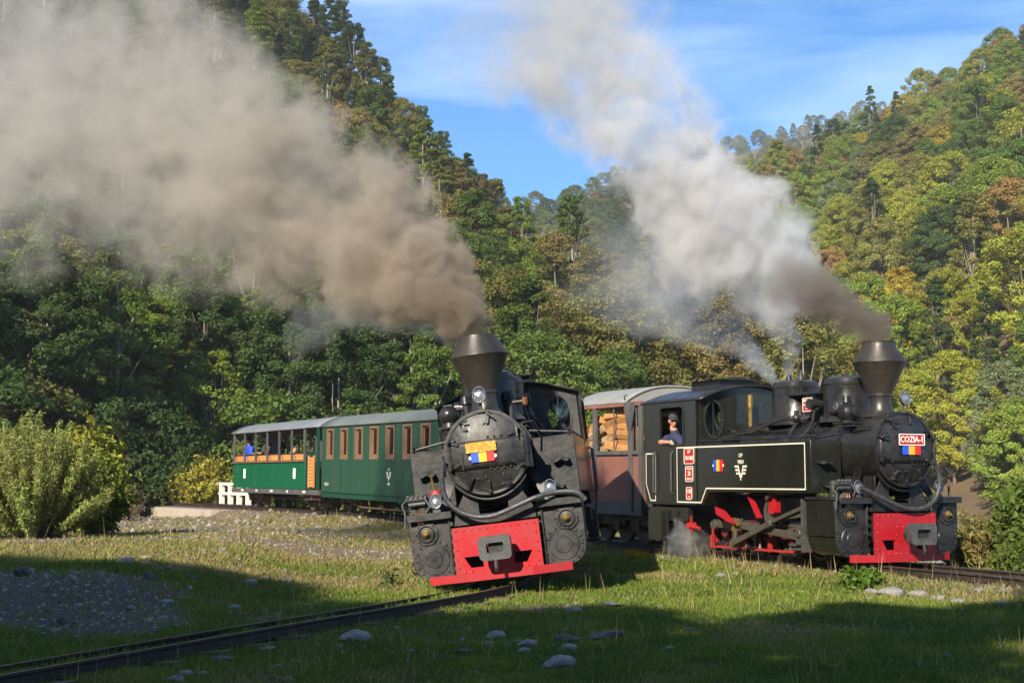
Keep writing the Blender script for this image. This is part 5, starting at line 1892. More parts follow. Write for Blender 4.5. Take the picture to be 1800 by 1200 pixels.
# ------------------------------------------------------------------ hills and forest
def interp_px(tab, px):
    xs = [t[0] for t in tab]
    return [float(np.interp(px, xs, [t[k] for t in tab])) for k in range(1, len(tab[0]))]
class Hill:
    """hillside between a foot line and a ridge line, both given as bearings with distances"""
    def __init__(s, name, foot, ridge, px0, px1, power=1.08, lump=2.2, seed=0):
        s.name, s.foot, s.ridge, s.px0, s.px1, s.power, s.lump, s.seed = name, foot, ridge, px0, px1, power, lump, seed
    def pt(s, px, v):
        fY, fz = interp_px(s.foot, px)
        rpy, rY = interp_px(s.ridge, px)
        rz = at(px, rpy, rY).z
        Y = fY + (rY - fY) * v
        t = max(0.0, min(v, 1.0))
        z = fz + (rz - fz) * (t ** s.power)
        if v > 1:
            z = rz - (v - 1) * (rY - fY) * 0.45
        x = (px - 900) / FPX * (Y * math.cos(PITCH))
        n = float(vnoise(np.array([x]), np.array([Y]), 26, s.seed)[0]) - 0.5
        z += n * s.lump * min(1, v * 4) * 2
        return Vector((x, Y, z))
    def build(s, mat):
        b = MB()
        b.grid(lambda i, j: s.pt(s.px0 + (s.px1 - s.px0) * i, -0.06 + 1.46 * j), 60, 34)
        o = b.build(s.name, mat)
        tag(o, None, None, kind='structure')
        return o
m, nt, out = nodemat('forest_floor')
b_ = N(nt, 'ShaderNodeBsdfPrincipled', Roughness=0.95)
nt.links.new(mixc(nt, noise_n(nt, 0.35, 6, 0.65), (0.055, 0.045, 0.024), (0.190, 0.120, 0.062)), b_.inputs['Base Color'])
nt.links.new(b_.outputs[0], out.inputs['Surface'])
MATS['forest_floor'] = m

H_LEFT = Hill('hillside', [(-1500, 50, 0.3), (-300, 50, 0.3), (0, 57, 0.2), (400, 67, 0.1), (800, 64, -0.6), (1100, 64, -0.9), (1700, 70, -1.0)],
              [(-1500, -560, 185), (-500, -380, 190), (0, -190, 188), (350, 0, 183), (560, 150, 176), (700, 265, 168), (740, 350, 162), (870, 440, 152), (940, 550, 140), (1000, 590, 130), (1150, 665, 112), (1300, 735, 98), (1420, 820, 90), (1500, 880, 84), (1700, 900, 80)], -1500, 1500, 1.06, 2.4, 3)
H_RIGHT = Hill('hillside', [(1050, 130, 0.0), (1250, 108, -0.6), (1500, 96, -1.0), (1700, 84, -1.1), (2000, 70, -1.1), (2600, 60, -1.0), (3200, 55, -1)],
               [(1050, 560, 240), (1200, 460, 255), (1330, 360, 265), (1450, 325, 265), (1530, 285, 262), (1620, 235, 258), (1700, 215, 255), (1760, 165, 252), (1900, 70, 245), (2200, -120, 230), (3200, -420, 210)], 1050, 3200, 1.0, 2.2, 5)
H_MID = Hill('hillside', [(600, 190, 3), (1000, 210, 4), (1600, 240, 4)],
             [(600, 470, 400), (850, 440, 410), (960, 392, 420), (1100, 348, 425), (1200, 365, 430), (1300, 415, 430), (1450, 470, 420), (1600, 520, 410)], 600, 1600, 1.05, 3.0, 7)
H_FAR = Hill('hillside', [(700, 480, 20), (1800, 480, 20)],
             [(700, 400, 700), (1000, 360, 720), (1200, 290, 740), (1300, 258, 740), (1420, 240, 740), (1520, 216, 740), (1640, 190, 740), (1800, 150, 740)], 700, 1800, 1.0, 5.0, 9)
for h_, nm_ in ((H_LEFT, 'steep wooded hillside on the left'), (H_RIGHT, 'sunlit wooded hillside on the right'), (H_MID, 'wooded hill closing the valley'), (H_FAR, 'hazy far ridge')):
    h_.build('forest_floor')['label'] = nm_

# --- foliage material: tint per tree, variation per spray and per leaf, some light through the leaf
def foliage_mat(name, trans=0.32):
    m, nt, out = nodemat(name)
    tint = N(nt, 'ShaderNodeAttribute', attribute_name='tint')
    tint.attribute_type = 'INSTANCER'
    geo = N(nt, 'ShaderNodeNewGeometry')
    rnd = geo.outputs['Random Per Island']
    n1 = noise_n(nt, 0.55, 3, 0.55)
    hsv = N(nt, 'ShaderNodeHueSaturation')
    nt.links.new(tint.outputs['Color'], hsv.inputs['Color'])
    nt.links.new(maprange(nt, n1, 0.3, 0.7, 0.475, 0.525), hsv.inputs['Hue'])
    nt.links.new(maprange(nt, math_n(nt, 'ADD', math_n(nt, 'MULTIPLY', n1, 0.8), math_n(nt, 'MULTIPLY', rnd, 0.7)), 0.3, 1.1, 0.62, 1.45), hsv.inputs['Value'])
    hsv.inputs['Saturation'].default_value = 1.0
    d = N(nt, 'ShaderNodeBsdfDiffuse')
    t = N(nt, 'ShaderNodeBsdfTranslucent')
    g = N(nt, 'ShaderNodeBsdfGlossy', Roughness=0.55)
    nt.links.new(hsv.outputs['Color'], d.inputs['Color'])
    nt.links.new(mixc(nt, 0.35, hsv.outputs['Color'], (0.16, 0.17, 0.02)), t.inputs['Color'])
    g.inputs['Color'].default_value = (0.5, 0.5, 0.5, 1)
    mx = N(nt, 'ShaderNodeMixShader', Fac=trans)
    nt.links.new(d.outputs[0], mx.inputs[1])
    nt.links.new(t.outputs[0], mx.inputs[2])
    m2 = N(nt, 'ShaderNodeMixShader', Fac=0.015)
    nt.links.new(mx.outputs[0], m2.inputs[1])
    nt.links.new(g.outputs[0], m2.inputs[2])
    nt.links.new(m2.outputs[0], out.inputs['Surface'])
    MATS[name] = m
foliage_mat('foliage', 0.36)

def leaf_mesh(name, centers, normals, size, rng, aspect=1.6):
    """rhombic leaves / small leaf sprays, one quad each"""
    n = len(centers)
    nr = normals / (np.linalg.norm(normals, axis=1)[:, None] + 1e-9) + rng.normal(0, 0.50, (n, 3))
    nr /= np.linalg.norm(nr, axis=1)[:, None] + 1e-9
    t = rng.normal(0, 1, (n, 3))
    t -= nr * np.sum(t * nr, 1)[:, None]
    t /= np.linalg.norm(t, axis=1)[:, None] + 1e-9
    w = np.cross(nr, t)
    s = (size * rng.uniform(0.6, 1.25, n))[:, None]
    v = np.stack([centers - t * s * 0.5 * aspect, centers + w * s * 0.42 - t * s * 0.05, centers + t * s * 0.5 * aspect, centers - w * s * 0.42 - t * s * 0.05], 1).reshape(-1, 3)
    me = bpy.data.meshes.new(name)
    me.vertices.add(4 * n)
    me.vertices.foreach_set('co', v.astype(np.float32).ravel())
    me.loops.add(4 * n)
    me.loops.foreach_set('vertex_index', np.arange(4 * n, dtype=np.int32))
    me.polygons.add(n)
    me.polygons.foreach_set('loop_start', np.arange(0, 4 * n, 4, dtype=np.int32))
    me.update(calc_edges=True)
    me.materials.append(M['foliage'])
    return me

def crown_data(seed, H, W, kind, nl, size):
    """clump centres on an uneven crown; returns crown mesh and limb targets. kinds: round, tall, spire, bush, spare"""
    rng = np.random.default_rng(seed)
    base = {'round': 0.12, 'tall': 0.26, 'spire': 0.10, 'bush': 0.02, 'spare': 0.22}[kind]
    ncl = {'round': 170, 'tall': 110, 'spire': 100, 'bush': 80, 'spare': 60}[kind]
    C = []
    lob = rng.uniform(0.75, 1.15, 9)
    while len(C) < ncl:
        t = rng.uniform(0, 1) ** 0.85
        a = rng.uniform(0, 2 * math.pi)
        if kind == 'round' or kind == 'bush' or kind == 'spare':
            prof = math.sqrt(max(0.02, 1 - (2 * t - 0.92) ** 2 / 1.15)) * (1.05 - 0.25 * t)
        elif kind == 'tall':
            prof = (0.45 + 0.55 * math.sin(math.pi * min(1, t * 0.95 + 0.08))) * (1 - 0.35 * t)
        else:
            prof = (1 - t) ** 0.8 + 0.05
        r = prof * W / 2 * (0.55 + 0.5 * rng.uniform(0, 1) ** 0.5) * lob[int(a / (2 * math.pi) * 9) % 9]
        C.append((r * math.cos(a), r * math.sin(a), H * (base + (1 - base) * (t * 0.97)), t))
    C = np.array(C)
    per = nl // ncl
    cr = (W * {'round': 0.088, 'tall': 0.10, 'spire': 0.085, 'bush': 0.125, 'spare': 0.10}[kind]) * rng.uniform(0.7, 1.3, ncl)
    pts, nor = [], []
    ctr = np.array([0, 0, H * (base + 0.42 * (1 - base))])
    for c, r in zip(C, cr):
        d = rng.normal(0, 1, (per, 3))
        d /= np.linalg.norm(d, axis=1)[:, None]
        rr = r * rng.uniform(0.35, 1.0, per) ** 0.6
        sq = np.array([1.0, 1.0, 0.62 if kind != 'spire' else 0.42])
        p = c[:3] + d * rr[:, None] * sq
        if kind == 'spire':
            p[:, 2] -= 0.25 * np.linalg.norm(p[:, :2] - 0, axis=1)
        out = (c[:3] - ctr)
        out = out / (np.linalg.norm(out) + 1e-6)
        pts.append(p)
        nor.append(d * 0.40 + out * 0.55 + np.array([0, 0, 0.55]))
    return leaf_mesh('crown', np.concatenate(pts), np.concatenate(nor), size, rng), C

def trunk_mesh(seed, H, W, C, kind, pale):
    rng = random.Random(seed)
    b = MB()
    r0 = 0.011 * H + 0.03
    top = H * (0.97 if kind in ('spire', 'tall') else 0.80)
    lean = (rng.uniform(-0.03, 0.03) * H, rng.uniform(-0.03, 0.03) * H)
    pts = [Vector((lean[0] * t * t + rng.uniform(-0.05, 0.05), lean[1] * t * t + rng.uniform(-0.05, 0.05), -0.8 + (top + 0.8) * t)) for t in [k / 7 for k in range(8)]]
    b.tube(pts, [r0 * (1.25 - 1.15 * k / 7) for k in range(8)], 7)
    for k in rng.sample(range(len(C)), min(len(C), 12)):
        c = Vector(C[k][:3])
        t = max(0.25, min(0.95, (c.z / H - 0.12)))
        q = pts[int(t * 7 * 0.82)]
        mid = (q + c) / 2 + Vector((rng.uniform(-0.2, 0.2), rng.uniform(-0.2, 0.2), rng.uniform(-0.1, 0.3)))
        b.tube([q, mid, c], [r0 * 0.30, r0 * 0.19, r0 * 0.06], 5, caps=False)
    me = bpy.data.meshes.new('trunk')
    me.from_pydata(b.v, [], b.f)
    me.polygons.foreach_set('use_smooth', [True] * len(me.polygons))
    me.materials.append(M['pale_bark' if pale else 'bark'])
    return me

PROTO = []      # (kind, height, crown mesh, trunk mesh)
for k, (kind, H, W, nl, size, pale) in enumerate([
        ('round', 11.0, 8.2, 33000, 0.150, False), ('round', 12.5, 7.8, 33000, 0.150, True), ('round', 10.0, 8.8, 33000, 0.152, False), ('round', 13.0, 8.6, 34000, 0.152, False),
        ('tall', 15.0, 6.0, 25000, 0.150, True), ('tall', 16.5, 5.2, 24000, 0.150, True), ('tall', 14.0, 6.4, 25000, 0.152, False),
        ('spire', 15.0, 5.6, 20000, 0.150, False), ('spire', 17.0, 5.4, 20000, 0.150, False),
        ('bush', 4.2, 5.4, 13000, 0.12, False), ('bush', 3.2, 4.6, 12000, 0.11, False), ('spare', 12.5, 6.5, 6000, 0.19, True)]):
    cm, C = crown_data(100 + k, H, W, kind, nl, size)
    PROTO.append((kind, H, cm, trunk_mesh(200 + k, H, W, C, kind, pale)))
BY_KIND = {}
for k, p in enumerate(PROTO):
    BY_KIND.setdefault(p[0], []).append(k)

TINTS = {   # base colours of the leaves
    'dark green': (0.055, 0.088, 0.024), 'green': (0.100, 0.145, 0.028), 'grass-green': (0.165, 0.215, 0.030), 'yellow-green': (0.240, 0.245, 0.032),
    'olive': (0.180, 0.170, 0.042), 'olive-brown': (0.225, 0.178, 0.058), 'orange-brown': (0.285, 0.180, 0.060), 'yellow': (0.350, 0.275, 0.034), 'grey-green': (0.150, 0.180, 0.080)}
def pick(tab, rng):
    r = rng.random() * sum(w for _, w in tab)
    for k, w in tab:
        r -= w
        if r <= 0:
            return k
    return tab[-1][0]
KINDNAME = {'round': 'broadleaf tree', 'tall': 'tall slender tree', 'spire': 'conical conifer', 'bush': 'bush', 'spare': 'thin-leaved tree'}

def mix_left(px, py, v, rng):
    if py < 260 and px < 760:
        return pick([('tall', 5), ('spire', 2), ('round', 1)], rng), pick([('dark green', 5), ('green', 3), ('olive', 3), ('grass-green', 1)], rng)
    if px > 900:
        return pick([('round', 6), ('tall', 1.5), ('spare', 0.6)], rng), pick([('olive', 4), ('olive-brown', 4), ('yellow-green', 3), ('green', 2), ('orange-brown', 1.2), ('grass-green', 2)], rng)
    if py > 560 or v < 0.18:
        return pick([('round', 6), ('tall', 2), ('spare', 1)], rng), pick([('dark green', 4), ('green', 6), ('grass-green', 2.5), ('olive', 2)], rng)
    return pick([('round', 4), ('tall', 3), ('spare', 0.8), ('spire', 0.4)], rng), pick([('dark green', 3), ('green', 4), ('olive', 4.5), ('grass-green', 1.5), ('olive-brown', 1.6), ('orange-brown', 0.3)], rng)
def mix_right(px, py, v, rng):
    return pick([('round', 9), ('tall', 0.5), ('spare', 0.35), ('spire', 0.3)], rng), pick([('dark green', 1.0), ('green', 2.6), ('grass-green', 4.2), ('yellow-green', 5.0), ('olive', 2.4), ('olive-brown', 2.0), ('orange-brown', 1.2), ('yellow', 1.2), ('grey-green', 1.2)], rng)
def mix_far(px, py, v, rng):
    return pick([('round', 8), ('tall', 1)], rng), pick([('dark green', 5), ('green', 5), ('olive', 3), ('olive-brown', 1.5), ('grass-green', 1)], rng)

def scatter(h, spacing, px0, px1, v0, v1, mixer, hs, seed):
    rng = random.Random(seed)
    out, cell = [], {}
    tries = 0
    miss = 0
    while miss < 1500 and tries < 90000:
        tries += 1
        v = v0 + (v1 - v0) * rng.random() ** 0.8
        px = rng.uniform(px0, px1)
        p = h.pt(px, v)
        key = (int(p.x // spacing), int(p.y // spacing))
        if any((p.x - q.x) ** 2 + (p.y - q.y) ** 2 < spacing ** 2 for dx in (-1, 0, 1) for dy in (-1, 0, 1) for q in cell.get((key[0] + dx, key[1] + dy), ())):
            miss += 1
            continue
        miss = 0
        cell.setdefault(key, []).append(p)
        spx, spy = to_px(p)
        kind, col = mixer(spx, spy, v, rng)
        if kind == 'spire':
            col = 'dark green' if rng.random() < 0.7 else 'green'
        out.append(dict(p=p, px=spx, py=spy, v=v, kind=kind, col=col, s=rng.uniform(*hs), rot=rng.uniform(0, 6.28), h=h))
    return out
T_LEFT = scatter(H_LEFT, 3.9, -420, 1440, -0.02, 1.04, mix_left, (0.56, 0.88), 11)
T_RIGHT = scatter(H_RIGHT, 4.7, 1080, 2150, 0.0, 1.06, mix_right, (0.60, 0.92), 12)
T_MID = scatter(H_MID, 6.4, 800, 1560, 0.35, 1.03, mix_far, (0.58, 0.9), 13)
T_FAR = scatter(H_FAR, 9.5, 1080, 1720, 0.5, 1.02, mix_far, (0.75, 1.05), 14)

def grow(t, group):
    k = t['k'] if 'k' in t else random.Random(int(t['px'] * 13 + t['py'] * 7)).choice(BY_KIND[t['kind']])
    kind, H, cm, tm_ = PROTO[k]
    root = empty('conifer' if kind == 'spire' else 'bush' if kind == 'bush' else 'tree', t['p'], (0, 0, t['rot']))
    root.scale = (t['s'] * t.get('w', 1.0), t['s'] * t.get('w', 1.0), t['s'])
    tint = TINTS[t['col']]
    j = random.Random(int(t['px'] * 3 + 5)).uniform(0.85, 1.18) * (1.28 if t.get('h') is H_RIGHT else 1.0)
    for nm, me in (('crown', cm), ('trunk', tm_)):
        o = bpy.data.objects.new(nm, me)
        COL.objects.link(o)
        o.parent = root
        o['tint'] = [c * j for c in tint]
    root['category'] = 'bush' if kind == 'bush' else 'tree'
    root['group'] = group
    return root

def in_view(t):
    top = t['py'] - 11 * t['s'] * FPX / t['p'].y
    return -70 < t['px'] < 1870 and top < 900 and t['py'] > -60
def rank(t):
    return t['p'].y + (0 if t['py'] > 0 else 60)
ORD = ['', 'second', 'third', 'fourth', 'fifth', 'sixth', 'seventh', 'eighth', 'ninth', 'tenth', 'eleventh', 'twelfth', 'thirteenth', 'fourteenth', 'fifteenth', 'sixteenth', 'seventeenth', 'eighteenth', 'nineteenth', 'twentieth']
def name_rows(items, place, group):
    """labels by look and height on the slope; where several look alike, by their order along it"""
    fam = {}
    for t in items:
        band = 'at the foot of' if t['v'] < 0.12 else 'low on' if t['v'] < 0.35 else 'halfway up' if t['v'] < 0.7 else 'high on'
        zone = ''
        if t['kind'] == 'bush' and t['v'] < 0.12:
            x = t['px']
            zone = ', ' + ('behind the willow shrub' if x < 230 else 'left of the railing' if x < 380 else 'behind the open coach' if x < 560 else 'behind the closed coach' if x < 740 else 'behind the tilting locomotive' if x < 1030 else 'behind the tender' if x < 1140 else 'behind the cream-lined locomotive' if x < 1640 else 'right of the cream-lined locomotive')
        fam.setdefault((t['col'], t['kind'], band + zone), []).append(t)
    for (col, kind, band), ts in fam.items():
        ts.sort(key=lambda t: t['px'])
        for i, t in enumerate(ts):
            r = grow(t, group)
            base = '%s %s %s %s' % (col, KINDNAME[kind], band, place)
            if ',' in band:
                base = '%s bush at the hill foot %s' % (col, band.split(', ')[1])
            if len(ts) == 1:
                r['label'] = 'only ' + base
            elif i == 0:
                r['label'] = 'leftmost ' + base
            elif i == len(ts) - 1:
                r['label'] = 'rightmost ' + base
            else:
                r['label'] = base + ', %s from the left' % (ORD[i] if i < 20 else 'number %d' % (i + 1))
def understory(h, px0, px1, n, mixer, seed, v0=-0.045, v1=0.07):
    rng = random.Random(seed)
    out = []
    for i in range(n):
        px = px0 + (px1 - px0) * (i + rng.random()) / n
        v = rng.uniform(v0, v1)
        if h is H_RIGHT and 1650 < px < 1765:
            continue
        if h is H_LEFT and 270 < px < 425:
            v = abs(v) + 0.05
        p = h.pt(px, v)
        p.z = max(p.z, -1.3) - 0.2
        spx, spy = to_px(p)
        out.append(dict(p=p, px=spx, py=spy, v=v, kind='bush', col=mixer(rng), s=rng.uniform(0.75, 1.35) * (1.0 if h is H_LEFT else 0.5), rot=rng.uniform(0, 6.28), h=h))
    return out
U_LEFT = understory(H_LEFT, -120, 1420, 78, lambda r: pick([('dark green', 5), ('green', 4), ('olive', 1.5), ('grass-green', 1)], r), 31)
U_RIGHT = understory(H_RIGHT, 1430, 1880, 24, lambda r: pick([('yellow-green', 3), ('grass-green', 3), ('green', 2)], r), 32)
vl = sorted([t for t in T_LEFT if in_view(t)], key=rank)
vr = sorted([t for t in T_RIGHT if in_view(t)], key=rank)
n_l = 175
n_r = 112
named = set(id(t) for t in vl[:n_l] + vr[:n_r])
name_rows(vl[:n_l], 'the left hillside', 'trees on the left hillside')
name_rows(vr[:n_r], 'the right hillside', 'trees on the right hillside')

name_rows(U_LEFT, 'the left hillside', 'bushes along the foot of the left hillside')
name_rows(U_RIGHT, 'the right hillside', 'bushes along the foot of the right hillside')

# the rest of each wood as one mass of instanced trees
bpy.context.view_layer.update()
proto_src = []
for k, p in enumerate(PROTO):
    c = next((o for o in COL.objects if o.type == 'MESH' and o.data == p[2]), None)
    t = next((o for o in COL.objects if o.type == 'MESH' and o.data == p[3]), None)
    proto_src.append((c, t))
def forest_mass(name, label, trees):
    trees = [t for t in trees if id(t) not in named]
    for t in trees:
        ks = [k for k in BY_KIND[t['kind']] if proto_src[k][0]]
        if not ks:
            ks = [k for k in BY_KIND['round'] if proto_src[k][0]]
        t['k'] = random.Random(int(t['px'] * 13 + t['py'] * 7)).choice(ks)
    used = sorted(set(t['k'] for t in trees))
    me = bpy.data.meshes.new(name)
    me.from_pydata([t['p'] for t in trees], [], [])
    n = len(trees)
    a = me.attributes.new('which', 'INT', 'POINT')
    a.data.foreach_set('value', [used.index(t['k']) for t in trees])
    a = me.attributes.new('rot', 'FLOAT_VECTOR', 'POINT')
    a.data.foreach_set('vector', [c for t in trees for c in (0, 0, t['rot'])])
    a = me.attributes.new('size', 'FLOAT', 'POINT')
    a.data.foreach_set('value', [t['s'] for t in trees])
    a = me.attributes.new('tint', 'FLOAT_COLOR', 'POINT')
    rr = random.Random(5)
    cols = []
    for t in trees:
        j = rr.uniform(0.85, 1.18) * (1.28 if t['h'] is H_RIGHT else 1.0)
        cols += [c * j for c in TINTS[t['col']]] + [1.0]
    a.data.foreach_set('color', cols)
    o = bpy.data.objects.new(name, me)
    COL.objects.link(o)
    ng = bpy.data.node_groups.new(name, 'GeometryNodeTree')
    ng.interface.new_socket('Geometry', in_out='INPUT', socket_type='NodeSocketGeometry')
    ng.interface.new_socket('Geometry', in_out='OUTPUT', socket_type='NodeSocketGeometry')
    gi, go = ng.nodes.new('NodeGroupInput'), ng.nodes.new('NodeGroupOutput')
    cur = None
    L = ng.links.new
    def named_attr(nm, typ):
        nd = ng.nodes.new('GeometryNodeInputNamedAttribute')
        nd.data_type = typ
        nd.inputs['Name'].default_value = nm
        return nd.outputs['Attribute']
    final = ng.nodes.new('GeometryNodeJoinGeometry')
    for i, k in enumerate(used):
        jn = ng.nodes.new('GeometryNodeJoinGeometry')
        for src in proto_src[k]:
            oi = ng.nodes.new('GeometryNodeObjectInfo')
            oi.inputs['Object'].default_value = src
            oi.transform_space = 'ORIGINAL'
            L(oi.outputs['Geometry'], jn.inputs['Geometry'])
        cmpn = ng.nodes.new('FunctionNodeCompare')
        cmpn.data_type = 'INT'
        cmpn.operation = 'EQUAL'
        L(named_attr('which', 'INT'), cmpn.inputs[2])
        cmpn.inputs[3].default_value = i
        ip = ng.nodes.new('GeometryNodeInstanceOnPoints')
        L(gi.outputs[0], ip.inputs['Points'])
        L(cmpn.outputs[0], ip.inputs['Selection'])
        L(jn.outputs[0], ip.inputs['Instance'])
        e2r = ng.nodes.new('FunctionNodeEulerToRotation')
        L(named_attr('rot', 'FLOAT_VECTOR'), e2r.inputs[0])
        L(e2r.outputs[0], ip.inputs['Rotation'])
        L(named_attr('size', 'FLOAT'), ip.inputs['Scale'])
        L(ip.outputs[0], final.inputs['Geometry'])
    L(final.outputs[0], go.inputs[0])
    md = o.modifiers.new('trees', 'NODES')
    md.node_group = ng
    tag(o, label, None, kind='stuff')
    return n
N_MASS = [forest_mass('forest', 'dense wood covering the left hillside', T_LEFT), forest_mass('forest', 'autumn-tinted wood covering the right hillside', T_RIGHT),
          forest_mass('forest', 'wood on the hill at the end of the valley', T_MID), forest_mass('forest', 'blue-hazed wood on the far ridge', T_FAR)]
print('FOREST', len(vl), len(vr), len(T_LEFT), len(T_RIGHT), len(T_MID), len(T_FAR), N_MASS)

# --- wood behind the photographer, whose shade lies across the foreground
def shade_tree(x, y, H, i, kind='round'):
    k = BY_KIND[kind][i % len(BY_KIND[kind])]
    p = Vector((x, y, gz1(x, y) - 0.1))
    r = grow(dict(p=p, px=x * 31 + 7, py=y * 17, v=0, kind=kind, col='green', s=(H - p.z) / PROTO[k][1] / 0.985, rot=x * 1.7, k=k), 'trees behind the photographer')
    r['label'] = 'broad green tree in the wood behind the photographer, %s along the edge' % (ORD[i] or 'first')
for i, (x, y, H) in enumerate([(-25, -6, 15.5), (-21, -5.5, 15.0), (-17.6, -6.0, 14.3), (-14.4, -6.0, 14.6), (-11.6, -6.0, 13.0), (-8.6, -6.0, 12.9), (-5.4, -6.0, 13.2), (-2.2, -6.0, 13.8), (1.2, -6.0, 13.8), (4.8, -6, 13.5),
                               (-22, -13, 17.0), (-16.5, -13, 16.8), (-11.5, -13.0, 16.2), (-6.5, -13, 16.2), (-1.5, -13, 16.4), (4, -13, 16.2)]):
    shade_tree(x, y, H, i, 'round' if i < 6 else 'tall' if i in (6, 8) else 'spare' if i > 9 else 'round')
# ------------------------------------------------------------------ shrubs, grass, stones, small structures
import time as _time
def shrub(name, px, py, W, H, n_stem, leaf, col, label, cat, per=150, upright=0.5, tips=None, seed=1, sink=0.05, Y=None, leafw=1.0, fan=False):
    """many-stemmed shrub: stems fan out from the base, leaves set along each stem"""
    rng = np.random.default_rng(seed)
    p = on_ground(px, py) if Y is None else Vector((at(px, py, Y).x, Y, 0))
    p.z = gz1(p.x, p.y) - sink
    root = empty(name, p)
    tag(root, label, cat)
    b = MB()
    cs, ns = [], []
    for k in range(n_stem):
        a = rng.uniform(0, 2 * math.pi)
        out = rng.uniform(0, 1) ** 0.6
        h = H * (1 - 0.55 * out ** 2.2) * rng.uniform(0.72, 1.0)
        if fan:
            h = H * (1 - 0.62 * out ** 2.4) * rng.uniform(0.45, 1.0)
        r = W / 2 * out
        base = np.array([math.cos(a), math.sin(a), 0]) * r * 0.22
        tip = np.array([math.cos(a) * r, math.sin(a) * r, h])
        ctrl = np.array([math.cos(a) * r * (1 - upright), math.sin(a) * r * (1 - upright), h * 0.55])
        ts = np.linspace(0, 1, 6)
        pts = [(1 - t) ** 2 * base + 2 * t * (1 - t) * ctrl + t * t * tip for t in ts]
        b.tube([Vector(q) for q in pts], [0.014 * (1 - 0.85 * t) for t in ts], 4, caps=False)
        t = rng.uniform(0.12, 1.0, per) ** 0.8
        q = (1 - t)[:, None] ** 2 * base + (2 * t * (1 - t))[:, None] * ctrl + (t * t)[:, None] * tip
        q = q + rng.normal(0, leaf * (0.9 if not fan else 1.2), (per, 3)) * np.array([1, 1, 0.8])
        cs.append(q)
        ns.append(rng.normal(0, 1, (per, 3)) + np.array([0, 0, 0.8]))
    me = leaf_mesh('leaves', np.concatenate(cs), np.concatenate(ns), leaf, rng, 1.6 * leafw)
    o = bpy.data.objects.new('leaves', me)
    COL.objects.link(o)
    o.parent = root
    o['tint'] = list(TINTS[col]) if isinstance(col, str) else list(col)
    b.build('stem', 'bark', root)
    return root
shrub('willow_shrub', 62, 958, 2.6, 2.35, 150, 0.026, (0.26, 0.29, 0.085), 'large pale green willow shrub at the left edge of the yard', 'shrub', 280, 0.30, seed=3, leafw=2.4, Y=24, fan=True)
shrub('willow_shrub', -8, 952, 2.0, 1.95, 110, 0.030, (0.24, 0.27, 0.08), 'smaller wispy willow shrub cut off by the left edge', 'shrub', 300, 0.30, seed=4, leafw=2.6, Y=24.6, fan=True)
shrub('leafy_bush', 150, 912, 1.8, 2.45, 90, 0.085, (0.23, 0.24, 0.035), 'broad-leaved bush with yellowing tips behind the willow shrub', 'bush', 130, 0.55, seed=5, Y=27.5)
shrub('leafy_bush', 168, 905, 1.5, 1.7, 50, 0.08, (0.140, 0.180, 0.028), 'low green bush on the right skirt of the willow shrub', 'bush', 110, 0.6, seed=15, Y=26.5)
shrub('leafy_bush', 358, 884, 3.4, 2.55, 85, 0.11, (0.30, 0.28, 0.04), 'round yellow-green bush beside the white railing', 'bush', 150, 0.55, seed=6, Y=57)
shrub('leafy_bush', 330, 880, 1.9, 1.9, 40, 0.11, (0.25, 0.17, 0.04), 'rusty-leaved bush to the left of the round yellow-green bush', 'bush', 120, 0.55, seed=7, Y=57.6)
shrub('leafy_bush', 1825, 985, 1.5, 1.9, 70, 0.075, 'green', 'dark green bush cut off by the right edge beyond the track', 'bush', 130, 0.5, seed=8, Y=22.0)
shrub('leafy_bush', 1785, 1000, 0.7, 0.6, 36, 0.065, 'green', 'small dark green bush at the foot of the right-edge bush', 'bush', 90, 0.5, seed=9, Y=20.8)
for i, (px, Y, H, col, lab) in enumerate([(1698, 23.5, 1.15, (0.19, 0.17, 0.055), 'tall straw-yellow weeds just right of the red buffer beam'), (1722, 25.0, 1.25, (0.15, 0.165, 0.045), 'tall yellow-green weeds in front of the pale river bank'),
                                         (1748, 23.0, 1.0, (0.20, 0.165, 0.05), 'straw-coloured weeds beside the dark green right-edge bush'), (1765, 26.0, 1.3, (0.125, 0.155, 0.035), 'green weeds behind the dark green right-edge bush'),
                                         (1690, 27.5, 0.9, (0.17, 0.17, 0.05), 'low weeds behind the right end of the buffer beam')]):
    shrub('weed_clump', px, 960, 1.5, H, 34, 0.055, col, lab, 'weeds', 70, 0.35, seed=20 + i, Y=Y, leafw=1.3)
for i, (px, Y, H) in enumerate([(238, 47, 1.3), (225, 44, 1.0)]):
    shrub('dead_weed', px, 880, 1.2, H, 26, 0.05, (0.20, 0.15, 0.08), ('tall dry weeds in front of the dark gap in the trees', 'shorter dry weeds beside the willow shrub')[i], 'weeds', 22, 0.5, seed=30 + i, Y=Y)
shrub('yellow_flowers', 1222, 0, 0.45, 0.20, 22, 0.03, (0.42, 0.31, 0.01), 'low yellow-flowering weed on the sunlit grass between the engines', 'weeds', 26, 0.5, seed=41, Y=24.0).location.x = at(1120, 950, 24.0).x
shrub('leafy_weed', 1515, 1030, 0.75, 0.30, 26, 0.06, (0.09, 0.15, 0.02), 'bright green leafy weed on the grass below the red buffer beam', 'weeds', 40, 0.6, seed=42)
for i, (px, py) in enumerate([(735, 1016), (678, 1030)]):
    shrub('leafy_weed', px, py, 0.30, 0.42 - 0.12 * i, 8, 0.045, 'dark green', ('tall dark weed beside the left end of the guard bar', 'dark weed left of the tilting locomotive')[i], 'weeds', 16, 0.3, seed=50 + i)

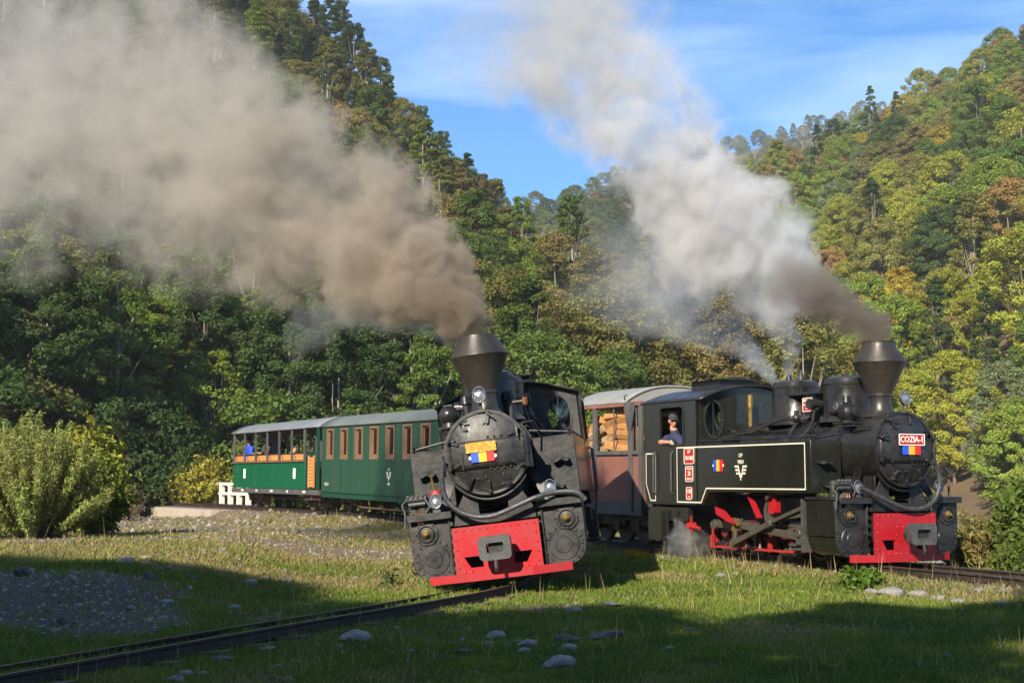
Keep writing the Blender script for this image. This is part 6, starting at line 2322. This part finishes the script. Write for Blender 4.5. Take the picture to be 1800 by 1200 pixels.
# --- grass: blades as real slivers, thinner with distance kept at pixel scale
def grass():
    rng = np.random.default_rng(99)
    m, nt, out = nodemat('grass_blade')
    at_ = N(nt, 'ShaderNodeAttribute', attribute_name='Col')
    d = N(nt, 'ShaderNodeBsdfDiffuse')
    t = N(nt, 'ShaderNodeBsdfTranslucent')
    nt.links.new(at_.outputs['Color'], d.inputs['Color'])
    nt.links.new(at_.outputs['Color'], t.inputs['Color'])
    mx = N(nt, 'ShaderNodeMixShader', Fac=0.35)
    nt.links.new(d.outputs[0], mx.inputs[1])
    nt.links.new(t.outputs[0], mx.inputs[2])
    nt.links.new(mx.outputs[0], out.inputs['Surface'])
    N0 = 1150000
    Y = 8.5 * (62 / 8.5) ** rng.random(N0)
    X = (rng.random(N0) * 2 - 1) * (0.405 * Y + 0.5)
    F = Fast(lambda x, y: (gz(x, y),) + tuple(dirt_mask(x, y)) + (dry_mask(x, y), track_dist(x, y, SP_R)[0], track_dist(x, y, SP_L)[0]), d=0.15)
    Z, dm, rv, dry, dr, dl = F(X, Y)
    clump = vnoise(X, Y, 0.30, 31) * 0.45 + vnoise(X, Y, 1.1, 32) * 0.35 + vnoise(X, Y, 3.5, 36) * 0.2
    edge = 1 - sst((dr - 0.9) / 1.0)
    keep = rng.random(N0) < np.clip(0.22 + 1.5 * (clump - 0.30), 0.04, 1) * (1 - 0.90 * dm) * np.where(dr < 0.85, 0.35, 1) * np.where(dl < 0.50, 0.40, 1) * np.where(rv > 0.4, 0.05, 1)
    X, Y, Z, dry, clump, edge, dm, dr = X[keep], Y[keep], Z[keep], dry[keep], clump[keep], edge[keep], dm[keep], dr[keep]
    n = len(X)
    tall = (rng.random(n) < 0.004 + 0.030 * edge * (dr > 0.5))
    under = dr < 0.9
    h = (0.018 + 0.040 * rng.random(n) ** 1.5) * (0.45 + 1.2 * clump) * (1 + 0.014 * (Y - 10))
    h = np.where(tall, h * rng.uniform(2.5, 7.0, n), h)
    h = np.where(under, np.minimum(h, 0.10), h)
    w = 0.00062 * Y * rng.uniform(0.7, 1.5, n)
    w = np.where(tall, w * 0.6, w)
    a = rng.uniform(0, 2 * np.pi, n)
    lean = rng.uniform(0.2, 1.3, n) * h * np.where(tall, 0.35, 1)
    b = rng.uniform(0, 2 * np.pi, n)
    P0 = np.stack([X - np.cos(a) * w, Y - np.sin(a) * w, Z - 0.01], 1)
    P1 = np.stack([X + np.cos(a) * w, Y + np.sin(a) * w, Z - 0.01], 1)
    P2 = np.stack([X + np.cos(b) * lean, Y + np.sin(b) * lean, Z + h], 1)
    v = np.stack([P0, P1, P2], 1).reshape(-1, 3)
    me = bpy.data.meshes.new('grass')
    me.vertices.add(3 * n)
    me.vertices.foreach_set('co', v.astype(np.float32).ravel())
    me.loops.add(3 * n)
    me.loops.foreach_set('vertex_index', np.arange(3 * n, dtype=np.int32))
    me.polygons.add(n)
    me.polygons.foreach_set('loop_start', np.arange(0, 3 * n, 3, dtype=np.int32))
    me.update(calc_edges=True)
    g1, g2, g3 = np.array([0.105, 0.170, 0.032]), np.array([0.220, 0.260, 0.045]), np.array([0.42, 0.335, 0.160])
    r = rng.random(n)
    c = g1 + (g2 - g1) * np.clip(r * 0.8 + (vnoise(X, Y, 0.8, 33) - 0.5) * 0.9, 0, 1)[:, None]
    isdry = (rng.random(n) < 0.07 + 0.62 * dry) | tall & (rng.random(n) < 0.75)
    c = np.where(isdry[:, None], g3 * rng.uniform(0.55, 1.0, n)[:, None], c)
    yel = rng.random(n) < 0.0012
    c = np.where(yel[:, None], np.array([0.65, 0.42, 0.01]), c)
    col = np.concatenate([np.repeat(c, 3, 0), np.ones((3 * n, 1))], 1)
    ca = me.color_attributes.new('Col', 'FLOAT_COLOR', 'POINT')
    ca.data.foreach_set('color', col.astype(np.float32).ravel())
    me.materials.append(m)
    o = bpy.data.objects.new('grass', me)
    COL.objects.link(o)
    tag(o, 'short meadow grass with dry stalks over the whole yard', None, kind='stuff')
    return n
print('GRASS', grass())

# --- stones
def rock_mesh(seed, flat, rng):
    bm = bmesh.new()
    bmesh.ops.create_icosphere(bm, subdivisions=3, radius=0.5)
    off = Vector((seed * 3.7, seed * 1.9, 0))
    cuts = [(Vector((rng.gauss(0, 1), rng.gauss(0, 1), rng.gauss(0, 1))).normalized(), rng.uniform(0.26, 0.42)) for _ in range(9)]
    for v in bm.verts:
        p = v.co.copy()
        for nrm, d in cuts:
            e = p.dot(nrm) - d
            if e > 0:
                p -= nrm * e * 0.9
        p *= 1 + 0.10 * mnoise.noise(p * 3.1 + off) + 0.05 * mnoise.noise(p * 8 + off)
        v.co = Vector((p.x, p.y * 0.85, p.z * flat))
    me = bpy.data.meshes.new('stone')
    bm.to_mesh(me)
    bm.free()
    me.polygons.foreach_set('use_smooth', [True] * len(me.polygons))
    me.set_sharp_from_angle(angle=R(28))
    return me
rr_ = random.Random(21)
ROCKS = {}
for mname in ('stone', 'stone_dark', 'stone_warm'):
    for k in range(5):
        me = rock_mesh(k, (0.75, 0.55, 0.42, 0.65, 0.28)[k], rr_)
        me.materials.append(M[mname])
        ROCKS[(mname, k)] = me
STONES = [(40, 1012, 34, 'd', 0), (262, 1017, 26, 'd', 0), (340, 1020, 20, 'd', 3), (222, 989, 34, 's', 2), (257, 983, 22, 'w', 2), (258, 991, 16, 'w', 2), (295, 998, 12, 's', 1), (358, 970, 17, 's', 2), (388, 968, 20, 's', 1), (438, 1026, 28, 's', 1), (467, 1022, 22, 'w', 0), (505, 1025, 28, 's', 2), (500, 1005, 10, 's', 0), (624, 1017, 14, 's', 1), (592, 931, 17, 'w', 1),
          (293, 1062, 30, 's', 2), (408, 1071, 26, 's', 1), (110, 1095, 26, 'd', 0), (132, 1094, 12, 's', 0), (230, 1070, 20, 's', 1), (75, 1115, 15, 's', 1), (163, 1123, 16, 's', 2), (198, 1122, 13, 's', 1), (52, 1109, 12, 's', 1), (622, 1126, 56, 's', 1), (595, 1137, 18, 's', 2), (722, 1147, 22, 's', 2), (815, 1148, 26, 'd', 1), (870, 1121, 36, 's', 1), (858, 1135, 26, 's', 2), (893, 1134, 17, 's', 2),
          (390, 1162, 46, 'd', 4), (308, 1198, 30, 's', 0), (326, 1187, 30, 's', 1), (357, 1186, 22, 's', 1), (485, 1175, 24, 's', 1), (522, 1164, 26, 's', 4), (480, 1194, 30, 'd', 2), (507, 1197, 24, 'w', 1), (470, 1142, 34, 's', 4),
          (1265, 1014, 24, 's', 1), (1294, 1010, 20, 'w', 1), (1010, 1077, 34, 's', 2), (1000, 1091, 14, 's', 1), (1025, 1089, 14, 's', 1), (1080, 1065, 36, 's', 4), (1068, 1080, 9, 's', 1), (1068, 1122, 64, 'd', 4), (1000, 1127, 44, 'd', 2), (996, 1143, 36, 's', 1), (925, 1136, 38, 's', 1), (908, 1130, 22, 's', 2), (920, 1146, 26, 's', 1), (980, 1173, 62, 's', 1), (990, 1110, 16, 's', 0), (1213, 1110, 26, 'd', 1), (1175, 1143, 24, 's', 1), (1163, 1146, 14, 's', 1), (1240, 1134, 16, 's', 2),
          (1292, 1127, 16, 'd', 1), (1200, 1052, 11, 's', 1), (1564, 1046, 46, 's', 1), (1535, 1042, 26, 's', 2), (1612, 1048, 36, 's', 1), (1650, 1054, 28, 's', 2), (1682, 1061, 30, 's', 1), (1692, 1073, 16, 's', 1), (1525, 1052, 20, 's', 4), (1757, 1063, 22, 's', 1), (1790, 1045, 16, 's', 2), (1720, 1039, 18, 's', 1), (1762, 1041, 24, 's', 1), (1463, 1173, 14, 's', 0), (1665, 1153, 16, 's', 2), (1488, 1146, 18, 's', 1), (1387, 1107, 17, 'd', 1), (1720, 1090, 16, 's', 4), (1560, 1075, 12, 's', 1), (1305, 1150, 14, 's', 2), (1240, 1088, 12, 's', 1), (1110, 1050, 14, 's', 4)]
def stone_place(px, py):
    if px < 420 and 1040 < py < 1130:
        return 'on the shaded bank left of the rails'
    if px < 700 and py < 1040:
        return 'on the sunlit yard left of the tilting locomotive'
    if px < 560 and py > 1130:
        return 'below the rails at the bottom left'
    if px < 900:
        return 'in the shaded grass right of the rails'
    if px < 1130:
        return 'in the shaded grass below the tilting locomotive'
    if py < 1030:
        return 'on the sunlit grass between the engines'
    if px < 1500:
        return 'in the shaded grass at the centre right'
    return 'in the stony grass below the right-hand track'
fam = {}
for px, py, sz, c, k in STONES:
    fam.setdefault(('dark' if c == 'd' else 'tan' if c == 'w' else 'pale grey', 'flat slab' if k == 4 else 'boulder' if sz >= 34 else 'stone' if sz >= 18 else 'pebble', stone_place(px, py)), []).append((px, py, sz, c, k))
for (col, noun, place), ls in fam.items():
    ls.sort()
    for i, (px, py, sz, c, k) in enumerate(ls):
        p = on_ground(px, py)
        o = bpy.data.objects.new('stone', ROCKS[({'s': 'stone', 'd': 'stone_dark', 'w': 'stone_warm'}[c], k)])
        COL.objects.link(o)
        s = sz / FPX * p.y * 1.12
        o.scale = (s, s, s)
        o.rotation_euler = (rr_.uniform(-0.12, 0.12), rr_.uniform(-0.12, 0.12), rr_.uniform(-0.7, 0.7))
        o.location = p + Vector((0, 0, s * 0.08))
        lab = '%s %s %s' % (col, noun, place)
        lab = ('lone ' + lab) if len(ls) == 1 else lab + ', ' + ('first' if i == 0 else ORD[i] if i < len(ls) - 1 else 'last') + ' from the left'
        tag(o, lab, 'stone', 'stones lying in the grass')
# gravel: far too many to count, real stones joined
def gravel():
    rng = np.random.default_rng(5)
    base = np.array([(0, 0, .5), (.5, 0, 0), (0, .5, 0), (-.5, 0, 0), (0, -.5, 0), (0.28, 0.28, 0.33), (-0.3, 0.25, 0.30)])
    tri = [(0, 1, 5), (0, 5, 2), (5, 1, 2), (0, 2, 6), (0, 6, 3), (6, 2, 3), (0, 3, 4), (0, 4, 1)]
    N0 = 70000
    Y = 9 * (60 / 9) ** rng.random(N0)
    X = (rng.random(N0) * 2 - 1) * (0.40 * Y)
    Z, dm, rv, dr = Fast(lambda x, y: (gz(x, y),) + tuple(dirt_mask(x, y)) + (track_dist(x, y, SP_R)[0],), d=0.2)(X, Y)
    band = np.exp(-((Y - 13.5 - 0.25 * X) / 2.2) ** 2) * 0.10 + (dr < 1.3) * 0.30 + 0.9 * sst((-2.6 - X) / 1.2) * sst((Y - 12.3) / 1.2) * (1 - sst((Y - 16.8) / 1.2)) * (dm > 0.2)
    keep = rng.random(N0) < dm * 0.22 + band * 0.5 + 0.012
    X, Y, Z = X[keep], Y[keep], Z[keep]
    n = len(X)
    s = rng.uniform(0.5, 1.0, n) ** 2 * 0.0042 * Y * rng.choice([0.7, 1.0, 1.7], n, p=[0.6, 0.3, 0.1]) + 0.012
    a = rng.uniform(0, 6.28, n)
    fl = rng.uniform(0.5, 1.1, n)
    v = np.zeros((n, 7, 3))
    for i, q in enumerate(base):
        x, y = q[0] * rng.uniform(0.8, 1.2, n), q[1] * rng.uniform(0.7, 1.1, n)
        v[:, i, 0] = X + s * (x * np.cos(a) - y * np.sin(a))
        v[:, i, 1] = Y + s * (x * np.sin(a) + y * np.cos(a))
        v[:, i, 2] = Z + s * fl * q[2] - 0.1 * s
    f = (np.array(tri)[None] + (np.arange(n) * 7)[:, None, None]).reshape(-1, 3)
    me = bpy.data.meshes.new('gravel')
    me.from_pydata(v.reshape(-1, 3).tolist(), [], f.tolist())
    m, nt, out = nodemat('gravel_stone')
    b = N(nt, 'ShaderNodeBsdfPrincipled', Roughness=0.9)
    geo = N(nt, 'ShaderNodeNewGeometry')
    nt.links.new(ramp(nt, geo.outputs['Random Per Island'], [(0, (0.075, 0.070, 0.065)), (0.45, (0.165, 0.152, 0.135)), (0.78, (0.29, 0.262, 0.225)), (1, (0.27, 0.195, 0.125))]), b.inputs['Base Color'])
    nt.links.new(b.outputs[0], out.inputs['Surface'])
    me.materials.append(m)
    o = bpy.data.objects.new('gravel', me)
    COL.objects.link(o)
    tag(o, 'loose gravel and pebbles scattered over bare ground', None, kind='stuff')
gravel()

# --- concrete bridge deck, white railing, yellow marker post and a thin rail post
def deck():
    P = resample(SP_R, 1.0)
    P = P[(P[:, 1] > 50.5) & (P[:, 1] < 66)]
    T = np.gradient(P, axis=0)
    b = MB()
    vs, fs = [], []
    prof = [(-1.25, -0.20), (-1.25, -0.75), (1.25, -0.75), (1.25, -0.20), (1.05, -0.16), (-1.05, -0.16)]
    for p, t in zip(P, T):
        d = np.array([t[1], -t[0]]) / np.hypot(t[0], t[1])
        for u, w in prof:
            vs.append((p[0] + d[0] * u, p[1] + d[1] * u, p[2] + w))
    n = len(prof)
    for k in range(len(P) - 1):
        for q in range(n):
            fs.append((k * n + q, k * n + (q + 1) % n, (k + 1) * n + (q + 1) % n, (k + 1) * n + q))
    fs += [tuple(range(n)), tuple((len(P) - 1) * n + i for i in range(n))]
    b.add(vs, fs)
    o = b.build('bridge_deck', 'concrete', bevel=0.02, smooth=False)
    tag(o, 'low pale concrete bridge deck carrying the rails left of the open coach', 'bridge')
deck()
def railing():
    a, b = at(374, 884, 56.5), at(438, 886, 53.2)
    a.z = b.z = 0.42
    root = empty('railing', a)
    tag(root, 'white concrete railing with square openings at the tail of the train', 'railing')
    d = b - a
    L = d.length
    root.rotation_euler = (0, 0, math.atan2(d.y, d.x))
    n = 5
    for k in range(n):
        q = MB()
        q.box((0.09 + (L - 0.18) * k / (n - 1), 0, 0.40), (0.18, 0.18, 0.86))
        q.build('post', 'white_concrete', root, bevel=0.012)
    for z in (0.80, 0.42):
        q = MB()
        q.box((L / 2, 0, z), (L, 0.15, 0.11))
        q.build('rail', 'white_concrete', root, bevel=0.01)
railing()
def posts():
    p = on_ground(309, 903)
    b = MB()
    b.box((0, 0, 0.22), (0.20, 0.08, 0.60))
    o = b.build('marker_post', 'yellow_paint', bevel=0.015)
    o.location = p
    o.rotation_euler = (0, R(-14), R(20))
    tag(o, 'short leaning yellow marker post in front of the concrete deck', 'post')
    p = at(1669, 882, 21.6)
    g = gz1(p.x, p.y)
    b = MB()
    b.cyl((0, 0, -0.1), (0, 0, at(1669, 842, 21.6).z - g), 0.022, n=8)
    o = b.build('thin_post', 'rust_iron')
    o.location = (p.x, p.y, g)
    tag(o, 'thin rusty iron post standing behind the right end of the buffer beam', 'post')
posts()
# ------------------------------------------------------------------ smoke and steam: real volumes inside closed hulls that follow each plume
def float_curve(nt, val, pts, lo, hi):
    """piecewise curve of val in 0..1 -> lo..hi"""
    fc = nt.nodes.new('ShaderNodeFloatCurve')
    c = fc.mapping.curves[0]
    while len(c.points) < len(pts):
        c.points.new(0.5, 0.5)
    for q, (x, y) in zip(c.points, pts):
        q.location = (x, (y - lo) / (hi - lo))
        q.handle_type = 'AUTO_CLAMPED'
    fc.mapping.update()
    nt.links.new(val, fc.inputs['Value'])
    return maprange(nt, fc.outputs['Value'], 0, 1, lo, hi)

def plume(name, label, path, colours, dens, nscale=1.2, warp=0.55, contrast=(0.40, 0.62), step=0.25, aniso=0.2, detail=5.0, soft=0.45, emission=None):
    """path: (px, py, Y, radius_px) down-wind; the axis is straight, the spine wanders about it; dens: (t, density) pairs"""
    C = [at(px, py, Y) for px, py, Y, r in path]
    rad = [r / FPX * Y for px, py, Y, r in path]
    o = C[0]
    ax = (C[-1] - C[0])
    Lg = ax.length
    ax.normalize()
    bx = Vector((0, 1, 0)).cross(ax).normalized()
    cx = ax.cross(bx).normalized()
    ts = [(c - o).dot(ax) / Lg for c in C]
    bs = [(c - o).dot(bx) for c in C]
    cs = [(c - o).dot(cx) for c in C]
    K = 1.32
    # closed hull
    mb = MB()
    n = 24
    nr = 30
    rings = []
    def ev(arr, t):
        return float(np.interp(t, ts, arr))
    for i in range(nr + 1):
        t = i / nr
        ctr = o + ax * (Lg * t) + bx * ev(bs, t) + cx * ev(cs, t)
        r = ev(rad, t) * K
        rings.append([ctr + (bx * math.cos(2 * math.pi * k / n) + cx * math.sin(2 * math.pi * k / n)) * r * (1 + 0.05 * math.sin(3 * k + i)) for k in range(n)])
    vs = [v for rg in rings for v in rg]
    fs = [(i * n + k, i * n + (k + 1) % n, (i + 1) * n + (k + 1) % n, (i + 1) * n + k) for i in range(nr) for k in range(n)]
    fs += [tuple(range(n - 1, -1, -1)), tuple(nr * n + k for k in range(n))]
    mb.add(vs, fs)
    m, nt, out = nodemat(name)
    tc = N(nt, 'ShaderNodeTexCoord')
    P = tc.outputs['Object']
    def dot(vec, off):
        d = nt.nodes.new('ShaderNodeVectorMath')
        d.operation = 'DOT_PRODUCT'
        nt.links.new(P, d.inputs[0])
        d.inputs[1].default_value = vec
        return math_n(nt, 'SUBTRACT', d.outputs['Value'], off)
    t = math_n(nt, 'MULTIPLY', dot(ax, o.dot(ax)), 1 / Lg)
    lo = min(min(bs), min(cs)) - 0.01
    hi = max(max(bs), max(cs)) + 0.01
    b = math_n(nt, 'SUBTRACT', dot(bx, o.dot(bx)), float_curve(nt, t, list(zip(ts, bs)), lo, hi))
    c = math_n(nt, 'SUBTRACT', dot(cx, o.dot(cx)), float_curve(nt, t, list(zip(ts, cs)), lo, hi))
    r = float_curve(nt, t, list(zip(ts, rad)), 0.0, max(rad))
    d = math_n(nt, 'DIVIDE', math_n(nt, 'SQRT', math_n(nt, 'ADD', math_n(nt, 'MULTIPLY', b, b), math_n(nt, 'MULTIPLY', c, c))), r)
    nz = N(nt, 'ShaderNodeTexNoise', Scale=nscale, Detail=detail, Roughness=0.60, Distortion=0.45)
    nt.links.new(P, nz.inputs['Vector'])
    nz2 = N(nt, 'ShaderNodeTexNoise', Scale=nscale * 0.33, Detail=1.5, Roughness=0.5)
    nt.links.new(P, nz2.inputs['Vector'])
    nn = math_n(nt, 'ADD', math_n(nt, 'MULTIPLY', nz.outputs['Fac'], 0.62), math_n(nt, 'MULTIPLY', nz2.outputs['Fac'], 0.38))
    # billow: the edge is eaten into by noise, the heart stays full
    e = math_n(nt, 'SUBTRACT', math_n(nt, 'ADD', 1.0, math_n(nt, 'MULTIPLY', math_n(nt, 'SUBTRACT', nn, 0.5), warp * 5.0)), d)
    if isinstance(soft, tuple):
        f = math_n(nt, 'MINIMUM', 1.0, math_n(nt, 'MAXIMUM', 0.0, math_n(nt, 'DIVIDE', e, maprange(nt, t, 0.0, 0.6, soft[0], soft[1]))))
    else:
        f = maprange(nt, e, 0.0, soft, 0.0, 1.0)
    f = math_n(nt, 'MULTIPLY', f, maprange(nt, nn, contrast[0], contrast[1], 0.25, 1.0))
    f = math_n(nt, 'MULTIPLY', f, maprange(nt, d, K * 0.98, K * 0.80, 0.0, 1.0))
    dm = max(q for _, q in dens)
    f = math_n(nt, 'MULTIPLY', f, float_curve(nt, t, dens, 0.0, dm))
    v = N(nt, 'ShaderNodeVolumePrincipled')
    v.inputs['Anisotropy'].default_value = aniso
    nt.links.new(f, v.inputs['Density'])
    nt.links.new(ramp(nt, t, colours), v.inputs['Color'])
    nt.links.new(v.outputs[0], out.inputs['Volume'])
    MATS[name] = m
    ob = mb.build(name, m, smooth=True)
    m.cycles.volume_step_rate = step
    tag(ob, label, name.replace('_plume', ''), None, kind='thing')
    return ob

plume('smoke_plume', 'huge grey-brown smoke plume drifting left from the chimney of the tilting locomotive',
      [(842, 590, 18.3, 40), (806, 543, 18.5, 60), (745, 488, 18.8, 98), (665, 428, 19.2, 132), (560, 370, 19.8, 165), (430, 310, 20.6, 205), (260, 235, 21.6, 255), (90, 185, 22.6, 300), (-120, 130, 23.8, 340)],
      [(0.0, (0.52, 0.43, 0.335)), (0.12, (0.68, 0.60, 0.50)), (0.4, (0.755, 0.705, 0.625)), (1.0, (0.78, 0.75, 0.70))],
      [(0, 14.0), (0.06, 10.0), (0.2, 4.2), (0.4, 1.7), (0.65, 1.0), (0.85, 0.65), (1, 0.5)], nscale=2.0, warp=0.72, soft=(0.30, 1.0), contrast=(0.44, 0.58), detail=6.0, step=0.15)
plume('smoke_plume', 'thin grey smoke veil sinking below the big plume over the green coaches',
      [(800, 596, 19.0, 14), (770, 572, 19.2, 26), (710, 545, 19.6, 40), (640, 535, 20.2, 52), (570, 560, 20.8, 50), (520, 600, 21.2, 34)],
      [(0.0, (0.80, 0.82, 0.84)), (1.0, (0.80, 0.80, 0.78))],
      [(0, 1.6), (0.3, 1.1), (0.7, 0.8), (1, 0.5)], nscale=1.5, warp=0.7)
plume('smoke_plume', 'short dark smoke trail blowing left from the chimney of the cream-lined locomotive',
      [(1549, 607, 20.5, 35), (1524, 574, 20.65, 42), (1490, 548, 20.8, 48), (1446, 520, 21.0, 56), (1400, 500, 21.3, 60), (1350, 480, 21.6, 62)],
      [(0.0, (0.38, 0.32, 0.28)), (0.5, (0.42, 0.36, 0.32)), (1.0, (0.62, 0.58, 0.55))],
      [(0, 14.0), (0.3, 9.0), (0.7, 5.0), (1, 0.0)], nscale=2.0, warp=0.5)
plume('steam_plume', 'tall white steam column leaning left above the cream-lined locomotive',
      [(1388, 660, 22.4, 10), (1384, 610, 22.5, 30), (1358, 545, 22.6, 78), (1308, 470, 22.8, 120), (1250, 385, 23.0, 126), (1190, 300, 23.3, 112), (1115, 215, 23.6, 118), (1045, 130, 24.0, 145), (990, 40, 24.4, 200), (960, -80, 24.8, 270)],
      [(0.0, (0.94, 0.95, 0.97)), (0.25, (0.95, 0.94, 0.93)), (0.55, (0.95, 0.94, 0.925)), (0.8, (0.84, 0.82, 0.785)), (1.0, (0.80, 0.79, 0.77))],
      [(0, 3.2), (0.08, 2.8), (0.25, 3.4), (0.45, 3.6), (0.65, 2.4), (0.8, 1.2), (1, 0.4)], nscale=2.0, warp=0.72, soft=(0.30, 0.9), contrast=(0.44, 0.58), detail=6.0, step=0.15)
plume('steam_plume', 'thin bluish steam drifting left from the whistle on the cab roof',
      [(1364, 690, 23.6, 5), (1350, 655, 23.7, 16), (1320, 625, 23.9, 28), (1270, 590, 24.2, 46), (1200, 540, 24.7, 76), (1130, 480, 25.2, 105), (1060, 420, 25.8, 120)],
      [(0.0, (0.84, 0.88, 0.94)), (1.0, (0.86, 0.86, 0.85))],
      [(0, 3.4), (0.15, 2.0), (0.4, 1.0), (0.7, 0.5), (1, 0.0)], nscale=1.5, warp=0.6)
plume('steam_plume', 'little jet of steam leaking down beside the cab step to the grass',
      [(1196, 905, 23.6, 9), (1200, 925, 23.55, 22), (1206, 950, 23.5, 36), (1214, 990, 23.45, 48)],
      [(0.0, (0.94, 0.94, 0.95)), (1.0, (0.94, 0.94, 0.95))],
      [(0, 6.0), (0.45, 3.0), (0.8, 1.0), (1, 0.0)], nscale=4.5, warp=0.9, soft=1.0)

# ------------------------------------------------------------------ valley air
def haze():
    b = MB()
    x0, x1, y0, y1, z0, z1 = -560, 640, -110, 1080, -45, 262
    b.box(((x0 + x1) / 2, (y0 + y1) / 2, (z0 + z1) / 2), (x1 - x0, y1 - y0, z1 - z0))
    m, nt, out = nodemat('haze')
    v = N(nt, 'ShaderNodeVolumePrincipled')
    v.inputs['Color'].default_value = (0.86, 0.92, 1.0, 1)
    v.inputs['Density'].default_value = 0.00030
    v.inputs['Anisotropy'].default_value = 0.0
    nt.links.new(v.outputs[0], out.inputs['Volume'])
    MATS['haze'] = m
    o = b.build('haze', m, smooth=False)
    tag(o, 'pale blue haze in the valley air', None, kind='stuff')
haze()
